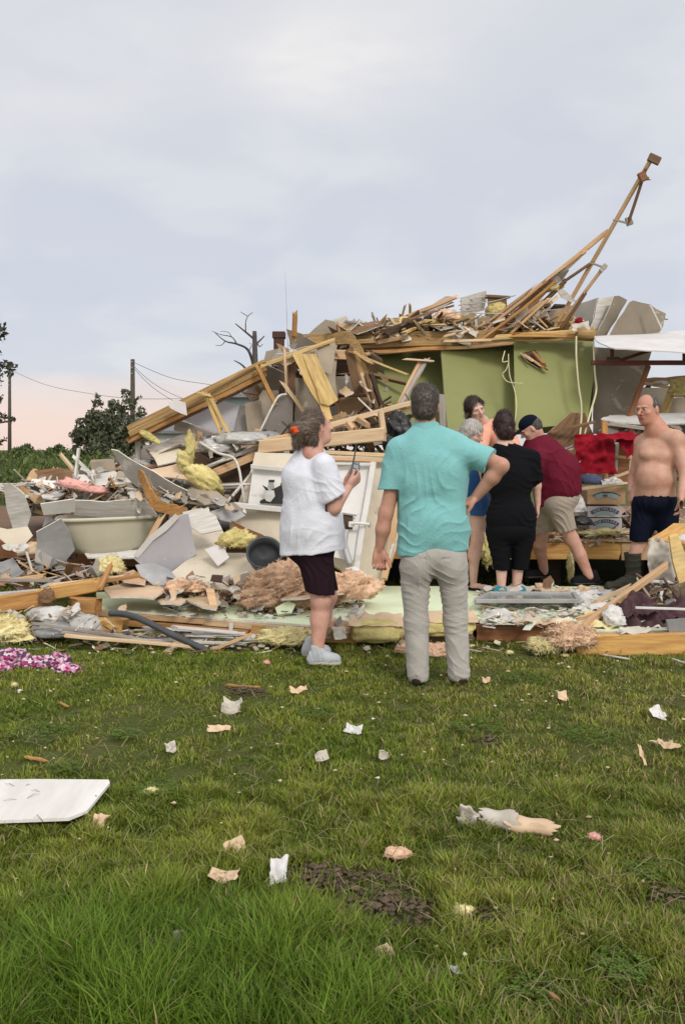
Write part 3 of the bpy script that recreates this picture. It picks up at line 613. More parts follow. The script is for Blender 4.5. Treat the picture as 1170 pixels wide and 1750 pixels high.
# ---------------------------------------------------------------- the torn-off upper storey: long timbers and the green room
gw = panel('green_wall', 'large olive green wall panel leaning over the group, right half of the green room', 'wall', 'green_paint', [(752, 586), (876, 581), (1014, 575), (1015, 650), (1009, 722), (990, 735), (862, 742), (765, 738)], 10.0, (0.25, -.55), th=.02, rag=.002, warp=.004, edge='drywall_tan')
panel('green_wall', 'smaller olive green wall section with a slanting left side, left half of the green room', 'wall', 'green_paint', [(630, 604), (700, 590), (765, 586), (775, 740), (690, 742), (655, 700)], 10.12, (.25, -.5), th=.02, rag=.002, warp=.006, edge='drywall_tan')
panel('panel_strip', None, None, 'green_paint', [(877, 584, 9.98), (1013, 578, 10.12), (1014, 640, 9.80), (1003, 722, 9.36), (880, 735, 9.20)], 9, th=.004, rag=.001, warp=.0, edge='green_paint', parent=gw)
hole = panel('torn_hole', None, None, 'dark_wood', [(888, 605), (912, 600), (932, 629), (918, 631), (900, 620)], 9.82, (.25, -.55), th=.01, rag=.01, parent=gw, edge='gypsum')
for i, (a, b, w) in enumerate((((902, 612, 9.78), (930, 629, 9.7), .05), ((898, 607, 9.78), (922, 624, 9.7), .03), ((912, 603, 9.8), (928, 620, 9.72), .035), ((892, 606, 9.78), (906, 615, 9.7), .025))):
    beam('splinter', None, None, 'pine' if i % 2 else 'orange_wood', a, b, w, .02, parent=gw, rag=.03)
for lb, pts in (('cream cable dangling down the green wall, left of two', [(984, 575, 9.6), (984, 610, 9.5), (988, 660, 9.3), (993, 700, 9.2), (989, 760, 9.0), (987, 805, 8.9)]), ('cream cable dangling at the right edge of the green wall', [(1013, 585, 9.6), (1016, 640, 9.4), (1018, 668, 9.3), (1008, 705, 9.2), (998, 742, 9.1)]),
                ('thin curled cable hanging on the middle of the green wall', [(862, 600, 9.6), (858, 618, 9.5), (868, 618, 9.5), (864, 632, 9.5), (858, 640, 9.5), (866, 652, 9.45), (882, 655, 9.4), (893, 655, 9.4)]), ('thin cable running down the green wall above the maroon shirt', [(868, 605, 9.6), (870, 640, 9.5), (878, 665, 9.4), (882, 690, 9.3), (879, 722, 9.2)])):
    tube('cable', lb, 'cable', 'cable_cream', pts, .011 if 'thin' not in lb else .006, k=6)
# the lintel stack
LT = [('laminated', (520, 578, 10.0), (1012, 570, 10.2), .10, .10, 'thick laminated timber running along the top of the green room'), ('laminated', (600, 590, 9.95), (905, 579, 10.1), .10, .09, 'laminated timber directly under the thick top one, left half'),
      ('brown_wood', (590, 598, 10.0), (760, 597, 10.05), .08, .06, 'dark brown timber tucked under the laminated ones'), ('pine', (615, 606, 9.95), (870, 588, 10.0), .06, .035, 'thin pinkish lath under the dark brown timber'), ('orange_wood', (640, 602, 9.9), (760, 595, 9.95), .06, .04, 'short orange batten above the left green wall'),
      ('yellow_wood', (850, 577, 9.8), (1006, 566, 9.9), .07, .06, 'yellow timber at the right end of the top stack'), ('amber_wood', (870, 572, 9.75), (1010, 574, 9.8), .05, .05, 'amber batten in front of the stack, by the cable knot'), ('pine', (640, 586, 9.9), (690, 577, 9.9), .05, .05, 'short pine offcut on the left of the top stack'),
      ('laminated', (505, 590, 9.9), (640, 583, 9.9), .07, .05, 'laminated strip at the far left of the top stack'), ('pale_pine', (760, 583, 9.85), (1000, 579, 9.9), .05, .03, 'pale lath just above the right green wall')]
for m_, a, b, w_, h_, lb in LT: beam('timber', lb, 'timber', m_, a, b, w_, h_, warp=.012, rag=.05, group='timbers stacked above the green room')
tube('timber_end', 'round dark-ended log sticking out at the right end of the top stack', 'log', 'laminated', [at(985, 571, 9.7), at(1012, 571, 9.7)], [.07, .08])
# roof heap
r_ = random.Random(77)
def regn(pts, d0, d1, drop=0):
    """random point between a height profile (px, top row) and a base row"""
    def f(r):
        px = r.uniform(pts[0][0], pts[-1][0])
        for i in range(len(pts)-1):
            if pts[i][0] <= px <= pts[i+1][0]: t = (px-pts[i][0])/(pts[i+1][0]-pts[i][0]); top = pts[i][1]*(1-t)+pts[i+1][1]*t; bot = pts[i][2]*(1-t)+pts[i+1][2]*t; break
        d = r.uniform(d0, d1); return at(px, top+(bot-top)*r.random()**.8, d)
    return f
rubble('roof_rubble', 'splintered roof laths, shingles and insulation heaped on top of the green room', regn([(570, 566, 576), (620, 560, 576), (690, 545, 575), (770, 540, 574), (830, 548, 574), (880, 535, 574), (930, 520, 574), (985, 550, 574)], 9.9, 11.6), 620, .27, [(.60, .42, .25), (.46, .32, .19), (.28, .17, .10), (.68, .56, .38), (.58, .53, .46), (.42, .36, .28), (.12, .09, .07), (.66, .52, .24), (.64, .60, .54)], .42, 1)
SPL = [((628, 568), (776, 508), .05, 'pine'), ((640, 572), (770, 516), .04, 'brown_wood'), ((660, 567), (735, 541), .09, 'dark_wood'), ((605, 552), (700, 560), .03, 'grey_wood'), ((592, 550), (650, 558), .04, 'grey_wood'), ((700, 574), (790, 545), .05, 'yellow_wood'), ((690, 570), (745, 548), .04, 'yellow_wood'),
       ((725, 550), (800, 555), .05, 'yellow_wood'), ((740, 574), (830, 560), .04, 'grey_wood'), ((650, 574), (720, 552), .035, 'pine'), ((760, 574), (850, 552), .03, 'pale_pine'), ((600, 574), (655, 560), .05, 'orange_wood'), ((765, 536), (835, 527), .015, 'grey_wood'), ((700, 545), (775, 522), .03, 'brown_wood'),
       ((820, 556), (880, 530), .03, 'pale_pine'), ((790, 570), (850, 540), .025, 'pale_pine'), ((585, 566), (640, 572), .04, 'red_wood'), ((780, 548), (860, 570), .03, 'grey_wood')]
for i, (a, b, w_, m_) in enumerate(SPL): beam('roof_batten', 'broken batten in the splintered heap above the green room', 'batten', m_, (a[0], a[1], r_.uniform(9.7, 10.6)), (b[0], b[1], r_.uniform(9.8, 11)), w_, w_*.8, rag=.05, warp=.02, group='battens in the roof heap')
panel('plywood_sheet', 'long grey roof board sloping up right with pale underside, on the roof heap', 'board', 'drywall_grey', [(690, 552), (760, 507), (776, 508), (768, 518), (705, 553)], 10.4, (.6, -.4), th=.02)
panel('metal_sheet', 'corrugated whitish metal sheet standing up on the roof heap', 'metal sheet', 'white_wood', [(784, 508), (833, 498), (834, 506), (826, 531), (788, 539), (783, 534)], 10.2, (.5, .3), th=.01, warp=.03, edge='grey_metal')
for a, b in (((783, 522), (831, 514)), ((785, 515), (832, 506)), ((785, 529), (829, 522))): tube('fixing_wire', 'thin wire stretched across the corrugated sheet', 'wire', 'grey_metal', [(a[0], a[1], 10.1), (b[0], b[1], 10.15)], .006, group='wires on the corrugated sheet')
fluff('insulation', 'amber insulation block behind the corrugated sheet', 'insulation', 'yellow_batt', (848, 533, 10.3), (.12, .1, .12), .4, 5, 60); beam('batten', 'brown lath on top of the amber insulation block', 'batten', 'brown_wood', (830, 507, 10.2), (866, 509, 10.3), .12, .03)
panel('board', 'dark board beside the amber insulation block', 'board', 'brown_wood', [(834, 510), (866, 512), (868, 545), (852, 560), (836, 532)], 10.5, (.3, .2), edge='pine')
fluff('insulation', 'dark brown insulation clump right of the long grey roof board', 'insulation', 'salmon_batt', (762, 541, 10.1), (.13, .08, .075), .5, 6, 80)
panel('drywall_piece', 'grey-brown drywall triangle standing at the left end of the top timbers', 'drywall', 'drywall_back', [(524, 574), (556, 546), (590, 556), (616, 566), (604, 577), (560, 579)], 10.1, (.3, -.2)); 
for lb, pts, d_, m_, ln in (('pale flat board lying on the roof heap, left', [(640, 566), (700, 550), (726, 556), (672, 574)], 10.25, 'drywall_tan', (0, -2)), ('pale drywall slab tilted on the middle of the roof heap', [(716, 556), (770, 540), (800, 552), (752, 572)], 10.2, 'drywall_grey', (0, -2)),
     ('yellow curled board on the roof heap beside the dark clump', [(735, 552), (770, 538), (812, 546), (800, 556), (765, 552)], 10.3, 'yellow_wood', (.3, -1)), ('white torn strip standing on the roof heap, left', [(693, 556), (703, 544), (724, 540), (722, 546), (706, 551), (700, 560)], 10.2, 'white_sheet', (0, 0)), ('brown shingled board at the left of the roof heap', [(585, 560), (640, 545), (668, 552), (610, 572)], 10.0, 'brown_wood', (0, -1.6)),
     ('tan board leaning against the foot of the truss', [(838, 566), (880, 540), (905, 552), (862, 576)], 10.2, 'drywall_tan', (.3, -1))): panel('roof_board', lb, 'board', m_, pts, d_, ln, rag=.02, warp=.03)
# the truss pointing up right
def truss():
    root = empty('roof_truss', at(900, 575, 10.2), 'broken timber roof truss rearing up to the right against the sky', 'roof truss'); S_ = [
     ((948, 560, 10.1), (1112, 272, 9.2), .055, .06, 'pine'), ((818, 572, 10.3), (1034, 398, 9.7), .05, .075, 'pine'), ((812, 570, 10.4), (1000, 430, 10.0), .05, .06, 'orange_wood'), ((835, 574, 10.2), (990, 440, 9.8), .04, .04, 'pale_pine'), ((826, 568, 10.5), (960, 462, 10.2), .04, .05, 'brown_wood'),
     ((855, 572, 10.1), (925, 515, 9.9), .05, .05, 'pale_pine'), ((955, 557, 10.0), (1032, 455, 9.6), .045, .05, 'pine'), ((1034, 458, 9.6), (1008, 449, 9.6), .03, .03, 'grey_wood'), ((962, 482, 9.9), (1010, 449, 9.7), .035, .045, 'brown_wood'), ((905, 540, 10.1), (965, 480, 9.9), .05, .07, 'brown_wood'),
     ((1075, 382, 9.4), (1050, 376, 9.4), .03, .03, 'grey_wood'), ((1072, 384, 9.4), (1102, 290, 9.2), .04, .04, 'brown_wood'), ((1094, 305, 9.25), (1106, 305, 9.25), .05, .05, 'red_wood'), ((900, 575, 10.2), (985, 548, 10.0), .04, .04, 'pale_pine'), ((840, 540, 10.3), (905, 575, 10.1), .03, .04, 'pine'), ((903, 528, 10), (935, 560, 10.1), .03, .035, 'pine'), ((946, 575, 10.2), (965, 535, 10.0), .05, .05, 'pine'), ((870, 560, 10.3), (952, 478, 10.0), .035, .05, 'pine')]
    for a, b, w_, h_, m_ in S_: beam('chord' if w_ > .045 else 'web', None, None, m_, a, b, w_*.62, h_*.66, parent=root, rag=.02)
    for a, b in (((823, 570, 10.1), (925, 486, 9.8)), ((840, 572, 10.0), (945, 484, 9.8)), ((812, 566, 10.2), (905, 497, 10)), ((868, 574, 10.0), (935, 512, 9.8)), ((850, 560, 10.2), (930, 489, 9.9)), ((830, 575, 9.95), (890, 530, 9.8)), ((905, 500, 9.9), (1000, 428, 9.75)), ((960, 560, 9.9), (1000, 500, 9.7))): beam('brace', None, None, r_.choice(['pine', 'pale_pine', 'brown_wood', 'orange_wood']), a, b, .035, .03, parent=root, rag=.06)
    box('gusset_plate', at(1117, 272, 9.15), (.13, .03, .09), 'brown_wood', root, (0, 25, 0)); box('gusset_plate', at(1074, 378, 9.4), (.07, .03, .09), 'grey_wood', root, (0, -20, 0)); box('gusset_plate', at(1030, 458, 9.6), (.05, .03, .10), 'grey_wood', root, (0, 40, 0)); box('gusset_plate', at(1097, 302, 9.2), (.08, .05, .10), 'red_wood', root, (0, -25, 0))
    panel('sheathing', None, None, 'drywall_grey', [(935, 480, 9.9), (965, 456, 9.8), (972, 462, 9.8), (960, 480, 9.9), (945, 490, 9.9)], 9.8, parent=root)
truss()
fluff('insulation', 'amber insulation scrap caught on the rising truss', 'insulation', 'yellow_batt', (940, 493, 9.95), (.12, .06, .06), .5, 7, 80)
panel('drywall_piece', 'small white drywall scrap hanging under the rising truss', 'drywall', 'white_wood', [(952, 497), (962, 494), (985, 515), (975, 517), (958, 508)], 9.9, (.1, .1)); panel('board', 'dark brown torn board among the lower truss members', 'board', 'dark_wood', [(865, 560), (905, 520), (935, 508), (922, 535), (895, 565)], 10.6, (.2, .2), edge='pine')
for i, (a, b) in enumerate((((790, 520), (880, 505)), ((800, 535), (960, 528)), ((845, 560), (900, 548)), ((870, 528), (905, 500)))): tube('wire', 'thin loose wire strung across the roof heap', 'wire', 'grey_metal', [(a[0], a[1], 10), ((a[0]+b[0])/2, (a[1]+b[1])/2+4, 10), (b[0], b[1], 10)], .006, k=5, group='loose wires on the roof heap')
# right upper panels
panel('drywall_piece', 'grey ceiling panel behind the foot of the truss', 'ceiling panel', 'drywall_grey', [(918, 545), (940, 532), (1020, 509), (1008, 575), (925, 577)], 10.6, (.4, 0), edge='drywall_back'); panel('drywall_piece', 'narrow light grey ceiling strip right of the truss', 'ceiling panel', 'white_wood', [(1021, 509), (1048, 506), (1022, 574), (1004, 575)], 10.4, (.4, 0), edge='drywall_back')
panel('drywall_piece', 'tan ceiling panel with a slanting left side, second from the right', 'ceiling panel', 'drywall_back', [(1049, 506), (1058, 505), (1073, 512), (1071, 517), (1036, 576), (1018, 576)], 10.3, (.4, 0)); panel('drywall_piece', 'tan ceiling panel at the far right with clipped corner', 'ceiling panel', 'drywall_back', [(1076, 516), (1082, 513), (1110, 520), (1136, 536), (1131, 560), (1120, 576), (1040, 577)], 10.25, (.4, 0))
beam('batten', 'white batten crossing the far right ceiling panel', 'batten', 'white_wood', (1110, 522, 10.1), (1129, 562, 10.1), .035, .02); tube('nail', 'bent nail sticking out of the far right ceiling panel', 'nail', 'wire_black', [(1134, 545, 10.1), (1140, 546, 10.1)], .006)
fluff('rag', 'small crimson rag at the foot of the truss', 'rag', 'red_cloth', (989, 549, 9.9), (.045, .03, .04), .4, 8, 10); sheet('drywall_piece', 'crumpled white scrap above the cable knot', 'scrap', 'paper_white', (990, 560, 9.7), (.09, .06), Vector((0, -1, .5)), .05, 6)
panel('metal_roof', 'long white roof sheet projecting to the right edge above the red steel frame', 'roof sheet', 'white_sheet', [(1012, 574, 9.9), (1060, 572, 10.1), (1260, 568, 10.6), (1260, 598, 8.8), (1100, 597, 8.8), (1050, 592, 8.9), (1018, 580, 9.4)], 9.6, th=.012, warp=.012, edge='white_sheet')
for lb, a, b, w_ in (('long red steel beam crossing to the right edge under the white roof sheet', (1010, 620, 9.3), (1260, 620, 9.3), .045),):
    root = empty('steel_frame', at(1100, 620, 9.3), lb, 'steel frame'); beam('steel_beam', None, None, 'red_steel', a, b, w_, .05, parent=root, rag=.001)
    beam('brace', None, None, 'red_steel', (1055, 617, 9.3), (1112, 598, 9.3), .03, .035, parent=root, rag=.001); beam('post', None, None, 'red_steel', (1045, 617, 9.3), (1045, 594, 9.3), .035, .03, parent=root, rag=.001); box('plate', at(1047, 614, 9.28), (.14, .03, .05), 'dark_wood', root)
    beam('post', None, None, 'red_steel', (1168, 620, 9.3), (1168, 598, 9.3), .03, .03, parent=root, rag=.001)
panel('drywall_piece', 'large grey-brown wall panel leaning under the white roof sheet, right of the green wall', 'wall panel', 'drywall_back', [(1016, 592), (1114, 598), (1090, 668), (1070, 722), (1050, 742), (1012, 742), (1014, 660)], 10.0, (.2, -.4), edge='drywall_back')
beam('batten', 'dark red edge timber of the leaning grey-brown wall panel', 'batten', 'red_wood', (1107, 625, 9.7), (1068, 728, 9.4), .035, .06)
panel('board', 'dark brown roof edge far right against the sky', 'board', 'brown_wood', [(1098, 647), (1175, 641), (1260, 640), (1260, 652), (1175, 653), (1098, 655)], 11, (.1, 0), th=.05, edge='dark_wood'); beam('batten', 'pinkish batten below the dark roof edge, far right', 'batten', 'pine', (1094, 655, 10.6), (1150, 663, 10.6), .04, .035)
panel('drywall_piece', 'light tan wall piece behind the shirtless man, left of the yellow strip', 'wall panel', 'cream_paint', [(1085, 675), (1100, 662), (1150, 664), (1138, 720), (1130, 745), (1060, 745)], 10.4, (.2, 0)); beam('batten', 'yellow strip of timber leaning behind the shirtless man', 'batten', 'yellow_wood', (1148, 664, 10.2), (1130, 715, 10.1), .10, .03)
panel('drywall_piece', 'grey tan wall piece at the right edge above the white ledge', 'wall panel', 'drywall_tan', [(1150, 680), (1260, 670), (1260, 745), (1130, 745), (1132, 715)], 10.3, (.2, 0)); fluff('insulation', 'yellow insulation clump at the right edge below the dark roof edge', 'insulation', 'yellow_batt', (1163, 668, 10), (.14, .1, .13), .45, 5, 120); fluff('insulation', 'white fluffy scraps along the pinkish batten', 'insulation', 'paper_white', (1127, 656, 10.4), (.09, .05, .03), .5, 8, 40)
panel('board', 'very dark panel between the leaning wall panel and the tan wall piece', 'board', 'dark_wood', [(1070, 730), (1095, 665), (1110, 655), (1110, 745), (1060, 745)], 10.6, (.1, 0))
# white ledge, red curtain, frame, boxes on the right floor
panel('ceiling_sheet', 'white bent ceiling sheet lying level behind the shirtless man', 'sheet', 'white_sheet', [(1026, 716, 9.1), (1040, 708, 9.5), (1260, 706, 9.6), (1260, 728, 8.8), (1120, 724, 9.0), (1060, 720, 9.05)], 9.2, warp=.008, th=.015, rag=.03); beam('batten', 'grey batten under the bent white ceiling sheet', 'batten', 'grey_wood', (1045, 725, 9.1), (1120, 735, 9.0), .09, .04)
rubble('rubble', 'broken drywall and lath packed under the bent white ceiling sheet', regn([(1035, 722, 745), (1100, 725, 770), (1300, 725, 900)], 9.1, 10.2), 320, .28, PAL+[(.66, .64, .6)]*3, .4, 2)
def shelf():
    root = empty('shelf_frame', pz(1040, 9.1, .51), 'open pine shelf frame standing right of the red curtain', 'shelf'); B2 = [((1032, 720), (1032, 790), .06, 'orange_wood'), ((1036, 779), (1092, 784), .05, 'pine'), ((1075, 742), (1076, 828), .035, 'pale_pine'), ((1054, 760), (1051, 812), .018, 'white_wood'), ((1090, 745), (1092, 830), .04, 'pine'), ((1030, 823), (1082, 803), .03, 'pale_pine'), ((1034, 790), (1034, 830), .04, 'pine')]
    for a, b, w_, m_ in B2: beam('rail' if abs(a[1]-b[1]) < 30 else 'post', None, None, m_, (a[0], a[1], 8.95), (b[0], b[1], 8.95), w_, .03, parent=root, rag=.002)
    panel('back_panel', None, None, 'red_wood', [(1020, 748), (1095, 748), (1095, 828), (1020, 828)], 9.35, parent=root, edge='red_wood')
shelf()
sheet('curtain', 'crumpled bright red curtain hanging in front of the pine shelf frame', 'curtain', 'red_cloth', (1016, 776, 8.82), (.205, .20), Vector((.1, -1, .15)), .10, 5, curl=.1, rag=.10); sheet('curtain', 'strip of red cloth draped over the top right of the shelf frame', 'cloth', 'red_cloth', (1072, 760, 8.8), (.09, .12), Vector((.3, -1, .3)), .06, 7, rot=20); sheet('curtain', 'red cloth folded over the top rail of the shelf frame', 'cloth', 'red_cloth', (1055, 747, 8.75), (.20, .05), Vector((0, -1, .8)), .05, 6)
panel('board', 'dark brown peaked board behind the man in maroon, left', 'board', 'brown_wood', [(930, 745), (975, 705), (1000, 706), (1016, 745), (1000, 820), (940, 820)], 9.25, (.2, 0), edge='pine'); beam('batten', 'brown rail across the dark peaked board', 'batten', 'brown_wood', (940, 738, 9.1), (1012, 722, 9.1), .04, .03); 
for a, b in (((963, 768), (1015, 745)), ((968, 770), (1018, 752)), ((990, 790), (1012, 752))): beam('lath', 'thin bare lath poking out between maroon shirt and red curtain', 'lath', 'grey_wood', (a[0], a[1], 8.8), (b[0], b[1], 8.9), .015, .015, group='laths by the red curtain')
fluff('cloth_bundle', 'denim blue cloth bundle on top of the stacked boxes', 'cloth', 'denim', (1008, 822, 8.65), (.13, .09, .065), .3, 3, 0, ridged=True); fluff('cloth_bundle', 'pale pink cloth showing beside the denim bundle', 'cloth', 'paper_white', (983, 822, 8.6), (.05, .05, .09), .3, 5, 0); sheet('paper', 'crumpled patterned grey paper on top of the boxes', 'paper', 'clear_plastic', (1045, 823, 8.6), (.11, .06), Vector((0, -.6, 1)), .05, 8)
def crate(label, x0, x1, y0, y1, d, style, rz=0):
    c = at((x0+x1)/2, (y0+y1)/2, d); w_ = (x1-x0)/K*d; h_ = (y1-y0)/K*d; root = empty('carton', c-Vector((0, 0, h_/2)), label, 'box', 'cartons stacked by the shirtless man')
    b = box('body', c+Vector((0, .17, 0)), (w_, .34, h_), 'cardboard' if style == 0 else 'carton_white', root, (0, 0, rz), .004); fy = c.y-.004
    def band(name, m, r0, r1, cx, cz, a0, a1, off):
        V = []; F = []; n = 20
        for i in range(n+1):
            a = R(a0+(a1-a0)*i/n)
            for rr in (r0, r1): V.append((cx+rr*math.sin(a)*1.0, fy-off, cz+rr*math.cos(a))); 
        for i in range(n): F.append((2*i, 2*i+1, 2*i+3, 2*i+2))
        nv = len(V); V += [(x, y+.002, z) for x, y, z in V]; F += [tuple(k+nv for k in reversed(f)) for f in F]; return meshobj(name, V, F, m, root)
    rad = w_*.75; cz = c.z+h_*.42-rad
    if style: band('printed_band', 'print_blue', rad*.86, rad, c.x, cz, -34, 34, .001); band('printed_band', 'print_teal', rad*.70, rad*.835, c.x, cz, -30, 30, .001)
    else:
        band('printed_band', 'print_teal', rad*.80, rad*.95, c.x, cz-.03, -27, 27, .001); band('printed_band', 'print_blue', rad*.95, rad*.99, c.x, cz-.03, -30, 30, .001); box('hand_hole', Vector((c.x-.01, fy, c.z+h_*.18)), (.075, .006, .016), 'dark_wood', root, bev=.002); box('printed_mark', Vector((c.x-.015, fy, c.z+.0)), (.045, .004, .022), 'print_blue', root, bev=.001)
    if style:
        word = 'NORTHLAKE'
        for i, chh in enumerate(word):
            a = R(-27+54*i/(len(word)-1)); cu = bpy.data.curves.new('letter', 'FONT'); cu.body = chh; cu.size = rad*.14; cu.extrude = .0008; cu.align_x = 'CENTER'; cu.materials.append(MATS['carton_white']); tmp = bpy.data.objects.new('tmp', cu); scene.collection.objects.link(tmp); me_ = bpy.data.meshes.new_from_object(tmp); bpy.data.objects.remove(tmp); me_.materials.clear(); me_.materials.append(MATS['carton_white']); o = bpy.data.objects.new('letter', me_); link(o, root)
            q = Vector((c.x+rad*.885*math.sin(a), fy-.004, cz+rad*.885*math.cos(a))); setw(o, Matrix.Translation(q) @ Matrix.Rotation(a, 4, 'Y') @ Matrix.Rotation(R(90), 4, 'X'), root)
crate('topmost open cardboard carton with blue-green print and hand hole', 1003, 1068, 832, 862, 8.50, 0); crate('white carton with arched dark blue lettering, middle of the stack', 1003, 1062, 865, 884, 8.52, 1); crate('white carton with arched lettering at the bottom of the stack', 1006, 1062, 885.5, 906, 8.53, 1)
panel('board', 'thin timber shelf edge above the topmost carton', 'board', 'pale_pine', [(984, 834, 8.4), (1050, 827, 8.4), (1082, 822, 8.5), (1080, 826, 8.4), (1002, 838, 8.4), (984, 838, 8.4)], 8.4, th=.02)
fluff('plastic_bag', 'puffed white plastic bag behind the tan shorts', 'bag', 'white_sheet', (968, 862, 8.52), (.19, .12, .15), .4, 4, 0, ridged=True); fluff('plastic_bag', 'small dark bag under the white plastic bag', 'bag', 'black_plastic', (992, 892, 8.45), (.11, .08, .06), .3, 4, 0, ridged=True)
fluff('insulation', 'yellow insulation shreds below the lettered cartons', 'insulation', 'pale_batt', (1030, 910, 8.46), (.20, .05, .035), .6, 7, 120); fluff('insulation', 'yellow insulation shreds hanging behind the black trousers', 'insulation', 'yellow_batt', (833, 935, 8.4), (.08, .05, .18), .6, 6, 120, flat=False)
rubble('rubble', 'splinters and shreds lying along the edge of the raised floor', regn([(880, 912, 924), (960, 908, 924), (1170, 905, 924)], 8.45, 8.8), 260, .16, PAL, .6, 3)
fluff('insulation', 'yellow insulation strip drooping into the dark crawl space', 'insulation', 'pale_batt', (974, 968, 8.35), (.03, .03, .14), .5, 7, 60, flat=False)

# ---------------------------------------------------------------- the left rake timber and the shattered middle
def rake():
    root = empty('rafter_beam', at(340, 690, 9.0), 'long laminated timber sloping down left from the wreckage', 'timber')
    for k, (m_, off, dz) in enumerate((('laminated', -11, 0), ('laminated', 0, -.03), ('orange_wood', 10, -.01))): beam('ply', None, None, m_, (222, 742+off, 9.0+dz), (452, 630+off, 9.3+dz), .09, .062, parent=root, rag=.02, warp=.004)
    beam('edge_strip', None, None, 'brown_wood', (240, 752, 9.05), (452, 648, 9.35), .09, .03, parent=root)
rake()
beam('batten', 'brown split strip along the top of the long sloping timber', 'batten', 'laminated', (300, 697, 8.9), (450, 616, 9.2), .03, .03, warp=.02); fluff('insulation', 'yellow shred hanging at the lower end of the long sloping timber', 'insulation', 'yellow_batt', (256, 747, 8.9), (.11, .05, .035), .5, 6, 60, rot=30, flat=False)
panel('drywall_piece', 'white rounded scrap draped over the long sloping timber', 'scrap', 'white_sheet', [(287, 690), (300, 683), (317, 688), (320, 710), (308, 706), (292, 698)], 8.85, (0, 0), warp=.02); panel('drywall_piece', 'pale lavender panel hanging under the long sloping timber', 'panel', 'lavender', [(301, 712), (330, 702), (352, 695), (378, 684), (392, 688), (409, 693), (398, 737), (372, 740), (338, 728)], 9.4, (.2, 0), warp=.02)
for a, b, w_ in (((352, 675), (378, 738), .06), ((357, 676), (389, 736), .05), ((340, 672), (356, 678), .05)): beam('strip', 'yellow torn timber strip hanging from the sloping timber', 'strip', 'yellow_wood', (a[0], a[1], 8.8), (b[0], b[1], 8.7), w_, .02, rag=.05, warp=.03, group='torn strips hanging from the sloping timber')
panel('drywall_piece', 'grey wall piece right of the lavender panel', 'wall panel', 'drywall_grey', [(410, 692), (440, 697), (448, 700), (470, 745), (398, 742), (399, 730)], 9.5, (0, 0)); panel('drywall_piece', 'brown grey board under the lavender panel', 'board', 'grey_wood', [(300, 717), (338, 730), (370, 742), (345, 748), (310, 740), (297, 735)], 9.3, (0, .2))
panel('carpet_piece', 'sagging purple grey carpet under the lower end of the sloping timber', 'carpet', 'grey_wood', [(243, 757), (275, 756), (310, 738), (345, 735), (345, 800), (300, 800), (240, 785)], 9.2, (0, -.3), warp=.06, edge='grey_wood'); beam('post', 'short grey post at the left end of the sagging carpet', 'post', 'grey_wood', (236, 750, 9.1), (236, 790, 9.1), .05, .04)
CEN = [([(455, 600), (475, 596), (495, 600), (492, 618), (470, 622), (452, 614)], 9.4, 'drywall_back', 'small brown grey drywall piece at the top of the sloping timber'),
       ([(489, 562), (515, 570), (546, 590), (520, 598), (497, 598)], 9.5, 'drywall_back', 'pointed drywall fin sticking up left of the top timbers'),
       ([(443, 620), (460, 625), (492, 640), (490, 680), (478, 740), (452, 736), (448, 660)], 9.75, 'drywall_back', 'tall drywall piece behind the hanging yellow planks, left'),
       ([(443, 676), (450, 667), (476, 668), (470, 742), (440, 745)], 9.45, 'drywall_tan', 'square drywall piece left of the arched panel'),
       ([(439, 748), (470, 680), (478, 674), (492, 673), (500, 690), (498, 750)], 9.2, 'drywall_grey', 'arched grey panel with pale rim behind the woman in white'),
       ([(504, 645), (522, 646), (548, 700), (556, 755), (506, 755)], 9.35, 'drywall_back', 'brown grey wall piece directly above the woman in white'),
       ([(530, 600), (545, 590), (572, 583), (576, 610), (573, 640), (577, 682), (560, 672), (545, 640)], 9.3, 'drywall_tan', 'tall cream drywall sheet right of the hanging yellow planks'),
       ([(574, 643), (611, 642), (606, 672), (575, 674)], 9.6, 'drywall_tan', 'small square cream board left of the green room'),
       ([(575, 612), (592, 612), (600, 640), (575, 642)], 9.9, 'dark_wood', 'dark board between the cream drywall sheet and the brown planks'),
       ([(470, 605), (505, 600), (500, 618), (462, 616)], 9.2, 'white_wood', 'white torn flap at the top of the sloping timber'),
       ([(500, 598), (560, 583), (576, 590), (574, 600), (505, 612)], 9.45, 'drywall_tan', 'pale board under the yellow arm of timber'),
       ([(555, 700), (578, 690), (580, 740), (560, 745)], 9.5, 'drywall_grey', 'grey board tucked behind the lower hanging plank')]
for pts, d_, m_, lb in CEN: panel('drywall_piece', lb, 'drywall', m_, pts, d_, (r_.uniform(-.3, .3), r_.uniform(-.2, .3)), warp=.012)
tube('trim_strip', 'thin pale rim strip leaning down left beside the arched grey panel', 'strip', 'white_wood', [(443, 740, 9.0), (468, 690, 9.05), (478, 676, 9.1), (490, 674, 9.1)], .012)
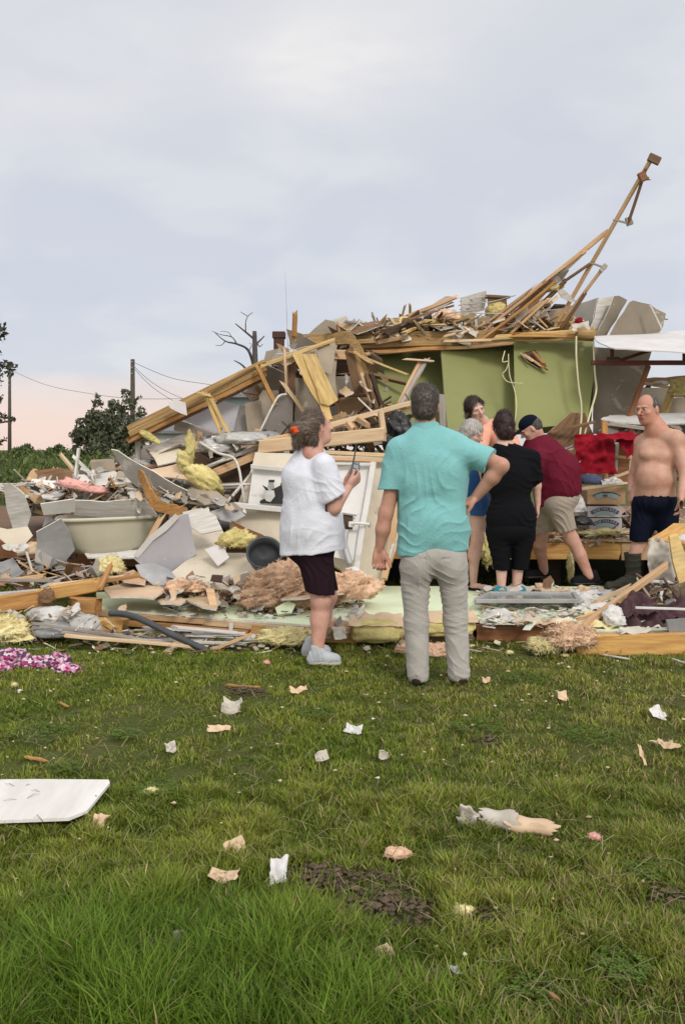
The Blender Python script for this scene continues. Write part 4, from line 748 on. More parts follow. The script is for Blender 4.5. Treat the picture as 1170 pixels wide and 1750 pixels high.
BM = [((440, 628), (470, 690), .05, 'orange_wood', 'orange stud slanting beside the tall drywall piece'), ((497, 620), (492, 755), .10, 'brown_wood', 'dark brown post in the gap behind the woman in white'), ((486, 660), (480, 752), .10, 'dark_wood', 'almost black post left of the brown one'), ((484, 655), (520, 705), .015, 'pale_pine', 'thin pale rod crossing the dark gap above the woman in white'),
      ((487, 600), (490, 676), .02, 'pale_pine', 'thin upright lath in the dark gap'), ((450, 624), (510, 604), .05, 'yellow_wood', 'pale yellow timber linking the sloping timber to the planks'), ((500, 607), (569, 582), .055, 'yellow_wood', 'yellow arm of timber over the hanging planks'),
      ((575, 606), (599, 607), .10, 'pine', 'short pine block beside the cream drywall sheet'), ((504, 536), (503, 572), .05, 'orange_wood', 'upright orange stub against the sky'),
      ((596, 600), (612, 668), .10, 'brown_wood', 'brown plank standing left of the green room'), ((612, 605), (622, 670), .12, 'laminated', 'laminated plank standing left of the green room'), ((634, 640), (660, 720), .05, 'dark_wood', 'dark leaning plank at the left edge of the green wall'), ((625, 640), (650, 722), .05, 'brown_wood', 'second dark leaning plank beside the green wall'), ((618, 640), (635, 690), .02, 'pale_pine', 'short pale lath among the dark leaning planks')]
for a, b, w_, m_, lb in BM: beam('timber', lb, 'timber', m_, (a[0], a[1], 9.1 if w_ < .06 else 9.35), (b[0], b[1], 9.15 if w_ < .06 else 9.35), w_, .04, roll=90 if abs(a[0]-b[0]) < 30 and w_ >= .1 else 0, warp=.01, rag=.03)
for pts, lb in (([(520, 610), (540, 650), (556, 672), (568, 716), (556, 718), (545, 690), (520, 650), (500, 606), (516, 603)], 'narrow yellow laminated plank hanging behind the wider one'), ([(540, 604), (578, 684), (562, 694), (548, 690), (530, 640), (516, 604)], 'wide yellow laminated plank hanging above the woman in white')):
    panel('hanging_plank', lb, 'plank', 'yellow_wood', pts, 8.85 if 'wide' in lb else 8.95, (0, -.1), th=.05, edge='yellow_wood', rag=.01)
cb = empty('cupboard', at(610, 738, 9.5), 'open brown cupboard lying on its side under the small cream board', 'cupboard')
panel('back_panel', None, None, 'cardboard', [(580, 680), (640, 676), (646, 722), (640, 735), (575, 738)], 9.5, (0, 0), th=.03, edge='brown_wood', parent=cb)
for a, b in (((575, 675), (642, 676)), ((642, 676), (648, 715)), ((576, 676), (575, 738))): beam('side_panel', None, None, 'brown_wood', (a[0], a[1], 9.36), (b[0], b[1], 9.36), .16, .025, parent=cb)
ribbon('torn_veneer', 'yellow torn veneer curling down over the top timber stack', 'veneer', 'laminated', [(560, 580, 9.7), (590, 574, 9.6), (606, 588, 9.55), (618, 610, 9.5), (626, 625, 9.55)], .10, .01, twist=40); beam('strip', 'thin yellow strip pointing right across the green wall', 'strip', 'yellow_wood', (600, 602, 9.3), (693, 639, 9.1), .03, .02, rag=.04); beam('strip', 'pale strip above the thin yellow pointing one', 'strip', 'pale_pine', (608, 604, 9.35), (633, 620, 9.3), .03, .03)
rubble('rubble', 'dark splintered wood packed behind the cream drywall and under the top timbers', regn([(450, 640, 760), (500, 615, 760), (560, 600, 760), (640, 600, 760)], 9.9, 11.5), 520, .45, [(.25, .16, .09), (.15, .1, .06), (.36, .30, .23), (.42, .28, .15), (.1, .07, .05)], .5, 4, tilt=1.6)
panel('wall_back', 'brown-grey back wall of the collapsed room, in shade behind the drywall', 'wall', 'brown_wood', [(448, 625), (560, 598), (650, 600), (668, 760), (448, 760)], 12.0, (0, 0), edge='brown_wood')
# wall frame lying on the cream wall
def stud_frame():
    root = empty('stud_wall_frame', at(560, 760, 8.4), 'pale pine wall frame resting on the cream wall, behind the woman in white', 'wall frame')
    for nm, a, b, w_, h_, m_ in (('bottom_plate', (444, 764, 8.45), (657, 742, 8.30), .10, .13, 'pale_pine'), ('bottom_plate', (446, 756, 8.6), (560, 732, 8.7), .06, .06, 'pine'), ('top_plate', (560, 728, 8.6), (704, 688, 8.9), .08, .05, 'pale_pine'), ('top_plate', (585, 722, 8.7), (705, 697, 8.95), .04, .035, 'pine'), ('stud', (650, 703, 8.4), (655, 736, 8.35), .05, .04, 'pale_pine'), ('stud', (612, 716, 8.5), (628, 727, 8.4), .05, .05, 'pine'), ('stud', (596, 726, 8.5), (604, 736, 8.4), .05, .06, 'pine')):
        beam(nm, None, None, m_, a, b, w_, h_, parent=root)
stud_frame()
def ladder():
    root = empty('timber_prop', at(690, 650, 9.0), 'pair of bare studs nailed to a short cross-piece leaning before the left green wall', 'timber prop')
    beam('stud', None, None, 'grey_wood', (727, 617, 9.4), (660, 735, 8.8), .045, .035, parent=root); beam('stud', None, None, 'pine', (718, 619, 9.4), (683, 690, 9.1), .04, .05, parent=root); beam('cross_piece', None, None, 'pale_pine', (692, 614, 9.35), (733, 617, 9.35), .06, .02, parent=root)
ladder()
beam('batten', 'small grey post right behind the head of the man in aqua', 'batten', 'grey_wood', (754, 676, 9.2), (756, 735, 9.2), .07, .07); beam('batten', 'horizontal pale batten low against the green wall', 'batten', 'grey_wood', (748, 735, 9.0), (790, 738, 9.0), .05, .04)
fluff('trash_bag', 'black crumpled bag beside the neck of the man in aqua', 'bag', 'black_plastic', (684, 733, 8.7), (.13, .13, .16), .55, 4, 0, ridged=True); fluff('trash_bag', 'black slumped bag left of the aqua shoulder', 'bag', 'black_plastic', (668, 762, 8.5), (.09, .1, .09), .5, 4, 0, ridged=True)
# cream fallen wall
def cream_wall():
    root = empty('interior_wall', at(545, 960, 7.8), 'cream interior wall tipped back on its edge behind the woman in white', 'wall')
    panel('wall_face', None, None, 'cream_paint', [(436, 773, 8.30), (480, 774, 8.28), (700, 784, 8.20), (690, 850, 8.0), (676, 940, 7.8), (652, 1000, 7.75), (600, 985, 7.8), (560, 960, 7.86), (480, 935, 7.95), (392, 930, 8.05), (392, 870, 8.15), (404, 868, 8.15), (430, 800, 8.25)], 8, th=.09, rag=.002, warp=.004, edge='pine', parent=root)
    beam('top_plate', None, None, 'pale_pine', (545, 773, 8.15), (702, 779, 8.12), .05, .035, parent=root); beam('top_plate', None, None, 'pine', (545, 783, 8.13), (702, 789, 8.10), .05, .03, parent=root)
    panel('door_panel', None, None, 'white_paint', [(565, 800, 8.05), (632, 792, 8.03), (636, 800, 8.0), (612, 960, 7.66), (560, 950, 7.7)], 7.9, th=.02, warp=.0, rag=.001, parent=root, edge='white_paint')
    beam('door_trim', None, None, 'white_paint', (638, 790, 7.96), (608, 975, 7.60), .05, .025, parent=root, rag=.002); beam('door_trim', None, None, 'white_paint', (560, 792, 8.0), (640, 793, 7.97), .045, .02, parent=root, rag=.002)
    panel('niche', None, None, 'dark_wood', [(586, 878, 7.83), (603, 880, 7.83), (602, 905, 7.78), (586, 906, 7.78)], 7.8, parent=root, th=.02); beam('niche_trim', None, None, 'grey_metal', (584, 877, 7.80), (609, 881, 7.79), .015, .015, parent=root, rag=.001)
    tube('towel_bar', None, None, 'white_paint', [at(598, 896, 7.72), at(612, 894, 7.68), at(631, 896, 7.70)], .012, parent=root); box('towel_bar_end', at(600, 896, 7.73), (.05, .05, .05), 'white_paint', root); box('towel_bar_end', at(631, 897, 7.73), (.03, .05, .045), 'grey_metal', root)
    tube('pipe', None, None, 'grey_metal', [at(592, 906, 7.7), at(588, 930, 7.66), at(598, 965, 7.6)], .03, parent=root)
    fr = panel('window_board', None, None, 'white_paint', [(432, 801, 8.13), (492, 806, 8.12), (494, 864, 8.02), (424, 862, 8.04)], 8, th=.02, rag=.001, warp=0, parent=root, edge='white_paint')
    beam('ledge', None, None, 'white_paint', (429, 797, 8.08), (492, 803, 8.07), .05, .04, parent=root, rag=.002); beam('ledge', None, None, 'white_paint', (400, 863, 8.0), (494, 872, 7.97), .07, .05, parent=root, rag=.002)
    beam('edge_stud', None, None, 'pine', (694, 800, 7.98), (656, 990, 7.65), .05, .04, parent=root); beam('edge_stud', None, None, 'white_paint', (670, 930, 7.72), (650, 998, 7.68), .05, .02, parent=root)
cream_wall()
def cow():
    """black and white cow figure on the white board: flat wooden cut-out"""
    root = empty('cow_ornament', at(468, 862, 7.98), 'black and grey cow cut-out ornament on the white ledge', 'ornament'); d_ = 7.97
    for nm, m_, pts, dd in (('body', 'black_plastic', [(462, 838), (478, 830), (480, 828), (486, 826), (488, 862), (448, 860), (444, 856), (452, 852)], 0), ('head', 'grey_plastic', [(459, 822), (467, 822), (469, 834), (463, 838), (457, 833)], -.015), ('ear', 'black_plastic', [(448, 829), (456, 833), (460, 838), (454, 838)], -.01), ('muzzle', 'clear_plastic', [(455, 838), (468, 838), (470, 848), (462, 858), (451, 855), (452, 845)], -.02), ('horn', 'black_plastic', [(459, 820), (469, 820), (469, 824), (459, 824)], -.02), ('hoof', 'black_plastic', [(443, 858), (452, 852), (458, 860), (446, 861)], -.02), ('ear', 'black_plastic', [(479, 826), (483, 823), (488, 824), (488, 832), (480, 831)], -.01)):
        panel(nm, None, None, m_, pts, d_+dd, th=.012, rag=0, warp=0, edge=m_, parent=root)
cow()
# dark sheet put in as the gap's shade, straps, planks between
beam('plank', 'cream edged plank sloping up right to the cream wall, upper of two', 'plank', 'white_wood', (343, 802, 8.6), (438, 764, 8.7), .04, .035); beam('plank', 'bare pink plank sloping up right to the cream wall, lower of two', 'plank', 'pine', (362, 810, 8.5), (440, 777, 8.6), .04, .075)
for lb, pts, rr in (('white vinyl strip bending down through the crossing', [(342, 756, 8.4), (372, 774, 8.3), (398, 782, 8.2), (408, 800, 8.15), (413, 828, 8.1), (418, 860, 8.1)], .013), ('white vinyl strip rising right through the crossing', [(384, 863, 8.05), (412, 830, 8.1), (432, 806, 8.2)], .015), ('white vinyl strip lying level through the crossing', [(372, 830, 8.2), (412, 828, 8.1), (436, 827, 8.15)], .011), ('white vinyl strip running level above the grey board', [(300, 856, 8.1), (350, 862, 8.1), (402, 868, 8.05)], .014), ('white vinyl edging on the top of the grey heap', [(346, 800, 8.6), (375, 790, 8.5), (400, 783, 8.4)], .012)):
    tube('vinyl_strip', lb, 'strip', 'white_wood', pts, rr, k=5)
fluff('insulation', 'yellow insulation shred standing upright in the rubble', 'insulation', 'yellow_batt', (325, 765, 8.5), (.045, .04, .16), .5, 6, 120, flat=False); fluff('insulation', 'yellow insulation shred with white backing below the upright one', 'insulation', 'yellow_batt', (315, 788, 8.45), (.06, .04, .10), .5, 6, 60, flat=False, rot=-20); fluff('insulation', 'big yellow insulation batt slumped over the rubble', 'insulation', 'yellow_batt', (348, 818, 8.2), (.19, .10, .10), .4, 4, 220, rot=35, flat=False)
fluff('plastic_film', 'crumpled clear plastic film beside the pale pine wall frame', 'plastic film', 'clear_plastic', (420, 752, 8.7), (.30, .2, .085), .35, 3, 0, ridged=True); fluff('plastic_film', 'crumpled grey film left of the clear one', 'plastic film', 'clear_plastic', (375, 765, 8.75), (.24, .18, .10), .4, 3, 0, ridged=True); fluff('plastic_film', 'pale plastic bag behind the wall frame', 'plastic bag', 'grey_plastic', (455, 746, 8.9), (.18, .12, .06), .3, 4, 0, ridged=True)
rubble('rubble', 'grey and brown rubble packed under the sloping timber', regn([(60, 830, 860), (160, 815, 860), (240, 790, 860), (320, 760, 860), (440, 755, 880)], 8.9, 10.6), 700, .42, PAL+[(.5, .49, .48), (.6, .58, .54), (.62, .6, .58), (.55, .5, .43)]*2, .25, 5)
panel('board', 'large dark sheet standing in for the shade of the gap left of the cow ornament', 'board', 'dark_wood', [(352, 800), (436, 775), (430, 868), (360, 860)], 8.72, (0, 0), edge='dark_wood')  # stands in for the black shade of the opening, painted as dark wood
for a, b in (((352, 828), (430, 826)), ((355, 835), (430, 832)), ((350, 843), (390, 838))): beam('lath', 'thin grey lath in the dark gap left of the white board', 'lath', 'grey_wood', (a[0], a[1], 8.5), (b[0], b[1], 8.5), .02, .02, group='laths in the dark gap')
# left piece cluster
LP = [([(189, 771), (200, 773), (262, 808), (322, 842), (318, 847), (272, 846), (236, 835), (214, 815)], 8.0, 'drywall_grey', 'long pointed grey drywall blade slanting down right', (0, .3)),
      ([(255, 800), (310, 790), (340, 800), (350, 812), (330, 825), (300, 818), (262, 812)], 8.5, 'paper_tan', 'tan plywood sheet behind the grey drywall blade', (0, -.8)),
      ([(63, 807), (122, 802), (128, 812), (118, 828), (62, 824)], 8.8, 'brown_wood', 'brown board tipped up at the left in front of the field', (0, -.2)),
      ([(58, 804), (96, 800), (126, 803), (124, 808), (62, 810)], 8.9, 'red_wood', 'rusty edge board on top of the tipped brown board', (0, 0)),
      ([(5, 828), (18, 826), (42, 845), (54, 880), (46, 905), (24, 912), (10, 870)], 7.9, 'white_wood', 'off-white wall piece leaning at the left edge', (0, .1)),
      ([(14, 905), (48, 900), (56, 915), (40, 932), (18, 936), (0, 920), (-10, 900)], 7.8, 'cream_paint', 'cream wall corner below the off-white piece at the left edge', (0, -.2)),
      ([(28, 941), (54, 928), (72, 930), (70, 945), (30, 950)], 7.7, 'pale_pine', 'pale torn board left of the grey flashing', (0, -.8)),
      ([(62, 906), (104, 882), (118, 905), (128, 938), (112, 956), (100, 958), (74, 972), (64, 940)], 7.75, 'grey_metal', 'folded grey metal flashing hanging left of the bathtub', (.2, .2)),
      ([(58, 962), (74, 940), (76, 973), (66, 981)], 7.65, 'grey_metal', 'lower fold of grey flashing, darker, over the crawl space', (0, 0)),
      ([(90, 968), (112, 958), (122, 980), (104, 982)], 7.8, 'grey_wood', 'grey scrap hanging under the flashing', (0, 0)),
      ([(70, 860), (128, 852), (128, 876), (75, 880)], 7.7, 'white_paint', 'white corner casing left above the bathtub', (0, .3)),
      ([(128, 852), (180, 856), (248, 852), (268, 880), (250, 884), (128, 878)], 7.9, 'white_wood', 'long white fascia board above the bathtub', (0, .3)),
      ([(-20, 826), (60, 824), (128, 828), (180, 832), (100, 836), (-20, 834)], 8.6, 'white_wood', 'level weathered white boards at the far left', (0, -1)),
      ([(50, 842), (70, 846), (78, 858), (62, 862), (52, 852)], 8.1, 'pale_pine', 'small cream splinter board above the grey flashing', (0, 0)),
      ([(185, 828), (215, 822), (240, 842), (220, 855), (190, 848)], 8.4, 'grey_wood', 'grey curled bit of siding right of the pink insulation', (0, -.5)),
      ([(170, 838), (300, 850), (300, 858), (190, 852)], 8.3, 'white_wood', 'long white siding strip above the fascia board', (0, -.5)),
      ([(142, 944), (240, 941), (250, 946), (240, 952), (150, 953)], 7.9, 'white_paint', 'white board the bathtub rests on', (0, -1.2)),
      ([(232, 968), (262, 964), (290, 975), (300, 986), (290, 1000), (262, 998), (240, 985)], 7.2, 'grey_metal', 'dark grey lens-shaped sheet lying on the mint panel', (0, -.7)),
      ([(228, 955), (262, 918), (305, 882), (322, 878), (336, 948), (300, 972), (288, 982), (250, 975)], 7.4, 'lavender', 'lavender grey wall corner facing the camera, right of the bathtub', (.1, .1)),
      ([(228, 950), (255, 918), (300, 878), (306, 884), (262, 924), (236, 955)], 7.35, 'white_sheet', 'white curved edge of the lavender wall corner', (.1, .1)),
      ([(308, 878), (350, 870), (372, 884), (382, 910), (386, 944), (438, 948), (440, 1002), (400, 1010), (330, 1002), (286, 984), (336, 948)], 7.55, 'cream_paint', 'large cream wall sheet sloping to the mint panel', (0, -.8)),
      ([(312, 876), (345, 868), (368, 880), (380, 905), (345, 912), (325, 900)], 7.45, 'white_wood', 'white chalky top corner of the large cream sheet', (0, -.3)),
      ([(178, 1002), (215, 992), (255, 994), (286, 1008), (262, 1024), (190, 1018)], 7.0, 'paper_tan', 'rounded tan board lying at the left end of the mint panel', (0, -2.2)),
      ([(262, 1012), (300, 1010), (318, 1028), (308, 1040), (275, 1032)], 6.8, 'paper_tan', 'tan board overlapping the mint panel edge, second from left', (0, -2.2)),
      ([(315, 1022), (372, 1012), (378, 1030), (370, 1044), (345, 1040)], 6.72, 'pale_pine', 'tan splintered board on the mint panel left of the salmon insulation', (0, -2)),
      ([(352, 1008), (366, 1008), (372, 1040), (360, 1044)], 6.65, 'pine', 'upright tan stub on the mint panel', (0, -.5)),
      ([(376, 992), (392, 984), (396, 1006), (378, 1010)], 7.15, 'white_paint', 'small white block on the large cream sheet', (0, .2)),
      ([(400, 1000), (412, 980), (424, 976), (424, 1012), (404, 1016)], 7.1, 'white_wood', 'grey-white torn flap right of the small white block', (0, .2)),
      ([(590, 972), (606, 968), (626, 980), (624, 992), (600, 990)], 7.1, 'white_sheet', 'white wedge on the salmon insulation right of the woman', (0, -.4)),
      ([(350, 872), (402, 866), (420, 884), (398, 895), (378, 888)], 7.9, 'grey_metal', 'grey flat panel under the crossing strips', (0, -.4)),
      ([(395, 888), (470, 925), (490, 935), (486, 940), (440, 922), (398, 898)], 7.75, 'red_wood', 'reddish brown edge board slanting behind the black bucket', (0, 0)),
      ([(500, 1010), (540, 1000), (620, 1000), (585, 1016), (520, 1024), (480, 1022)], 6.9, 'pale_pine', 'pale strip board under the salmon insulation', (0, -2.4)),
      ([(470, 1034), (492, 1024), (505, 1030), (498, 1044), (474, 1046)], 6.65, 'mint_paint', 'torn mint scrap standing on the mint panel', (0, -.5))]
for pts, d_, m_, lb, ln in LP: panel('board_piece', lb, 'board', m_, pts, d_, ln, warp=.035 if 'grey_metal' in m_ else .014, rag=.014 if 'lavender' not in m_ else .004, size=.09)
beam('white_post', 'white upright stick standing above the pink insulation', 'post', 'white_paint', (135, 766, 8.3), (128, 825, 8.3), .05, .02, rag=.005); beam('lath', 'short pale stick leaning left of the white upright one', 'lath', 'pale_pine', (104, 777, 8.5), (126, 803, 8.4), .03, .03)
fluff('insulation', 'pink insulation strip lying on the white boards', 'insulation', 'pink_batt', (140, 833, 8.1), (.25, .10, .055), .45, 4, 160, rot=12)
ribbon('torn_plywood', 'orange brown torn plywood strip curling down before the grey drywall blade', 'plywood', 'orange_wood', [(238, 806, 7.85), (246, 822, 7.8), (256, 845, 7.7), (270, 864, 7.65), (300, 872, 7.7), (320, 876, 7.75)], .10, .014, twist=-60); panel('board_piece', 'brown splintered flap behind the torn plywood', 'board', 'orange_wood', [(240, 812), (254, 820), (268, 848), (262, 866), (248, 845)], 7.9, (0, 0), edge='pine')
beam('stud', 'pale stud leaning right of the bathtub', 'stud', 'pine', (275, 885, 7.6), (247, 935, 7.55), .055, .04); beam('stud', 'dark upright board behind the leaning pale stud', 'board', 'dark_wood', (285, 880, 7.9), (270, 930, 7.9), .12, .03)
beam('timber_piece', 'short orange stick leaning across the yellow insulation tuft', 'stick', 'orange_wood', (190, 965, 6.95), (172, 1003, 6.8), .035, .03, rag=.02); fluff('insulation', 'yellow insulation tuft left of the dark grey sheet', 'insulation', 'pale_batt', (192, 968, 7.15), (.10, .07, .08), .55, 6, 160); panel('board_piece', 'peach torn sheet right of the yellow insulation tuft', 'board', 'pine', [(202, 984), (228, 972), (250, 990), (248, 1000), (212, 996)], 7.2, (0, -1.5))
def bathtub():
    root = empty('bathtub', at(190, 944, 8.0), 'cream enamel bathtub perched on rubble over the crawl space', 'bathtub')
    c = at(188, 880, 8.15); ang = R(14); V = []; F = []; n = 48
    prof = [(1.0, 0.0), (1.035, .004), (1.05, -.008), (1.045, -.028), (.985, -.030), (.955, -.07), (.87, -.18), (.78, -.27), (.72, -.315), (.62, -.338), (.4, -.345), (.02, -.345)]
    inner = [(.985, -.004), (.93, -.03), (.84, -.17), (.73, -.27), (.60, -.31), (.3, -.318), (.02, -.32)]
    def ring(k, z, a_=.46, b_=.34, p=3.2):
        for i in range(n):
            t = 2*math.pi*i/n; ct, st = math.cos(t), math.sin(t); x = a_*k*abs(ct)**(2/p)*(1 if ct > 0 else -1); y = b_*k*abs(st)**(2/p)*(1 if st > 0 else -1)
            if z < -.03: x += .05*(1-k)*2*(1 if x < 0 else .2)*.5
            V.append(Vector((x, y, z)))
    for k, z in prof: ring(k, z)
    m1 = len(prof)
    for j in range(m1-1):
        for i in range(n): F.append((j*n+(i+1) % n, j*n+i, (j+1)*n+i, (j+1)*n+(i+1) % n))
    F.append(tuple((m1-1)*n+i for i in range(n)))
    b0 = len(V)
    for k, z in inner: ring(k, z)
    for j in range(len(inner)-1):
        for i in range(n): F.append((b0+j*n+i, b0+j*n+(i+1) % n, b0+(j+1)*n+(i+1) % n, b0+(j+1)*n+i))
    F.append(tuple(b0+(len(inner)-1)*n+n-1-i for i in range(n)))
    for i in range(n): F.append((i, (i+1) % n, b0+(i+1) % n, b0+i))
    meshobj('tub_shell', V, F, 'enamel', root, Matrix.Translation(c) @ Matrix.Rotation(ang, 4, 'Z') @ Matrix.Rotation(R(-1.5), 4, 'Y'), smooth=True)
    for x in (-.28, .28):
        for y in (-.2, .2): box('tub_foot', c+Vector((x, y, -.36)), (.07, .06, .05), 'dark_wood', root)
bathtub()
beam('beam_support', 'dark red timber under the bathtub', 'beam', 'red_wood', (118, 958, 8.3), (262, 956, 8.3), .1, .12)
def bucket():
    c = at(452, 944, 7.1); V = []; F = []; n = 36; prof = [(.140, 0), (.148, .006), (.150, -.012), (.142, -.018), (.130, -.07), (.118, -.13), (.001, -.13)]; inn = [(.132, 0), (.120, -.07), (.110, -.115), (.001, -.12)]
    for k, z in prof+inn:
        for i in range(n): t = 2*math.pi*i/n; V.append(Vector((k*math.cos(t), k*math.sin(t), z)))
    for j in range(len(prof)-1):
        for i in range(n): F.append((j*n+(i+1) % n, j*n+i, (j+1)*n+i, (j+1)*n+(i+1) % n))
    b0 = len(prof)*n
    for j in range(len(inn)-1):
        for i in range(n): F.append((b0+j*n+i, b0+j*n+(i+1) % n, b0+(j+1)*n+(i+1) % n, b0+(j+1)*n+i))
    F.append(tuple((len(prof)-1)*n+i for i in range(n))); F.append(tuple(b0+(len(inn)-1)*n+n-1-i for i in range(n)))
    for i in range(n): F.append((i, (i+1) % n, b0+(i+1) % n, b0+i))
    tag(meshobj('bucket', V, F, 'dark_plastic', None, Matrix.Translation(c) @ Vector((.10, -.88, .62)).to_track_quat('Z', 'Y').to_matrix().to_4x4(), smooth=True), 'round black plastic bucket tipped towards the camera', 'bucket')
bucket()
fluff('insulation', 'yellow brown insulation clump left of the black bucket', 'insulation', 'yellow_batt', (405, 924, 7.4), (.15, .09, .09), .5, 5, 200)
def heap():
    o = fluff('insulation_heap', 'large heap of salmon pink insulation behind the legs of the woman in white', 'insulation', 'salmon_batt', (498, 1010, 7.05), (.34, .28, .22), .45, 3.2, 900, 6, .05)
    fluff('insulation_lobe', None, None, 'salmon_batt', (455, 1010, 6.9), (.20, .18, .14), .5, 4, 500, 5, .045, parent=o) if False else None
    return o
heap()
fluff('insulation', 'salmon insulation spreading left of the big heap towards the splinters', 'insulation', 'salmon_batt', (445, 1022, 6.85), (.17, .14, .10), .5, 4, 400, 5, .045); fluff('insulation', 'salmon insulation lobe right of the woman in white, under the white wedge', 'insulation', 'salmon_batt', (592, 1006, 7.05), (.24, .18, .12), .5, 4, 400, 5, .045)
fluff('insulation', 'pinkish insulation crumbs on the large cream sheet', 'insulation', 'salmon_batt', (318, 1003, 7.0), (.15, .10, .06), .6, 7, 160)
rubble('rubble', 'small dark and pale crumbs scattered on the mint panel around the insulation', lambda r: (lambda p: Vector((p[0], p[1], .158+.03*r.random())))((lambda d: (((290+r.random()*330)-585)/K*d, d))(r.uniform(6.5, 7.7))), 420, .06, PAL+[(.05, .04, .04), (.7, .7, .66)], .4, 6, tilt=.4)
rubble('rubble', 'white scraps, paper and plaster littering the right half of the mint panel', lambda r: (lambda p: Vector((p[0], p[1], .155+.04*r.random()**2)))((lambda d: (((820+r.random()*480)-585)/K*d, d))(r.uniform(6.2, 7.9))), 1000, .10, [(.70, .68, .62), (.66, .68, .58), (.66, .58, .42), (.55, .5, .45), (.70, .68, .64), (.45, .33, .24), (.22, .18, .16), (.68, .72, .58)], .35, 7, tilt=.35)
rubble('rubble', 'splinters and plaster crumbs along the front foot of the wreckage', lambda r: (lambda p: Vector((p[0], p[1], .01+.03*r.random())))((lambda d: (((-60+r.random()*1300)-585)/K*d, d))(r.uniform(6.0, 6.5))), 260, .07, PAL+[(.7, .66, .5)]*2, .6, 8, tilt=.4)
for px, py, sx_, sy_, m_, lb in ((905, 1008, .10, .05, 'paper_white', 'white folded paper beside the black shoe'), (940, 1010, .14, .09, 'paper_tan', 'tan crumpled card behind the window frame'), (1010, 1022, .22, .14, 'white_sheet', 'wide white crumpled sheet left of the long stick'), (1050, 1008, .20, .08, 'paper_white', 'white cloth-like sheet by the rubber boots'), (870, 1052, .18, .05, 'clear_plastic', 'pale plastic strip in front of the window frame'), (960, 1052, .15, .04, 'paper_white', 'torn white paper at the right front of the window frame'), (1000, 1050, .10, .06, 'pale_batt', 'cream torn pad left of the long stick'), (1120, 1012, .16, .08, 'pale_batt', 'cream pad under the white bar at the right')):
    sheet('paper_scrap', lb, 'scrap', m_, gnd(px, py, .17), (sx_, sy_), Vector((r_.uniform(-.1, .1), -.25, 1)), .06, 6, rot=r_.uniform(-20, 20), rag=.25)
def window_frame():
    d0, d1 = 7.28, 6.80; z = .215; root = empty('window_frame', pz(895, 7.1, z), 'grey aluminium window with its pane lying flat on the mint panel', 'window'); A_, B_, C_, D_ = pz(836, d0, z), pz(980, d0, z), pz(988, d1, z+.02), pz(812, d1, z+.02)
    for a, b in ((A_, B_), (B_, C_), (C_, D_), (D_, A_)): beam('frame_bar', None, None, 'grey_metal', a, b, .035, .03, parent=root, rag=.001, warp=0)
    meshobj('pane', [A_, B_, C_, D_]+[v-Vector((0, 0, .005)) for v in (A_, B_, C_, D_)], [(0, 3, 2, 1), (4, 5, 6, 7)], 'glass', root)
window_frame()
# ---------------------------------------------------------------- front row on the grass
def split_beam():
    root = empty('split_beam', at(80, 1030, 6.8), 'heavy orange brown timber split at its middle, front left', 'beam')
    beam('half', None, None, 'orange_wood', (-60, 1042, 6.7), (88, 1020, 6.75), .07, .125, parent=root, rag=.04); beam('half', None, None, 'amber_wood', (84, 1014, 6.78), (172, 998, 6.85), .09, .10, parent=root, rag=.04)
    beam('top_strip', None, None, 'pale_pine', (90, 1000, 6.85), (208, 986, 6.95), .05, .025, parent=root, rag=.03)
    fluff('split_end', None, None, 'brown_wood', (80, 1022, 6.66), (.06, .05, .07), .4, 6, 60, 3, parent=None).parent = None
split_beam()
for o in list(bpy.data.objects):
    if o.name.startswith('split_end'): tag(o, 'frayed brown knot of splinters where the heavy timber split', 'splinters'); o.name = 'splinter_knot'
for a, b, w_, m_, lb in (((-60, 1020), (92, 1008), .05, 'white_wood', 'white painted lath on the heavy split timber'), ((-60, 1003), (75, 984), .05, 'pine', 'pink weathered plank at the left edge above the split timber'), ((-20, 990), (90, 992), .03, 'grey_wood', 'thin grey lath above the pink plank'), ((130, 1000), (238, 984), .03, 'orange_wood', 'thin orange lath leading to the yellow tuft')):
    beam('lath', lb, 'lath', m_, (a[0], a[1], 6.85), (b[0], b[1], 6.95), w_, .03, rag=.03)
fluff('insulation', 'fluffy yellow insulation on the grass at the left edge', 'insulation', 'pale_batt', (5, 1078, 6.3), (.19, .15, .11), .45, 4, 500, 5, .04); fluff('plastic_film', 'shiny grey plastic roll next to the yellow insulation at the left edge', 'plastic', 'grey_plastic', (88, 1078, 6.35), (.17, .12, .07), .18, 2, 0, ridged=True); fluff('plastic_film', 'thin silvery plastic film crumpled behind the shiny grey roll', 'plastic', 'clear_plastic', (95, 1052, 6.5), (.20, .12, .07), .35, 4, 0, ridged=True); fluff('plastic_film', 'clear crumpled plastic bag left of the orange wood block', 'plastic', 'clear_plastic', (148, 1070, 6.4), (.13, .10, .09), .3, 4, 0, ridged=True)
box_ = beam('wood_block', 'orange square-cut wood block under the mint panel edge', 'block', 'amber_wood', (160, 1070, 6.42), (216, 1072, 6.42), .09, .12); beam('wood_block', 'dark orange timber piece behind the orange block', 'block', 'orange_wood', (125, 1034, 6.75), (168, 1036, 6.75), .09, .12)
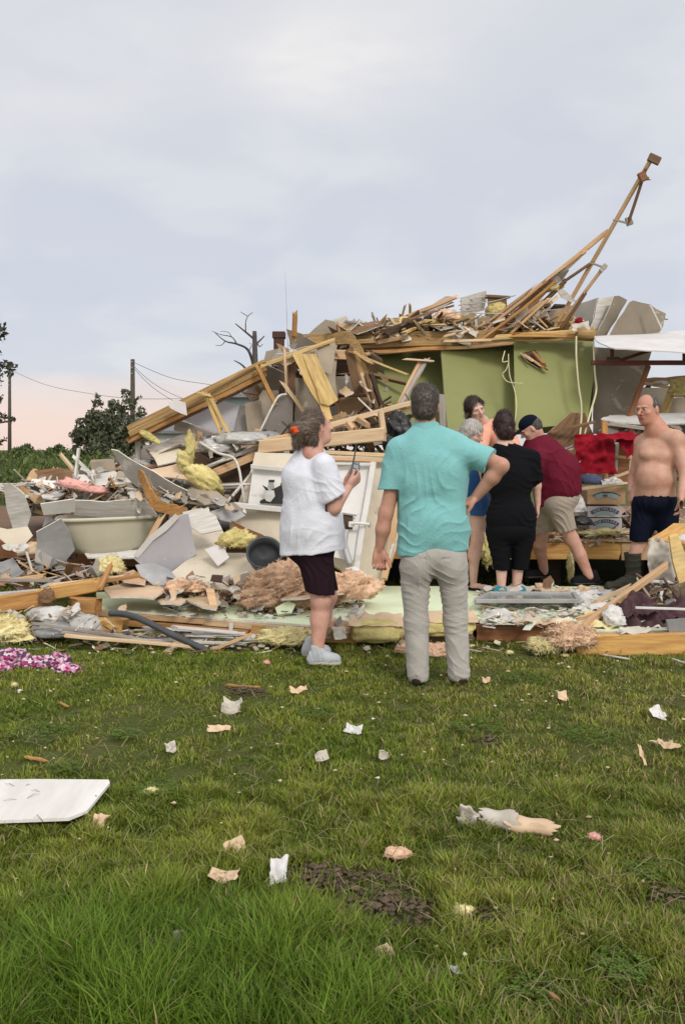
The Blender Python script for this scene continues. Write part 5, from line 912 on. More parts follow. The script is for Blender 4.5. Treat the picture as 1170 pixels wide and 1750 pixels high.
for a, b, w_, m_, lb, dd in (((60, 1065), (238, 1092), .014, 'grey_wood', 'thin curved grey rod crossing the plastic', 6.2), ((112, 1086), (352, 1107), .04, 'pale_pine', 'long pale lath on the grass under the black pipe', 6.1), ((112, 1080), (230, 1096), .05, 'grey_wood', 'grey plank behind the long pale lath', 6.2), ((232, 1094), (420, 1100), .02, 'white_wood', 'thin white rod lying by the black pipe', 6.2), ((360, 1112), (430, 1083), .03, 'pine', 'small pine stick leaning right of the black pipe', 6.15), ((300, 1098), (360, 1118), .03, 'pale_pine', 'short pale stick under the end of the black pipe', 6.1)):
    beam('lath', lb, 'lath', m_, (a[0], a[1], dd), (b[0], b[1], dd), w_, .02, rag=.02)
for i in range(9): 
    px = 225+i*20+r_.uniform(-8, 8); py = 1082+r_.uniform(-6, 10); beam('siding_strip', 'weathered white siding strip in the pile under the mint panel edge', 'strip', 'white_wood', (px, py+r_.uniform(-6, 6), 6.3+r_.uniform(-.05, .1)), (px+r_.uniform(60, 110), py+r_.uniform(-2, 12), 6.28), .05, .012, roll=r_.uniform(-30, 30), rag=.03, group='white siding strips in front of the mint panel')
tube('pipe', 'black corrugated hose running down to the grass in front of the mint panel', 'hose', 'dark_plastic', [(188, 1048, 6.35), (215, 1050, 6.3), (245, 1060, 6.2), (285, 1080, 6.15), (325, 1099, 6.1), (356, 1113, 6.05)], .024, k=12)
fluff('insulation', 'cream insulation tufts under the mint panel left of the bare legs', 'insulation', 'pale_batt', (492, 1090, 6.2), (.19, .10, .065), .55, 5, 300, 5, .04); fluff('insulation', 'torn paper-backed tan insulation right of the bare legs', 'insulation', 'salmon_batt', (572, 1075, 6.25), (.10, .09, .07), .5, 6, 150)
panel('board_piece', 'small dark bracket standing by the legs of the woman in white', 'bracket', 'grey_wood', [(572, 1062), (582, 1052), (586, 1066), (576, 1072)], 6.15, (0, 0)); sheet('paper_scrap', 'torn white foil curling from the paper-backed insulation', 'scrap', 'paper_white', (580, 1082, 6.1), (.05, .045), Vector((.6, -1, .5)), .03, 8, rag=.1)
def batt_roll(lb, x0, x1, y0, y1, d):
    root = empty('insulation_roll', at((x0+x1)/2, y1, d), lb, 'insulation'); c = at((x0+x1)/2, (y0+y1)/2, d); w_ = (x1-x0)/2/K*d; h_ = (y1-y0)/2/K*d
    bm = bmesh.new(); bmesh.ops.create_icosphere(bm, subdivisions=4, radius=1); V = []
    for v in bm.verts:
        p = v.co; q = Vector((math.copysign(abs(p.x)**.6, p.x), p.y, math.copysign(abs(p.z)**.7, p.z))); k = 1+.14*fbm(p*3+Vector((x0, 0, 0)), 4); V.append(Vector((q.x*w_*k, q.y*.12*k, q.z*h_*k)))
    F = [tuple(v.index for v in f.verts) for f in bm.faces]; bm.free(); meshobj('batt', V, F, 'yellow_batt', root, Matrix.Translation(c), smooth=True)
    sheet('paper_facing', None, None, 'paper_tan', c+Vector((0, .0, h_*.95)), (w_*1.02, .11), Vector((0, -.2, 1)), .02, 5, parent=root, rag=.1)
batt_roll('yellow insulation batt with tan facing between the woman and the man in aqua', 596, 690, 1058, 1096, 6.30); batt_roll('yellow insulation batt behind the legs of the man in aqua', 706, 812, 1052, 1086, 6.36)
fluff('insulation', 'pinkish brown insulation tuft on the grass behind the grey trousers', 'insulation', 'salmon_batt', (738, 1112, 6.0), (.12, .07, .05), .55, 6, 200); fluff('insulation', 'small brown insulation tuft on the grass left of the grey trousers', 'insulation', 'salmon_batt', (692, 1110, 6.0), (.06, .05, .035), .55, 8, 60)
fluff('insulation', 'shaggy pinkish insulation hanging where the two front timbers meet', 'insulation', 'salmon_batt', (975, 1090, 6.0), (.15, .09, .09), .55, 5, 400, 5, .05); fluff('insulation', 'shaggy cream insulation left of the pinkish one on the grass', 'insulation', 'pale_batt', (935, 1103, 6.02), (.12, .08, .055), .55, 5, 300, 5, .045)
beam('long_stick', 'long bare pine stick slanting up right over the mint panel', 'stick', 'pine', (975, 1084, 6.15), (1138, 966, 6.55), .045, .045, rag=.02); beam('long_stick', 'thin pine stick beside the long slanting one', 'stick', 'pine', (985, 1058, 6.3), (1060, 1035, 6.5), .03, .025); beam('stick', 'short stubby stick end resting on the panel below the long stick', 'stick', 'pale_pine', (1015, 1030, 6.9), (1075, 1002, 7.0), .03, .03)
fluff('plastic_bag', 'small white bag on the panel near the right edge', 'bag', 'white_sheet', (1048, 1056, 6.2), (.08, .06, .09), .55, 5, 0, ridged=True)
for i, (px, py, sx_, rz) in enumerate(((1088, 1036, .14, 10), (1130, 1052, .22, 4), (1100, 1062, .16, -5), (1160, 1042, .18, 8))): sheet('cloth', ('bunched purple brown cloth by the small white bag', 'purple brown cloth in long folds at the right', 'lower fold of purple brown cloth on the timber', 'purple brown cloth at the right edge under the white bar')[i], 'cloth', 'maroon_cloth', (px, py, 6.25+.05*(i % 2)), (sx_, .07), Vector((0, -.7, 1)), .10, 7, rot=rz, rag=.1)
beam('white_bar', 'thin white bar lying at the right edge above the purple cloth', 'bar', 'white_paint', (1085, 1038, 6.15), (1290, 1046, 6.1), .02, .015, rag=.001); beam('white_bar', 'white bar crossing right of the long stick', 'bar', 'white_paint', (1095, 992, 6.7), (1290, 1004, 6.6), .02, .02, rag=.001); panel('slate_piece', 'grey green box side at the right edge on the front timber', 'box', 'grey_plastic', [(1138, 1060), (1180, 1056), (1250, 1058), (1250, 1082), (1142, 1081)], 6.05, (0, 0), th=.03, edge='grey_plastic')
def tabletop():
    root = empty('broken_table', at(1150, 930, 7.0), 'orange wooden tabletop tipped up at the right edge with a yellow strip below', 'table')
    panel('tabletop', None, None, 'amber_wood', [(1107, 918, 7.0), (1150, 891, 7.4), (1260, 893, 7.4), (1260, 938, 6.7), (1180, 930, 6.8)], 7, th=.035, parent=root, edge='orange_wood', rag=.002)
    panel('leg_board', None, None, 'yellow_wood', [(1142, 915, 6.78), (1156, 912, 6.78), (1174, 960, 6.7), (1178, 1002, 6.6), (1160, 1000, 6.62), (1148, 960, 6.7)], 6.7, th=.03, parent=root, edge='yellow_wood')
tabletop()
sheet('cloth', 'off-white cloth bunched under the tipped orange tabletop', 'cloth', 'paper_white', (1128, 962, 6.9), (.10, .17), Vector((-.4, -1, .2)), .10, 5, rag=.25); sheet('cloth', 'white cloth behind the yellow strip at the right edge', 'cloth', 'white_sheet', (1172, 950, 6.95), (.10, .16), Vector((0, -1, .2)), .08, 5)
rubble('rubble', 'dark tangled scraps and lath on the mint panel under the tabletop', regn([(1095, 1000, 1040), (1180, 990, 1040), (1300, 985, 1040)], 6.5, 7.0), 200, .14, [(.1, .06, .05), (.36, .28, .2), (.5, .42, .3), (.2, .12, .1)], .6, 9)
def floral():
    m = bpy.data.materials.new('floral_cloth'); m.use_nodes = True; t = m.node_tree; b = t.nodes['Principled BSDF']; tc = N(t, 'ShaderNodeTexCoord'); v = N(t, 'ShaderNodeTexVoronoi', Scale=26.0); t.links.new(tc.outputs['Object'], v.inputs['Vector'])
    v.inputs['Scale'].default_value = 48; sp_ = N(t, 'ShaderNodeSeparateColor'); t.links.new(v.outputs['Color'], sp_.inputs[0])
    r1_ = ramp(t, sp_.outputs[0], [(0, (.07, .04, .08)), (.25, (.40, .02, .13)), (.42, (.62, .36, .47)), (.62, (.50, .22, .36)), (.80, (.66, .50, .56)), (.92, (.14, .03, .09))], 'CONSTANT')
    t.links.new(r1_.outputs[0], b.inputs['Base Color']); b.inputs['Roughness'].default_value = .9; MATS['floral'] = m
    root = empty('floral_garment', gnd(70, 1148), 'crumpled pink and purple floral garment on the grass, left', 'garment')
    for i, (px, py, s, h) in enumerate(((20, 1122, (.11, .09, .055), 1), (8, 1136, (.07, .06, .035), 1), (62, 1132, (.12, .08, .045), 1), (98, 1128, (.09, .07, .05), 1), (118, 1140, (.09, .06, .035), 1))):
        g = gnd(px, py+8); o = fluff('fold', None, None, 'floral', g+Vector((0, 0, s[2]*.5)), s, .6, 9, 0, ridged=True, parent=None); o.parent = root; setw(o, WORLD[o.name], root)
floral()
# ---------------------------------------------------------------- litter on the lawn
def board_on_grass():
    pts = [(-120, 1332), (60, 1331), (186, 1332), (188, 1337), (150, 1384), (118, 1397), (0, 1401), (-140, 1402)]; P_ = [gnd(px, py, .055) for px, py in pts]
    panel('white_board', 'white rectangular board with a rounded corner lying on the grass at the left', 'board', 'chalky_board', [(px, py, gnd(px, py, .06).y) for px, py in pts], 3, th=.012, rag=0, warp=.002, edge='chalky_board', seg=.3)
board_on_grass()
def rolled():
    root = empty('rolled_paper', gnd(860, 1425), 'rolled cream paper sleeve with torn tan end lying on the lawn', 'paper roll'); d = gnd(860, 1425).y
    for nm, m_, a, b, r0_, r1_, sh in (('sleeve', 'paper_white', at(820, 1392, d+.07), at(880, 1402, d+.02), .026, .040, 0), ('torn_sheet', 'paper_tan', at(868, 1404, d+.03), at(942, 1412, d-.03), .046, .030, 1)):
        x = (b-a).normalized(); V = []; F = []; n = 22
        for i in range(n+1):
            t = i/n; p = a.lerp(b, t); rad = r0_+(r1_-r0_)*t+.004*math.sin(t*9)
            for j in range(25):
                an = (-1.4 if not sh else -.2)+(5.6 if not sh else 4.2)*j/24+.25*math.sin(t*5); q = rad+.010*(j/24); e = (1 if i == n else -1 if i == 0 else 0)*(.012*math.sin(j*1.7)+.008*math.sin(j*3.1)+(.02*math.sin(j*.5) if sh else 0))
                V.append(p+Vector((0, math.cos(an)*q, math.sin(an)*q*(.8 if not sh else .6)-.006))+x*e)
        for i in range(n):
            for j in range(24): F.append((i*25+j, i*25+j+1, (i+1)*25+j+1, (i+1)*25+j))
        nv = len(V); V += [v+Vector((0, 0, .0025)) for v in V]; F += [tuple(k+nv for k in reversed(f)) for f in F]
        meshobj(nm, V, F, m_, root, smooth=True)
    o = sheet('torn_end', None, None, 'paper_white', gnd(800, 1414)+Vector((0, 0, .035)), (.038, .035), Vector((-.3, -.6, .6)), .05, 16, rag=.25, n=18); o.parent = root; setw(o, WORLD[o.name], root)
rolled()
LIT = [(398, 1208, .085, .05, 'paper_white', 'white pointed scrap on the bare patch left of centre'), (604, 1246, .07, .03, 'white_sheet', 'white crumpled scrap on the lawn below the woman'), (476, 1490, .045, .05, 'white_sheet', 'bright white torn paper at the left of the bare soil'), (1123, 1218, .06, .045, 'white_sheet', 'white rag on the lawn near the right edge'), (60, 1296, .075, .03, 'orange_wood', 'curled orange bark-like scrap above the white board'),
       (415, 1172, .14, .035, 'orange_wood', 'long reddish splinter on the grass below the woman in white'), (510, 1180, .08, .02, 'paper_tan', 'short tan splinter right of the long reddish one'), (375, 1243, .10, .02, 'paper_tan', 'flat tan strip below the white pointed scrap'), (292, 1278, .04, .03, 'paper_white', 'small cream curl in the middle left of the lawn'), (550, 1295, .05, .03, 'paper_white', 'cream torn scrap left of the lawn centre'),
       (455, 1132, .04, .03, 'pink_batt', 'small pink fluff near the white sneakers'), (258, 1352, .05, .03, 'pale_batt', 'pale yellow scrap right of the white board'), (172, 1405, .05, .03, 'paper_tan', 'tan scrap at the lower corner of the white board'), (402, 1448, .06, .04, 'paper_tan', 'tan torn card above the long grass'), (385, 1497, .08, .025, 'paper_tan', 'brown strip left of the bright white paper'),
       (680, 1458, .08, .03, 'salmon_batt', 'brown fibrous scrap above the bare soil'), (1015, 1430, .035, .025, 'pink_batt', 'small pinkish scrap right of the rolled paper'), (655, 1625, .035, .02, 'paper_tan', 'peach chip below the bare soil'), (942, 1700, .018, .015, 'orange_wood', 'tiny orange chip near the bottom right'), (306, 1605, .03, .025, 'paper_white', 'small white fleck in the long grass'),
       (32, 1535, .025, .03, 'pale_batt', 'small yellow fluff at the left edge of the long grass'), (405, 1732, .045, .04, 'paper_white', 'white torn paper at the bottom edge'), (298, 1705, .04, .03, 'clear_plastic', 'crumpled clear wrapper in the long grass at the bottom'), (230, 1736, .06, .04, 'paper_tan', 'tan torn paper at the bottom left'), (172, 1728, .03, .05, 'paper_tan', 'upright tan scrap at the bottom left'), (230, 1697, .03, .03, 'pale_batt', 'pale curl above the tan torn paper'),
       (1140, 1275, .08, .02, 'paper_tan', 'light brown clod by the right edge'), (1095, 1290, .015, .07, 'paper_tan', 'thin yellowish splinter standing in the lawn at the right'), (1135, 1270, .11, .012, 'pale_pine', 'thin pale stick across the light brown clod'), (1050, 1122, .10, .012, 'white_wood', 'thin white strip on the grass below the front timber'), (965, 1120, .05, .02, 'pale_batt', 'cream flake below the shaggy insulation'),
       (870, 1115, .04, .025, 'pale_batt', 'cream flake on the grass below the reddish timber'), (960, 1190, .05, .03, 'paper_tan', 'tan flake right of the lawn centre'), (1160, 1130, .05, .01, 'white_wood', 'white sliver on the grass at the right edge'), (655, 1292, .035, .015, 'paper_white', 'thin white sliver in mid lawn'), (25, 1170, .03, .03, 'pale_batt', 'pale scrap below the floral garment'), (830, 1162, .04, .02, 'paper_tan', 'tan flake right of the grey trousers'),
       (110, 1205, .03, .015, 'orange_wood', 'tiny orange splinter under the floral garment'), (625, 1108, .05, .02, 'paper_white', 'white flakes right of the sneakers'), (790, 1555, .05, .03, 'pale_batt', 'straw coloured tuft right of the bare soil'), (778, 1660, .02, .018, 'grey_metal', 'small grey ring in the grass below the bare soil')]
for px, py, sx_, sy_, m_, lb in LIT:
    z = .028 if py > 1400 else .02; sx_ *= .95; sy_ *= .95
    if m_ in ('pink_batt', 'pale_batt', 'salmon_batt'): fluff('insulation_scrap', lb, 'scrap', m_, gnd(px, py, z), (sx_*.6, sx_*.45, sy_*.5), .5, 12, 40, 3, .015)
    elif m_ in ('orange_wood', 'pale_pine', 'white_wood'): beam('splinter', lb, 'splinter', m_, gnd(px-sx_*200, py-3, z), gnd(px+sx_*200, py+3, z), .02 if sx_ > .05 else .012, .008, rag=.02, warp=.05)
    else: sheet('paper_scrap', lb, 'scrap', m_, gnd(px, py, z+.01), (sx_*.62, max(sy_, .02)*.9), Vector((r_.uniform(-.3, .3), -.7, 1)), .03, 12, curl=r_.uniform(0, .8), rot=r_.uniform(-25, 25), rag=.16, n=14)
def crumbs():
    r = random.Random(12); V = []; F = []; C = []
    for _ in range(230):
        d = 2.2+r.random()**.7*4; x = r.uniform(-1, 1)*(.4*d+.2); s = r.uniform(.004, .013); c = r.choice([(.6, .5, .35), (.66, .62, .5), (.45, .33, .2), (.55, .42, .3)]); k = len(V); z = r.uniform(.015, .04)
        for dx, dy, dz in ((1, 0, 0), (0, 1, 0), (-1, 0, 0), (0, -1, 0), (0, 0, .6), (0, 0, -.6)): V.append((x+dx*s*r.uniform(.4, 1.6), d+dy*s*r.uniform(.4, 1.4), z+dz*s)); C.append(c+(1,))
        for i in range(4): F += [(k+i, k+(i+1) % 4, k+4), (k+(i+1) % 4, k+i, k+5)]
    tag(meshobj('crumbs', V, F, 'rubble_mix', cols=C), 'tiny crumbs of plaster and insulation sprinkled over the lawn', None, None, 'stuff')
crumbs()

for k, (lb, pts, d0_, d1_, n_, s_, pal, wd) in enumerate((
  ('splinters and torn scraps hanging in the dark crawl space under the bathtub', [(-40, 955, 1000), (60, 950, 1000), (160, 965, 1000), (240, 965, 1000)], 7.2, 8.2, 170, .16, [(.25, .16, .09), (.12, .07, .04), (.5, .3, .15), (.5, .46, .42), (.42, .3, .26)], .65),
  ('tan chips, pink shreds and dark crumbs on the left part of the mint panel', [(270, 990, 1018), (340, 980, 1026), (430, 995, 1034), (470, 1005, 1036)], 6.95, 7.3, 230, .08, [(.6, .42, .28), (.5, .33, .25), (.1, .06, .05), (.66, .6, .5), (.34, .2, .12), (.06, .05, .05)], .45),
  ('grey and brown splinters lying along the white fascia and boards', [(0, 828, 845), (80, 822, 850), (180, 820, 850), (300, 835, 858), (400, 850, 870)], 8.0, 8.7, 300, .19, PAL+[(.6, .58, .55), (.66, .63, .6), (.6, .55, .48), (.12, .08, .06)], .4),
  ('broken lath and plaster between the wall frame and the hanging planks', [(440, 735, 765), (520, 735, 765), (640, 690, 740), (700, 680, 735)], 8.8, 9.6, 260, .2, PAL+[(.12, .08, .05)]*2, .7),
  ('splinters and plaster strewn along the left front of the wreckage', [(-60, 1040, 1095), (120, 1040, 1090), (250, 1075, 1100), (420, 1088, 1108)], 6.25, 6.5, 260, .10, PAL+[(.62, .6, .56)]*3+[(.1, .07, .05)]*2, .7),
  ('shreds and scraps scattered among the cartons and cloths on the raised floor', [(940, 870, 915), (1000, 900, 918), (1080, 860, 918), (1300, 850, 918)], 8.7, 9.3, 300, .14, PAL+[(.5, .3, .28), (.66, .6, .4), (.1, .07, .06)], .4))):
    rubble('rubble', lb, regn(pts, d0_, d1_), n_, s_, pal, wd, 40+k, tilt=.9)

def chips():
    r = random.Random(321); zones = [(0, 60, 925, 990, 7.6), (270, 420, 985, 1030, 6.95), (60, 230, 1040, 1060, 6.6), (180, 330, 845, 865, 8.0), (20, 120, 825, 850, 8.4), (150, 240, 800, 830, 8.5), (330, 430, 862, 880, 7.95), (280, 340, 840, 860, 8.1), (400, 440, 1000, 1030, 6.9), (560, 660, 1040, 1062, 6.6), (590, 660, 640, 700, 9.25), (460, 560, 600, 640, 9.3), (330, 450, 740, 775, 8.65), (830, 990, 995, 1015, 7.5), (1000, 1170, 1010, 1050, 6.6)]
    ms = ['gypsum', 'drywall_back', 'drywall_tan', 'white_wood', 'paper_tan', 'drywall_grey', 'pale_pine', 'brown_wood']
    for k in range(110):
        z = zones[k % len(zones)]; cx, cy = r.uniform(z[0], z[1]), r.uniform(z[2], z[3]); w_ = r.uniform(8, 22); h_ = w_*r.uniform(.3, .7); a = r.uniform(0, 3.14); n = r.choice((4, 5, 5, 6)); pts = []
        for i in range(n):
            t = 6.283*i/n+r.uniform(-.35, .35); x, y = w_*math.cos(t)*r.uniform(.7, 1.1), h_*math.sin(t)*r.uniform(.7, 1.1); pts.append((cx+x*math.cos(a)-y*math.sin(a)*.6, cy+x*math.sin(a)*.6+y*math.cos(a)))
        panel('board_chip', 'small broken board chip lying in the rubble', 'board chip', ms[k % 8], pts, z[4]-r.uniform(0, .12), (r.uniform(-1, 1), r.uniform(-2.4, -.2)), rag=.012, warp=.02, seg=.035, size=.06, group='small board chips in the rubble')
chips()

for px, py, d_, sx_, sy_, m_, rz, lb in ((870, 1060, .17, .20, .05, 'paper_white', 5, 'long torn white strip in front of the window frame, left'), (930, 1062, .17, .22, .035, 'paper_tan', -6, 'tan folded strip at the front edge of the mint panel'), (1015, 1038, .18, .20, .07, 'white_sheet', 12, 'pale film spread under the long pine stick'), (1010, 1068, .17, .16, .05, 'pale_batt', 8, 'cream matted strip by the small white bag'), (1075, 1018, .18, .18, .05, 'paper_white', -8, 'white torn strip left of the dark tangle'), (890, 1020, .17, .09, .05, 'paper_tan', 15, 'tan scrap behind the window frame'), (1110, 1075, .17, .22, .03, 'paper_white', 3, 'white paper strip along the front of the purple cloth'), (985, 1012, .17, .13, .06, 'pale_pine', 10, 'pale board beside the black shoe')):
    sheet('paper_scrap', lb, 'scrap', m_, gnd(px, py, d_), (sx_, sy_), Vector((r_.uniform(-.15, .15), -.3, 1)), .05, 7, rot=rz, rag=.14, n=20)
def clover():
    rs = np.random.RandomState(21); V = []; C = []
    for k in range(14):
        y0 = 2.2+rs.rand()*3.2; x0 = (rs.rand()*2-1)*.36*y0; rr = .06+.10*rs.rand()
        for _ in range(int(150*rr/.1)):
            a = rs.rand()*6.28; q_ = rr*math.sqrt(rs.rand()); x, y, z = x0+q_*math.cos(a), y0+q_*math.sin(a), .016+.02*rs.rand(); s_ = .004+.004*rs.rand(); c = np.array([.12, .19, .03])*(.7+.6*rs.rand())
            for t in range(3):
                b = t*2.09+a; dx, dy = math.cos(b)*s_, math.sin(b)*s_; V += [(x, y, z), (x+dx-dy*.7, y+dy+dx*.7, z+.002), (x+dx*1.9, y+dy*1.9, z+.001), (x+dx+dy*.7, y+dy-dx*.7, z+.002)]; C += [c]*4
    numesh('clover', V, np.arange(len(V)).reshape(-1, 4), C, 'grass_blade', 'small patches of clover leaves in the lawn')
clover()

for pts, d_, m_, lb, ln in (([(20, 838), (70, 832), (112, 838), (96, 850), (30, 852)], 8.2, 'white_paint', 'pale board lying flat at the far left above the cream corner', (0, -1)), ([(330, 838), (372, 846), (392, 862), (350, 866), (322, 852)], 8.1, 'drywall_tan', 'tan slab left of the crossing vinyl strips', (0, -.8)),
  ([(150, 816), (196, 806), (230, 822), (200, 836), (160, 832)], 8.45, 'white_wood', 'pale sheet behind the pink insulation', (0, -1)), ([(255, 770), (300, 762), (322, 784), (270, 796)], 8.9, 'cream_paint', 'cream slab under the sagging carpet', (0, -.8)), ([(418, 690), (446, 684), (452, 740), (424, 744)], 9.35, 'drywall_tan', 'upright tan board left of the arched grey panel', (0, .1)),
  ([(430, 1002), (452, 985), (470, 992), (452, 1012)], 6.95, 'white_sheet', 'white plaster wedge in front of the black bucket', (0, -.6)), ([(350, 940), (378, 930), (392, 952), (372, 966)], 7.35, 'white_paint', 'white chip leaning on the large cream sheet', (0, -.3)), ([(0, 962), (24, 955), (40, 978), (20, 996), (-10, 992)], 7.5, 'grey_plastic', 'grey bag-like sheet at the left edge over the split timber', (0, -.4)),
  ([(540, 590), (560, 584), (572, 600), (566, 640), (548, 634)], 9.15, 'drywall_tan', 'narrow tan board overlapping the cream drywall sheet', (0, 0)), ([(628, 735), (660, 728), (668, 752), (640, 760)], 8.7, 'drywall_grey', 'grey board end left of the black bags', (0, -.2))):
    panel('board_piece', lb, 'board', m_, pts, d_, ln, warp=.02, rag=.012, size=.09)
# ================================================================ figures, grown as one continuous surface from a distance field
class Field:
    def __init__(s, lo, hi, h):
        s.h = h; s.lo = np.array(lo, float); n = np.ceil((np.array(hi)-s.lo)/h).astype(int)+1; s.n = n
        s.ax = [s.lo[i]+np.arange(n[i])*h for i in range(3)]; s.f = np.full(n, .25, np.float32)
    def sub(s, lo, hi):
        a = np.clip(np.floor((np.array(lo)-s.lo)/s.h).astype(int), 0, s.n); b = np.clip(np.ceil((np.array(hi)-s.lo)/s.h).astype(int)+1, 0, s.n)
        sl = tuple(slice(a[i], b[i]) for i in range(3))
        X, Y, Z = np.meshgrid(*[s.ax[i][sl[i]] for i in range(3)], indexing='ij', sparse=True); return sl, X, Y, Z
    def put(s, sl, d, k):
        g = s.f[sl]
        if k > 0:
            h = np.maximum(k-np.abs(g-d), 0)/k; s.f[sl] = np.minimum(g, d)-h*h*k*.25
        else: s.f[sl] = np.minimum(g, d)
    def cap(s, a, b, ra, rb=None, k=.02, sq=None, dent=False):
        """tapered limb; sq = (axis vector, factor) flattens it across that axis"""
        rb = ra if rb is None else rb; a = np.array(a, float); b = np.array(b, float); m = max(ra, rb)*(1 if not sq else max(1, sq[1]))+k+.012
        sl, X, Y, Z = s.sub(np.minimum(a, b)-m, np.maximum(a, b)+m)
        if 0 in s.f[sl].shape: return
        px, py, pz = X-a[0], Y-a[1], Z-a[2]; ba = b-a; f = 1
        if sq:
            u = np.array(sq[0], float); u /= np.linalg.norm(u); f = sq[1]
            q = (px*u[0]+py*u[1]+pz*u[2])*(1/f-1); px, py, pz = px+q*u[0], py+q*u[1], pz+q*u[2]; ba = ba+u*(ba@u)*(1/f-1)
        L = max(ba@ba, 1e-9); t = np.clip((px*ba[0]+py*ba[1]+pz*ba[2])/L, 0, 1)
        d = np.sqrt((px-t*ba[0])**2+(py-t*ba[1])**2+(pz-t*ba[2])**2)-(ra+(rb-ra)*t)
        if sq: d = d*min(1, f)
        if dent:
            g = s.f[sl]; d = -d; h = np.maximum(k-np.abs(g-d), 0)/max(k, 1e-6); s.f[sl] = np.maximum(g, d)+h*h*k*.25; return
        s.put(sl, d, k)
    def ell(s, c, r, B=None, k=.03, dent=False):
        """ellipsoid; B = 3x3 rows right, forward, up"""
        c = np.array(c, float); r = np.array(r, float); m = r.max()+k+.012; B = np.eye(3) if B is None else B
        sl, X, Y, Z = s.sub(c-m, c+m)
        if 0 in s.f[sl].shape: return
        x, y, z = X-c[0], Y-c[1], Z-c[2]
        q = [(x*B[i][0]+y*B[i][1]+z*B[i][2]) for i in range(3)]
        k0 = np.sqrt((q[0]/r[0])**2+(q[1]/r[1])**2+(q[2]/r[2])**2); k1 = np.sqrt((q[0]/r[0]**2)**2+(q[1]/r[1]**2)**2+(q[2]/r[2]**2)**2)
        d = np.where(k1 > 1e-6, k0*(k0-1)/np.maximum(k1, 1e-6), -r.min())
        if dent:
            g = s.f[sl]; d = -d; h = np.maximum(k-np.abs(g-d), 0)/max(k, 1e-6); s.f[sl] = np.maximum(g, d)+h*h*k*.25; return
        s.put(sl, d, k)
    def cut(s, p, n, k=.004, wave=0, seed=0, lo=None, hi=None):
        """keep what lies behind the plane (n points to what is removed)"""
        p = np.array(p, float); n = np.array(n, float); n /= np.linalg.norm(n)
        sl, X, Y, Z = s.sub(lo if lo is not None else s.lo, hi if hi is not None else s.lo+s.n*s.h)
        d = (X-p[0])*n[0]+(Y-p[1])*n[1]+(Z-p[2])*n[2]
        if wave: d = d+wave*(np.sin(X*31+seed)*.5+np.sin(Y*23+X*17+seed*2)*.5+np.sin(X*67-Y*41+seed)*.3)
        g = s.f[sl]; h = np.maximum(k-np.abs(g-d), 0)/k; s.f[sl] = np.maximum(g, d)+h*h*k*.25
    def mesh(s, disp=None, smooth=1, colf=None):
        f = s.f; n = f.shape; inside = f < 0
        acc = np.zeros((n[0]-1, n[1]-1, n[2]-1), np.int8)
        for i in (0, 1):
            for j in (0, 1):
                for k in (0, 1): acc += inside[i:n[0]-1+i, j:n[1]-1+j, k:n[2]-1+k]
        idx = np.argwhere((acc > 0) & (acc < 8)); ids = np.full(acc.shape, -1, np.int64); ids[tuple(idx.T)] = np.arange(len(idx))
        P = np.zeros((len(idx), 3)); cnt = np.zeros(len(idx))
        C = [(i, j, k) for i in (0, 1) for j in (0, 1) for k in (0, 1)]
        for a in C:
            for ax in range(3):
                if a[ax]: continue
                b = list(a); b[ax] = 1
                fa = f[tuple((idx+a).T)]; fb = f[tuple((idx+b).T)]; m = (fa < 0) != (fb < 0)
                t = np.where(m, fa/np.where(m, fa-fb, 1), 0); q = np.tile(np.array(a, float), (len(idx), 1)); q[:, ax] += t
                P += q*m[:, None]; cnt += m
        V = s.lo+(idx+P/cnt[:, None])*s.h; Q = []
        for ax in range(3):
            o = [(0, 0, 0)]*4; u, v = (ax+1) % 3, (ax+2) % 3
            sl0 = [slice(0, n[i]) for i in range(3)]; sl1 = list(sl0); sl0[ax] = slice(0, n[ax]-1); sl1[ax] = slice(1, n[ax])
            a = inside[tuple(sl0)]; b = inside[tuple(sl1)]; e = np.argwhere(a != b)
            e = e[(e[:, u] > 0) & (e[:, v] > 0) & (e[:, u] < n[u]-1) & (e[:, v] < n[v]-1)]
            ia = a[tuple(e.T)]; qs = []
            for du, dv in ((-1, -1), (0, -1), (0, 0), (-1, 0)):
                q = e.copy(); q[:, u] += du; q[:, v] += dv; qs.append(ids[tuple(q.T)])
            q = np.stack(qs, 1); q[~ia] = q[~ia][:, ::-1]; Q.append(q)
        Q = np.concatenate(Q); Q = Q[(Q >= 0).all(1)]
        def lap(V, w):
            A = np.zeros_like(V); c = np.zeros(len(V))
            for i in range(4):
                np.add.at(A, Q[:, i], V[Q[:, (i+1) % 4]]+V[Q[:, (i-1) % 4]]); np.add.at(c, Q[:, i], 2)
            return V+w*(A/np.maximum(c, 1)[:, None]-V)
        def nrm(V):
            n_ = np.cross(V[Q[:, 2]]-V[Q[:, 0]], V[Q[:, 3]]-V[Q[:, 1]]); O = np.zeros_like(V)
            for i in range(4): np.add.at(O, Q[:, i], n_)
            return O/np.maximum(np.linalg.norm(O, axis=1), 1e-9)[:, None]
        for _ in range(smooth): V = lap(V, .6)
        if disp is not None: V = V+nrm(V)*disp(V)[:, None]; V = lap(V, .3)
        return V, Q
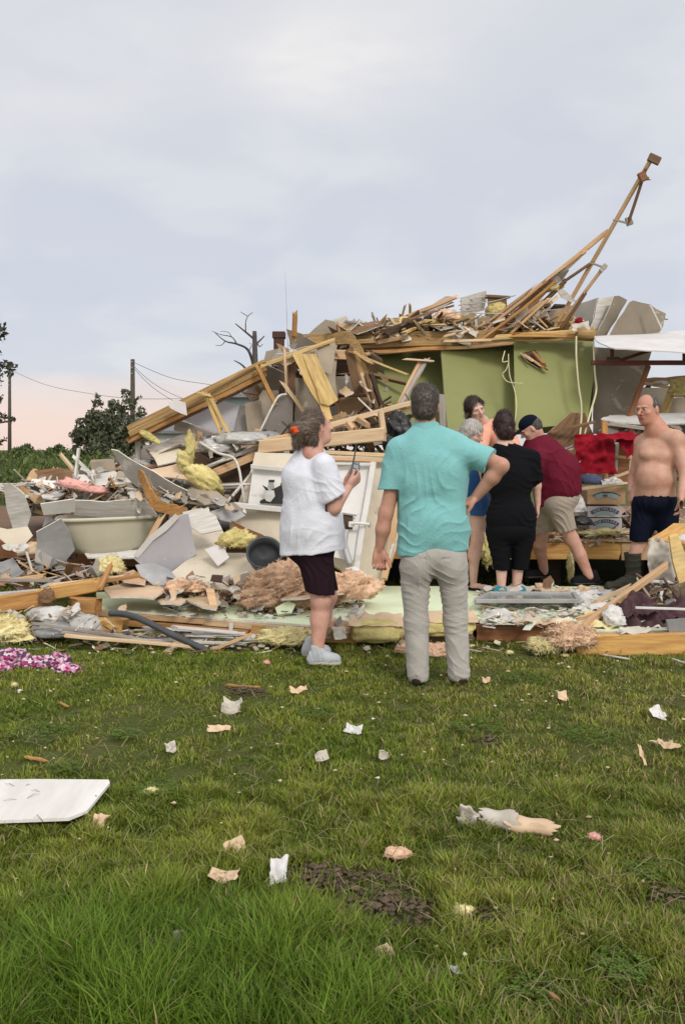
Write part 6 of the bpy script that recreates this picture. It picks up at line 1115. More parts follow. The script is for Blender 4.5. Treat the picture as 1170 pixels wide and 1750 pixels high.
def folds(axes, amp, fine=.0012, seed=0):
    """cloth relief: soft ridges along given directions (dir, wavelength, weight, centre, reach) over broad swells"""
    def d(V):
        o = vnoise(V*9, seed)*amp*.5+vnoise(V*24+5, seed+1)*fine*1.2
        for (dr, wl, wt, c, rc) in axes:
            dr = np.array(dr, float); dr /= np.linalg.norm(dr)
            w = vnoise(V*7, seed+3)*wl*.9+vnoise(V*3.1, seed+4)*wl*1.3
            t = (V@dr+w)/wl*2*np.pi; rd = 1-np.abs(np.sin(t*.5)); rd = rd*rd
            g = np.exp(-(((V-np.array(c))**2).sum(1))/rc**2) if c is not None else 1
            o = o+(rd-.35)*amp*wt*g*np.clip(.35+1.3*vnoise(V*6+9+wl*40, seed+6+int(wl*1000)), 0, 1.2)
        return o
    return d
def fmesh(name, F, m, parent, disp=None, smooth=1, label=None, cat=None, colf=None):
    V, Q = F.mesh(disp, smooth); c = V.mean(0)
    me = bpy.data.meshes.new(name); me.vertices.add(len(V)); me.vertices.foreach_set('co', (V-c).astype(np.float32).ravel())
    me.loops.add(len(Q)*4); me.loops.foreach_set('vertex_index', Q.ravel().astype(np.int32)); me.polygons.add(len(Q))
    me.polygons.foreach_set('loop_start', np.arange(0, len(Q)*4, 4, dtype=np.int32)); me.polygons.foreach_set('use_smooth', np.ones(len(Q), bool))
    me.update(calc_edges=True); me.materials.append(MATS[m])
    if colf is not None:
        C = np.ones((len(V), 4), np.float32); C[:, :3] = colf(V); a = me.color_attributes.new('Col', 'FLOAT_COLOR', 'POINT'); a.data.foreach_set('color', C.ravel())
    o = bpy.data.objects.new(name, me); link(o, parent); setw(o, Matrix.Translation(Vector(c)), parent)
    if label: o['label'] = label
    if cat: o['category'] = cat
    return o
def strands(hair, flow, n, ln, wd=.0011, lift=.25, cols=((.10, .08, .07), (.2, .15, .12)), seed=1, keep=None):
    me = hair.data; N_ = len(me.vertices); co = np.empty(N_*3); me.vertices.foreach_get('co', co); co = co.reshape(-1, 3); nn = np.empty(N_*3); me.vertex_normals.foreach_get('vector', nn); nn = nn.reshape(-1, 3)
    rs = np.random.RandomState(seed); ix = rs.randint(0, N_, n); P_, Nn = co[ix], nn[ix]; org = np.array(WORLD[hair.name].translation); f = flow(P_+org)+rs.randn(n, 3)*.22
    t = f-Nn*(f*Nn).sum(1)[:, None]; t /= np.maximum(np.linalg.norm(t, axis=1), 1e-6)[:, None]; s_ = np.cross(t, Nn); L = (ln*(.5+.8*rs.rand(n)))[:, None]; lf = lift*(.2+rs.rand(n))[:, None]
    a = P_-Nn*.003; m_ = P_+t*L*.5+Nn*(L*lf*.35+.0012); e = P_+t*L+Nn*(L*(lf*.35-.28)+.001)+s_*L*rs.randn(n)[:, None]*.12; w = wd*(.6+.8*rs.rand(n))[:, None]
    V = np.stack([a-s_*w, a+s_*w, m_+s_*w*.8, m_-s_*w*.8, e+s_*w*.25, e-s_*w*.25], 1).reshape(-1, 3); b = np.arange(n)[:, None]*6; F = np.concatenate([b+np.array([0, 1, 2, 3]), b+np.array([3, 2, 4, 5])])
    c = np.array(cols)[rs.randint(0, len(cols), n)]*(.6+.8*rs.rand(n))[:, None]; o = numesh('strands', V, F, np.repeat(c, 6, axis=0), 'hair_strand', None, None, None, parent=hair); return o
def skinmat(name, col, red):
    m = mat(name, col, tuple(c*.88 for c in col), 14, .55, .12, 160, None, 0, trans=.08, attr='mulskin')
    return m
def _skin(name, col, rough=.5):
    m = bpy.data.materials.new(name); m.use_nodes = True; t = m.node_tree; b = t.nodes['Principled BSDF']
    tc = N(t, 'ShaderNodeTexCoord'); n = N(t, 'ShaderNodeTexNoise', Scale=9.0, Detail=5.0, Roughness=.6); t.links.new(tc.outputs['Object'], n.inputs['Vector'])
    r = ramp(t, n.outputs[0], [(.30, (col[0]*.82, col[1]*.66, col[2]*.64)), (.46, (col[0]*.95, col[1]*.9, col[2]*.88)), (.56, col), (.72, (col[0]*1.12, col[1]*1.12, col[2]*1.08))])
    a = N(t, 'ShaderNodeAttribute'); a.attribute_name = 'Col'; c = mix(t, 1.0, r.outputs[0], a.outputs['Color'], 'MULTIPLY')
    t.links.new(c, b.inputs['Base Color']); b.inputs['Roughness'].default_value = rough; b.inputs['Subsurface Weight'].default_value = .08
    b.inputs['Subsurface Radius'].default_value = (.012, .005, .003); b.inputs['Subsurface Scale'].default_value = 1; b.inputs['Specular IOR Level'].default_value = .35
    n2 = N(t, 'ShaderNodeTexNoise', Scale=120.0, Detail=3.0); t.links.new(tc.outputs['Object'], n2.inputs['Vector'])
    bp = N(t, 'ShaderNodeBump', Strength=.15, Distance=.004); t.links.new(n2.outputs[0], bp.inputs['Height']); t.links.new(bp.outputs[0], b.inputs['Normal'])
    MATS[name] = m
_skin('skin_tanned', (.46, .25, .18)); _skin('skin_fair', (.60, .38, .31)); _skin('skin_rosy', (.58, .33, .26)); _skin('skin_bare', (.50, .295, .22))
def clothmat(name, col, weave=500, rough=.9, sheen=None, c2=None):
    sheen = (.12 if sum(col) > .3 else 0) if sheen is None else sheen
    mat(name, col, c2 or tuple(c*.9 for c in col), 9, rough, .38, 75, None, 0, sheen=sheen, spec=.1)
clothmat('white_cotton', (.68, .69, .77)); clothmat('teal_cotton', (.20, .455, .465)); clothmat('khaki_grey', (.40, .375, .35), 300)
clothmat('plum_black', (.022, .010, .016)); clothmat('black_cotton', (.006, .006, .008)); clothmat('maroon_polo', (.13, .012, .028)); clothmat('khaki_tan', (.36, .30, .25), 300)
clothmat('navy_cloth', (.005, .007, .018)); clothmat('blue_cloth', (.025, .085, .24)); clothmat('peach_cotton', (.80, .38, .27)); clothmat('teal_shoe', (.02, .23, .30))
clothmat('shoe_white', (.50, .52, .54), 120, c2=(.30, .33, .36)); clothmat('shoe_black', (.012, .012, .014), 120); clothmat('brown_shoe', (.05, .03, .02), 120)
mat('rubber_olive', (.045, .045, .03), (.03, .03, .022), 6, .5, .15, 30, None, 0)
mat('hair_greybrown', (.15, .095, .07), (.05, .03, .022), 26, .55, .9, 110, (1.6, 1.6, .5), 0, spec=.4)
mat('hair_darkgrey', (.085, .075, .07), (.03, .025, .022), 26, .55, .9, 120, (1.6, 1.6, .5), 0, spec=.4)
mat('hair_white', (.52, .49, .46), (.36, .33, .30), 26, .55, .9, 110, (1.6, 1.6, .5), 0, spec=.4)
mat('hair_dark', (.04, .016, .014), (.015, .008, .007), 26, .5, .9, 110, (1.6, 1.6, .5), 0, spec=.4)
mat('eye_white', (.5, .45, .42), None, 5, .3, 0); mat('iris_dark', (.03, .02, .018), None, 5, .25, 0); mat('lip', (.36, .12, .11), None, 30, .5, .1)
mat('hair_strand', (1, 1, 1), (.8, .8, .8), 5, .45, 0, attr='mul', spec=.5)
def basis(f, u=(0, 0, 1)):
    f = np.array(f, float); f /= np.linalg.norm(f); u = np.array(u, float); r = np.cross(f, u); r /= np.linalg.norm(r); u = np.cross(r, f); return np.array([r, f, u])
def A(px, py, d): return np.array(at(px, py, d))
def head(F, c, B, s=1, jaw=1, nose=1, ears=True):
    r, f, u = B; c = np.array(c)
    F.ell(c+(u*.030-f*.008)*s, (.074*s, .092*s, .090*s), B, .02)                      # skull
    F.ell(c+(-u*.035+f*.022)*s, (.058*s*jaw, .066*s, .078*s), B, .03)                # face
    F.ell(c+(-u*.088+f*.050)*s, (.030*s*jaw, .026*s, .024*s), B, .03)                # chin
    for e in (-1, 1):
        F.cap(c+(-u*.035-f*.02+r*e*.052*jaw)*s, c+(-u*.082+f*.035+r*e*.024*jaw)*s, .016*s, .014*s, .025)   # jaw line
        F.ell(c+(-u*.022+f*.066+r*e*.036)*s, (.022*s, .016*s, .018*s), B, .02)       # cheek
        F.ell(c+(u*.006+f*.088+r*e*.031)*s, (.017*s, .013*s, .011*s), B, .010, dent=True)  # eye socket
        F.cap(c+(u*.022+f*.082+r*e*.044)*s, c+(u*.024+f*.089+r*e*.014)*s, .008*s, .008*s, .012)  # brow
        if ears:
            F.ell(c+(-u*.006-f*.008+r*e*.077)*s, (.009*s, .019*s, .031*s), B, .006)
            F.ell(c+(-u*.004+f*.002+r*e*.088)*s, (.006*s, .009*s, .017*s), B, .004, dent=True)
    F.cap(c+(u*.008+f*.088)*s, c+(-u*.026+f*.112*nose)*s, .008*s, .012*s, .010)      # nose
    for e in (-1, 1): F.ell(c+(-u*.032+f*.098+r*e*.012)*s, (.009*s, .010*s, .008*s), B, .006)
    F.ell(c+(-u*.055+f*.084)*s, (.024*s, .010*s, .007*s), B, .008); F.ell(c+(-u*.066+f*.082)*s, (.021*s, .010*s, .008*s), B, .008)  # lips
    F.ell(c+(-u*.0605+f*.098)*s, (.024*s, .008*s, .0022*s), B, .003, dent=True)
def face_parts(root, c, B, s=1, gaze=0, mouth='lip'):
    r, f, u = B; c = np.array(c)
    for e in (-1, 1):
        p = c+(u*.006+f*.0765+r*e*.031)*s; ball('eye', p, .0125*s, 'eye_white', root); q = p+(f*.0085+r*gaze)*s
        k = ball('iris', q, .006*s, 'iris_dark', root); 
    Fm = Field(c-.14, c+.14, .0025); Fm.ell(c+(-u*.055+f*.0875)*s, (.023*s, .009*s, .005*s), B, .003); Fm.ell(c+(-u*.0665+f*.0855)*s, (.019*s, .009*s, .006*s), B, .003)
    Fm.ell(c+(-u*.0605+f*.099)*s, (.024*s, .008*s, .002*s), B, .002, dent=True); fmesh('mouth', Fm, mouth, root)
def ball(name, p, r, m, parent):
    bm = bmesh.new(); bmesh.ops.create_uvsphere(bm, u_segments=14, v_segments=10, radius=r)
    bm.verts.index_update(); V = [v.co.copy() for v in bm.verts]; Fc = [tuple(v.index for v in f.verts) for f in bm.faces]; bm.free()
    return meshobj(name, V, Fc, m, parent, Matrix.Translation(Vector(p)), smooth=True)
def hand(F, w, d, pn, side, curl=.5, s=1, spread=.5, thumb=None, curls=None):
    """w wrist, d direction of the fingers, pn palm normal, side = +1 when the thumb lies along cross(d,pn)"""
    w = np.array(w, float); d = np.array(d, float); d /= np.linalg.norm(d); pn = np.array(pn, float); pn -= d*(pn@d); pn /= np.linalg.norm(pn)
    t = np.cross(d, pn)*side
    kn = w+d*.088*s
    for q in (-1.5, -.5, .5, 1.5):
        F.cap(w+d*.008*s+t*q*.010*s, kn+t*q*.0205*s, .0165*s, .0125*s, .012, (pn, .85))
    F.ell(w+d*.04*s+t*.026*s+pn*.010*s, (.020*s, .034*s, .016*s), np.array([t, d, pn]), .012)
    F.ell(w+d*.045*s-t*.024*s+pn*.008*s, (.014*s, .036*s, .014*s), np.array([t, d, pn]), .012)
    for i, q in enumerate((1.5, .5, -.5, -1.5)):                    # index ... little
        L = (.072, .080, .074, .058)[i]*s; r0 = (.0092, .0095, .009, .0078)[i]*s; a = 0; c = curls[i] if curls else curl
        p = kn+t*q*.0205*s; dd = d+t*q*.05*spread; dd /= np.linalg.norm(dd)
        for j, (fr, ang) in enumerate(((.45, .75), (.31, 1.05), (.24, .7))):
            a += ang*c; v = dd*math.cos(a)+pn*math.sin(a); e = p+v*L*fr; F.cap(p, e, r0*(1-.08*j), r0*(.92-.08*j), .0035); p = e
    th = thumb if thumb is not None else (d*.55+t*.75+pn*.35); th = np.array(th, float); th /= np.linalg.norm(th)
    p = w+d*.022*s+t*.026*s; e = p+th*.040*s; F.cap(p, e, .0155*s, .012*s, .010); th2 = th*.85+d*.45; th2 /= np.linalg.norm(th2)
    e2 = e+th2*.032*s; F.cap(e, e2, .0115*s, .0105*s, .004); th3 = th2+pn*.25; th3 /= np.linalg.norm(th3); F.cap(e2, e2+th3*.024*s, .0102*s, .008*s, .003)
def shoe(name, heel, toe, m, root, h=.075, w=.048, sole='black_plastic', up=.10, res=.005):
    heel = np.array(heel, float); toe = np.array(toe, float); d = toe-heel; L = np.linalg.norm(d); d /= L; u = np.array([0, 0, 1.]); r = np.cross(d, u)
    F = Field(np.minimum(heel, toe)-.09, np.maximum(heel, toe)+np.array([.09, .09, .16]), res)
    F.cap(heel+d*.035+u*.035, toe-d*.045+u*.030, w*.82, w*.92, .02); F.cap(heel+d*.035+u*.035, heel+d*.05+u*up, w*.85, w*.80, .03)
    F.cap(heel+d*.08+u*.075, toe-d*.08+u*.045, w*.62, w*.62, .03); F.cut(heel+u*.004, -u, .004)
    o = fmesh(name, F, m, root, folds([(d, .03, 1, None, 1)], .003, .0008))
    F2 = Field(np.minimum(heel, toe)-.09, np.maximum(heel, toe)+np.array([.09, .09, .05]), res)
    F2.cap(heel+d*.035+u*.018, toe-d*.045+u*.018, w*.90, w*1.0, .02); F2.cut(heel+u*.022, u, .004); F2.cut(heel+u*.000, -u, .004)
    s = fmesh('sole', F2, sole, o); return o
def bbox(pts, pad):
    P_ = np.array(pts, float); return P_.min(0)-pad, P_.max(0)+pad

# ---- man in the teal polo shirt, back to the camera
def man_teal():
    d = 5.3; root = empty('person', at(742, 1170, d).xy.to_3d(), 'man in aqua polo shirt and grey khaki trousers, back turned, one hand on hip', 'person')
    Hc = A(726, 694, d); B = basis((.18, .98, .02))                # looks away, a little to the right
    nk = A(727, 728, d); shl = A(687, 768, d+.0); shr = A(783, 762, d-.02)
    ell_, wl = A(659, 878, d+.0), A(648, 938, d+.02); elr, wr = A(856, 796, d-.12), A(812, 850, d-.04)
    hipc = A(741, 935, d); cr = A(742, 985, d)
    lo, hi = bbox([A(630, 655, d-.3), A(880, 1000, d+.3)], .05); F = Field(lo, hi, .0048)
    head(F, Hc, B, 1.02, ears=True); F.cap(Hc-B[2]*.05-B[1]*.02, nk-np.array([0, 0, .04]), .058, .066, .02)
    F.cap(nk-np.array([.03, 0, .06]), shl-np.array([-.03, 0, .01]), .07, .06, .04); F.cap(nk-np.array([-.03, 0, .06]), shr-np.array([.03, 0, .01]), .07, .06, .04)
    F.ell(A(738, 810, d), (.20, .13, .26), None, .05); F.ell(A(742, 910, d), (.19, .13, .16), None, .05)
    F.cap(shl, ell_, .055, .043, .03); F.cap(ell_+np.array([0, 0, .01]), A(654, 905, d), .043, .044, .02); F.cap(A(654, 905, d), wl, .043, .028, .02)
    F.cap(shr, elr, .056, .044, .03); F.cap(elr, (elr*.65+wr*.35), .045, .046, .02); F.cap((elr*.65+wr*.35), wr, .045, .029, .02)
    hand(F, wl, (-.04, .0, -1), (.15, -.95, .2), -1, .95, 1.05, thumb=(.5, -.5, -.75))
    hand(F, wr, A(788, 862, d-.03)-wr, (-.25, .25, -.9), 1, .35, 1.0, thumb=(-.3, -.25, -.9))
    fmesh('body', F, 'skin_tanned', root, colf=lambda V: np.where((V[:, 2] < 1.30)[:, None] & (V[:, 2] > 1.17)[:, None], 1.0, 1.0)*np.ones((len(V), 3)))
    # hair
    Fh = Field(Hc-.16, Hc+.17, .004); r, f, u = B
    Fh.ell(Hc+u*.036-f*.014, (.083, .099, .098), B, .02); Fh.ell(Hc-u*.030-f*.045, (.071, .062, .065), B, .03); Fh.ell(Hc+u*.085+f*.02, (.066, .08, .045), B, .04)
    Fh.ell(Hc-u*.055+f*.085, (.09, .085, .10), B, .01, dent=True); Fh.cut(Hc-u*.082, -u, .012, .004)
    for e in (-1, 1): Fh.ell(Hc+r*e*.088-u*.02+f*.012, (.022, .030, .045), B, .006, dent=True)
    hr = fmesh('hair', Fh, 'hair_darkgrey', root, lambda V: vnoise(V*np.array([160, 160, 45]), 3)*.002+vnoise(V*60, 5)*.002)
    strands(hr, lambda P: np.array([0, 0, -1.])+(Hc+u*.10+f*.03-P)*-7, 5000, .026, .0009, .5, ((.085, .06, .045), (.04, .03, .023), (.19, .15, .12)), 3)
    # shirt
    S = Field(*bbox([A(640, 715, d-.3), A(875, 960, d+.25)], .04), .0055)
    S.cap(nk-np.array([.03, 0, .055]), shl+np.array([.02, 0, .00]), .078, .072, .05); S.cap(nk-np.array([-.03, 0, .055]), shr-np.array([.02, 0, 0]), .078, .075, .05)
    S.ell(A(735, 800, d), (.232, .150, .235), None, .06); S.cap(A(712, 830, d), A(712, 960, d), .130, .118, .06); S.cap(A(760, 820, d), A(768, 955, d), .130, .115, .06)
    S.ell(A(742, 900, d), (.205, .165, .20), None, .05)
    S.cap(A(668, 765, d)*.4+shl*.6, A(664, 845, d), .072, .076, .045); S.cap(shr-np.array([.01, 0, .01]), A(846, 792, d-.10), .078, .086, .05)
    S.cut(A(667, 838, d), A(666.5, 845, d)-A(668, 780, d), .004, .002, 1, lo=A(640, 700, d)-.25, hi=A(683, 700, d)+np.array([0, .25, .1])) if False else None
    # hems: sleeves and bottom
    sl = A(640, 1000, d)-.3, A(679, 838, d)+np.array([0, .3, 0])
    q = S.sub(sl[0], np.array([A(680, 838, d)[0], d+.4, A(0, 838, d)[2]])); X, Y, Z = q[1:]; arm = (X < A(679, 0, d)[0]); hz = A(0, 837, d)[2]
    S.f[q[0]] = np.where(arm & (Z < hz), np.maximum(S.f[q[0]], hz-Z), S.f[q[0]])
    nrm_ = A(862, 800, d-.12)-shr; nrm_ /= np.linalg.norm(nrm_); pc = A(838, 788, d-.08)
    q = S.sub(A(806, 900, d)-.35, A(900, 740, d)+.35); X, Y, Z = q[1:]; dd = (X-pc[0])*nrm_[0]+(Y-pc[1])*nrm_[1]+(Z-pc[2])*nrm_[2]
    S.f[q[0]] = np.where(X > A(806, 0, d)[0], np.maximum(S.f[q[0]], dd), S.f[q[0]])
    S.cut(A(740, 943, d), (.10, 0, -1), .006, .004, 2)
    S.ell(nk+np.array([0, 0, .0]), (.062, .062, .075), None, .008, dent=True)
    S.f = S.f  # the collar
    S2 = np.array([.066, .066])
    fo = folds([((-.5, 0, 1), .075, 1.0, A(790, 870, d), .26), ((1, 0, .12), .085, .8, A(720, 850, d), .32), ((.5, 0, 1), .06, .9, A(700, 920, d), .16), ((.8, 0, -.6), .05, .8, A(800, 790, d), .13), ((1, 0, .3), .05, .6, A(668, 800, d), .10)], .014, .0018, 11)
    sh = fmesh('polo_shirt', S, 'teal_cotton', root, fo)
    Cc = Field(nk-.16, nk+.14, .0045); a0, a1 = nk+np.array([0, .005, -.055]), nk+np.array([0, .01, .028]); Cc.cap(a0, a1, .100, .078, .01); Cc.cut(a1-np.array([0, 0, .012]), (0, .25, 1), .006); Cc.cut(a0+np.array([0, 0, .0]), (0, .2, -1), .005)
    Cc.cap(a0-np.array([0, 0, .05]), a1+np.array([0, 0, .05]), .098, .062, .004, dent=True); fmesh('collar', Cc, 'teal_cotton', sh)
    # trousers
    T = Field(*bbox([A(672, 905, d-.3), A(815, 1172, d+.3)], .03), .0055)
    T.ell(A(741, 945, d), (.190, .140, .13), None, .05); T.ell(A(714, 968, d-.01), (.096, .118, .12), None, .05); T.ell(A(769, 968, d-.01), (.096, .118, .12), None, .05)
    kl, kr = A(711, 1062, d+.02), A(778, 1058, d+.02); al, ar = A(714, 1152, d), A(784, 1150, d)
    T.cap(A(709, 972, d), kl, .094, .073, .03); T.cap(kl, al, .073, .067, .03); T.cap(A(773, 970, d), kr, .094, .073, .025); T.cap(kr, ar, .073, .068, .03)
    T.cap(A(741, 938, d-.165), A(742, 992, d-.15), .004, .004, .006, dent=True)
    for cx in (713, 769):
        for a, b in (((-13, 955), (13, 955)), ((-13, 955), (-13, 978)), ((13, 955), (13, 978)), ((-13, 978), (0, 984)), ((0, 984), (13, 978))): T.cap(A(cx+a[0], a[1], d-.135), A(cx+b[0], b[1], d-.135), .006, .006, .004, dent=True)
    T.cut(A(740, 1164, d), (0, 0, -1), .006, .004, 4)
    T.cap(A(744, 1004, d-.1), A(747, 1170, d-.1), .020, .030, .02, dent=True); T.cap(A(744, 1004, d+.05), A(747, 1170, d+.05), .020, .030, .02, dent=True)
    fo = folds([((.1, 0, 1), .07, 1.0, A(712, 1010, d), .17), ((-.2, 0, 1), .05, 1.0, A(775, 1015, d), .17), ((.3, 0, 1), .042, 1.1, A(742, 990, d-.1), .10), ((.25, 0, 1), .075, .8, A(712, 1070, d), .10), ((-.3, 0, 1), .07, .8, A(778, 1065, d), .10), ((1, 0, .25), .08, .6, None, 1), ((.5, 0, 1), .05, .45, None, 1), ((-.3, 0, 1), .035, 1.4, A(715, 1150, d), .08), ((.3, 0, 1), .035, 1.4, A(783, 1150, d), .08)], .0085, .0012, 21)
    tr = fmesh('trousers', T, 'khaki_grey', root, fo)
    for a, b in ((al, (-.03, .17, 0)), (ar, (.05, .17, 0))):
        h = np.array([a[0], a[1]-.055, .0]); shoe('shoe', h, h+np.array([b[0], .28, 0]), 'brown_shoe', root, w=.044, up=.06)
man_teal()

# ---- woman in the white shirt, seen from behind and to the side, two-way radio in her hands
def woman_white():
    d = 5.77; root = empty('person', at(545, 1135, d).xy.to_3d(), 'woman in loose white shirt and dark shorts looking up right, holding a two-way radio', 'person')
    Hc = A(541, 731, d); f = (.80, .52, .22); B = basis(f, (-.12, 0, 1)); r, f, u = B
    nk = A(533, 775, d); sh1 = A(552, 797, d-.06); sh2 = A(530, 795, d+.22)
    el1, w1 = A(571, 868, d-.06), A(596, 832, d+.10); el2, w2 = A(575, 860, d+.30), A(592, 828, d+.24)
    F = Field(*bbox([A(480, 690, d-.3), A(625, 1125, d+.4)], .04), .0052)
    head(F, Hc, B, .98, jaw=1.08); F.cap(Hc-u*.05-f*.015, nk, .055, .062, .02); F.ell(Hc-u*.085+f*.02, (.045, .045, .03), B, .03)
    F.ell(A(528, 850, d+.08), (.15, .15, .26), None, .05); F.cap(nk, A(532, 800, d+.07), .07, .12, .04)
    F.cap(sh1, el1, .056, .046, .03); F.cap(el1, w1, .044, .027, .02); F.cap(sh2, el2, .055, .046, .03); F.cap(el2, w2, .044, .027, .02)
    hand(F, w1, A(618, 812, d+.14)-w1, (-.2, .6, .6), 1, .55, .95, thumb=(.2, .2, .9)); hand(F, w2, A(612, 806, d+.22)-w2, (.1, -.7, .5), -1, .6, .92, thumb=(.3, 0, .9))
    F.cap(A(540, 960, d+.02), A(548, 1025, d+.02), .085, .066, .04); F.cap(A(548, 1025, d+.02), A(546, 1060, d+.03), .058, .058, .03); F.cap(A(546, 1055, d+.03), A(543, 1112, d), .060, .036, .03)
    F.cap(A(540, 960, d+.20), A(560, 1020, d+.20), .08, .062, .04); F.cap(A(560, 1020, d+.20), A(550, 1062, d+.2), .054, .056, .03); F.cap(A(550, 1055, d+.20), A(537, 1108, d+.22), .056, .035, .03)
    fmesh('body', F, 'skin_rosy', root, colf=lambda V: np.ones((len(V), 3)))
    face_parts(root, Hc, B, .98)
    Hh = Field(Hc-.17, Hc+.15, .004)
    Hh.ell(Hc+u*.034-f*.018, (.079, .092, .092), B, .02); Hh.ell(Hc-u*.03-f*.055, (.060, .05, .06), B, .03); Hh.cap(Hc-f*.115-u*.0, Hc+np.array([-.125, -.06, -.095]), .046, .030, .04); Hh.cap(Hc-f*.09, A(506, 735, d-.03), .05, .032, .04); Hh.cap(A(506, 735, d-.03), A(507, 757, d-.02), .034, .018, .03)
    Hh.ell(Hc-u*.03+f*.085, (.10, .068, .098), B, .02, dent=True)
    Hh.ell(Hc-u*.075-f*.06, (.055, .04, .05), B, .03)
    hr = fmesh('hair', Hh, 'hair_greybrown', root, lambda V: vnoise(V*np.array([70, 70, 190]), 3)*.0022+vnoise(V*35, 5)*.002)
    tq = A(502, 736, d-.05); strands(hr, lambda P: np.where(P[:, 2:3] > tq[2]-.02, (tq-P)*9, np.array([-.1, 0, -1.])), 6500, .055, .0010, .35, ((.13, .085, .06), (.07, .045, .035), (.24, .18, .14)), 4)
    tie = Field(Hc-.22, Hc+.1, .004); tp = A(504, 735, d-.10)
    for k in range(9):
        a = k/9*6.28; tie.ell(tp+np.array([math.cos(a)*.021, math.sin(a*2)*.01, math.sin(a)*.015]), (.012, .012, .011), None, .006)
    tie.ell(tp, (.018, .012, .014), None, .008)
    fmesh('hair_tie', tie, 'orange_hair_tie', root)
    S = Field(*bbox([A(470, 760, d-.3), A(610, 965, d+.4)], .03), .0058)
    S.cap(A(529, 786, d+.06), A(520, 812, d+.06), .118, .15, .05); S.cap(A(532, 774, d+.02), A(528, 790, d+.04), .072, .10, .04); S.ell(A(530, 850, d+.08), (.178, .195, .26), None, .06)
    S.ell(A(531, 905, d+.08), (.190, .20, .19), None, .06); S.cap(A(520, 880, d+.08), A(517, 950, d+.08), .148, .152, .05); S.cap(A(560, 900, d+.08), A(572, 950, d+.06), .085, .085, .05); S.cap(A(545, 890, d+.04), A(545, 950, d+.03), .15, .16, .05)
    S.cap(sh1, A(569, 850, d-.07), .082, .088, .04); S.cap(sh2, A(570, 845, d+.26), .078, .080, .04)
    n_ = np.array([.62, 0, -1.]); n_ /= np.linalg.norm(n_); pc = A(571, 852, d-.07)
    q = S.sub(A(548, 930, d)-.3, np.array([A(620, 0, d)[0], d-.0, A(0, 800, d)[2]])); X, Y, Z = q[1:]; dd = (X-pc[0])*n_[0]+(Z-pc[2])*n_[2]
    S.f[q[0]] = np.where((X > A(556, 0, d)[0]) & (Z > A(0, 872, d)[2]) & (Y < d+.0), np.maximum(S.f[q[0]], dd), S.f[q[0]])
    S.cut(A(530, 945, d), (.10, 0, -1), .006, .005, 5); S.ell(nk+np.array([.015, 0, .050]), (.062, .066, .045), None, .012, dent=True)
    fo = folds([((.12, 0, 1), .07, 1.2, A(520, 860, d-.1), .17), ((-.8, 0, .5), .075, .9, A(530, 905, d-.1), .22), ((1, 0, .2), .08, .7, A(520, 820, d-.1), .2), ((.7, 0, .6), .05, .8, A(568, 830, d-.15), .1)], .013, .0018, 31)
    fmesh('shirt', S, 'white_cotton', root, fo)
    T = Field(*bbox([A(480, 915, d-.3), A(590, 1030, d+.4)], .03), .0055)
    T.ell(A(531, 935, d+.08), (.165, .17, .13), None, .05); T.cap(A(538, 950, d+.02), A(548, 1018, d+.01), .118, .094, .04); T.cap(A(540, 950, d+.18), A(555, 1010, d+.20), .11, .088, .04)
    T.cut(A(547, 1014, d), (-.12, 0, -1), .006, .003, 3)
    fmesh('shorts', T, 'plum_black', root, folds([((1, 0, .15), .06, 1, None, 1)], .009, .0006, 41))
    h = A(527, 1118, d); h[2] = 0; t = A(583, 1122, d-.02); t[2] = 0; shoe('sneaker', h, t, 'shoe_white', root, sole='paper_white', w=.046)
    h = A(517, 1110, d+.22); h[2] = 0; t = A(566, 1110, d+.24); t[2] = 0; shoe('sneaker', h, t, 'shoe_white', root, sole='paper_white', w=.046)
    # the radio she holds
    c = Vector(A(606, 806, d+.16)); rad = empty('two_way_radio', c, 'black two-way radio with antenna held by the woman in white', 'radio')
    from mathutils import Euler
    W = Matrix.Translation(c) @ Euler((R(-20), R(12), R(8))).to_matrix().to_4x4()
    box('radio_body', None, (.058, .036, .115), 'black_plastic', rad, W=W, bev=.008)
    box('display', None, (.034, .004, .026), 'print_teal', rad, W=W @ Matrix.Translation((0, -.0185, .030)), bev=.001)
    for i in range(3): box('button', None, (.011, .004, .009), 'grey_plastic', rad, W=W @ Matrix.Translation((-.015+i*.015, -.0185, .002)), bev=.002)
    for x in (-.002, .018): box('knob', None, (.013, .013, .018), 'dark_plastic', rad, W=W @ Matrix.Translation((x, 0, .064)), bev=.003)
    a = W @ Vector((-.02, 0, .055)); b = W @ Vector((-.016, 0, .20)); tube('antenna', None, None, 'black_plastic', [a, (a+b)/2, b], [.0062, .0042], parent=rad)
woman_white()

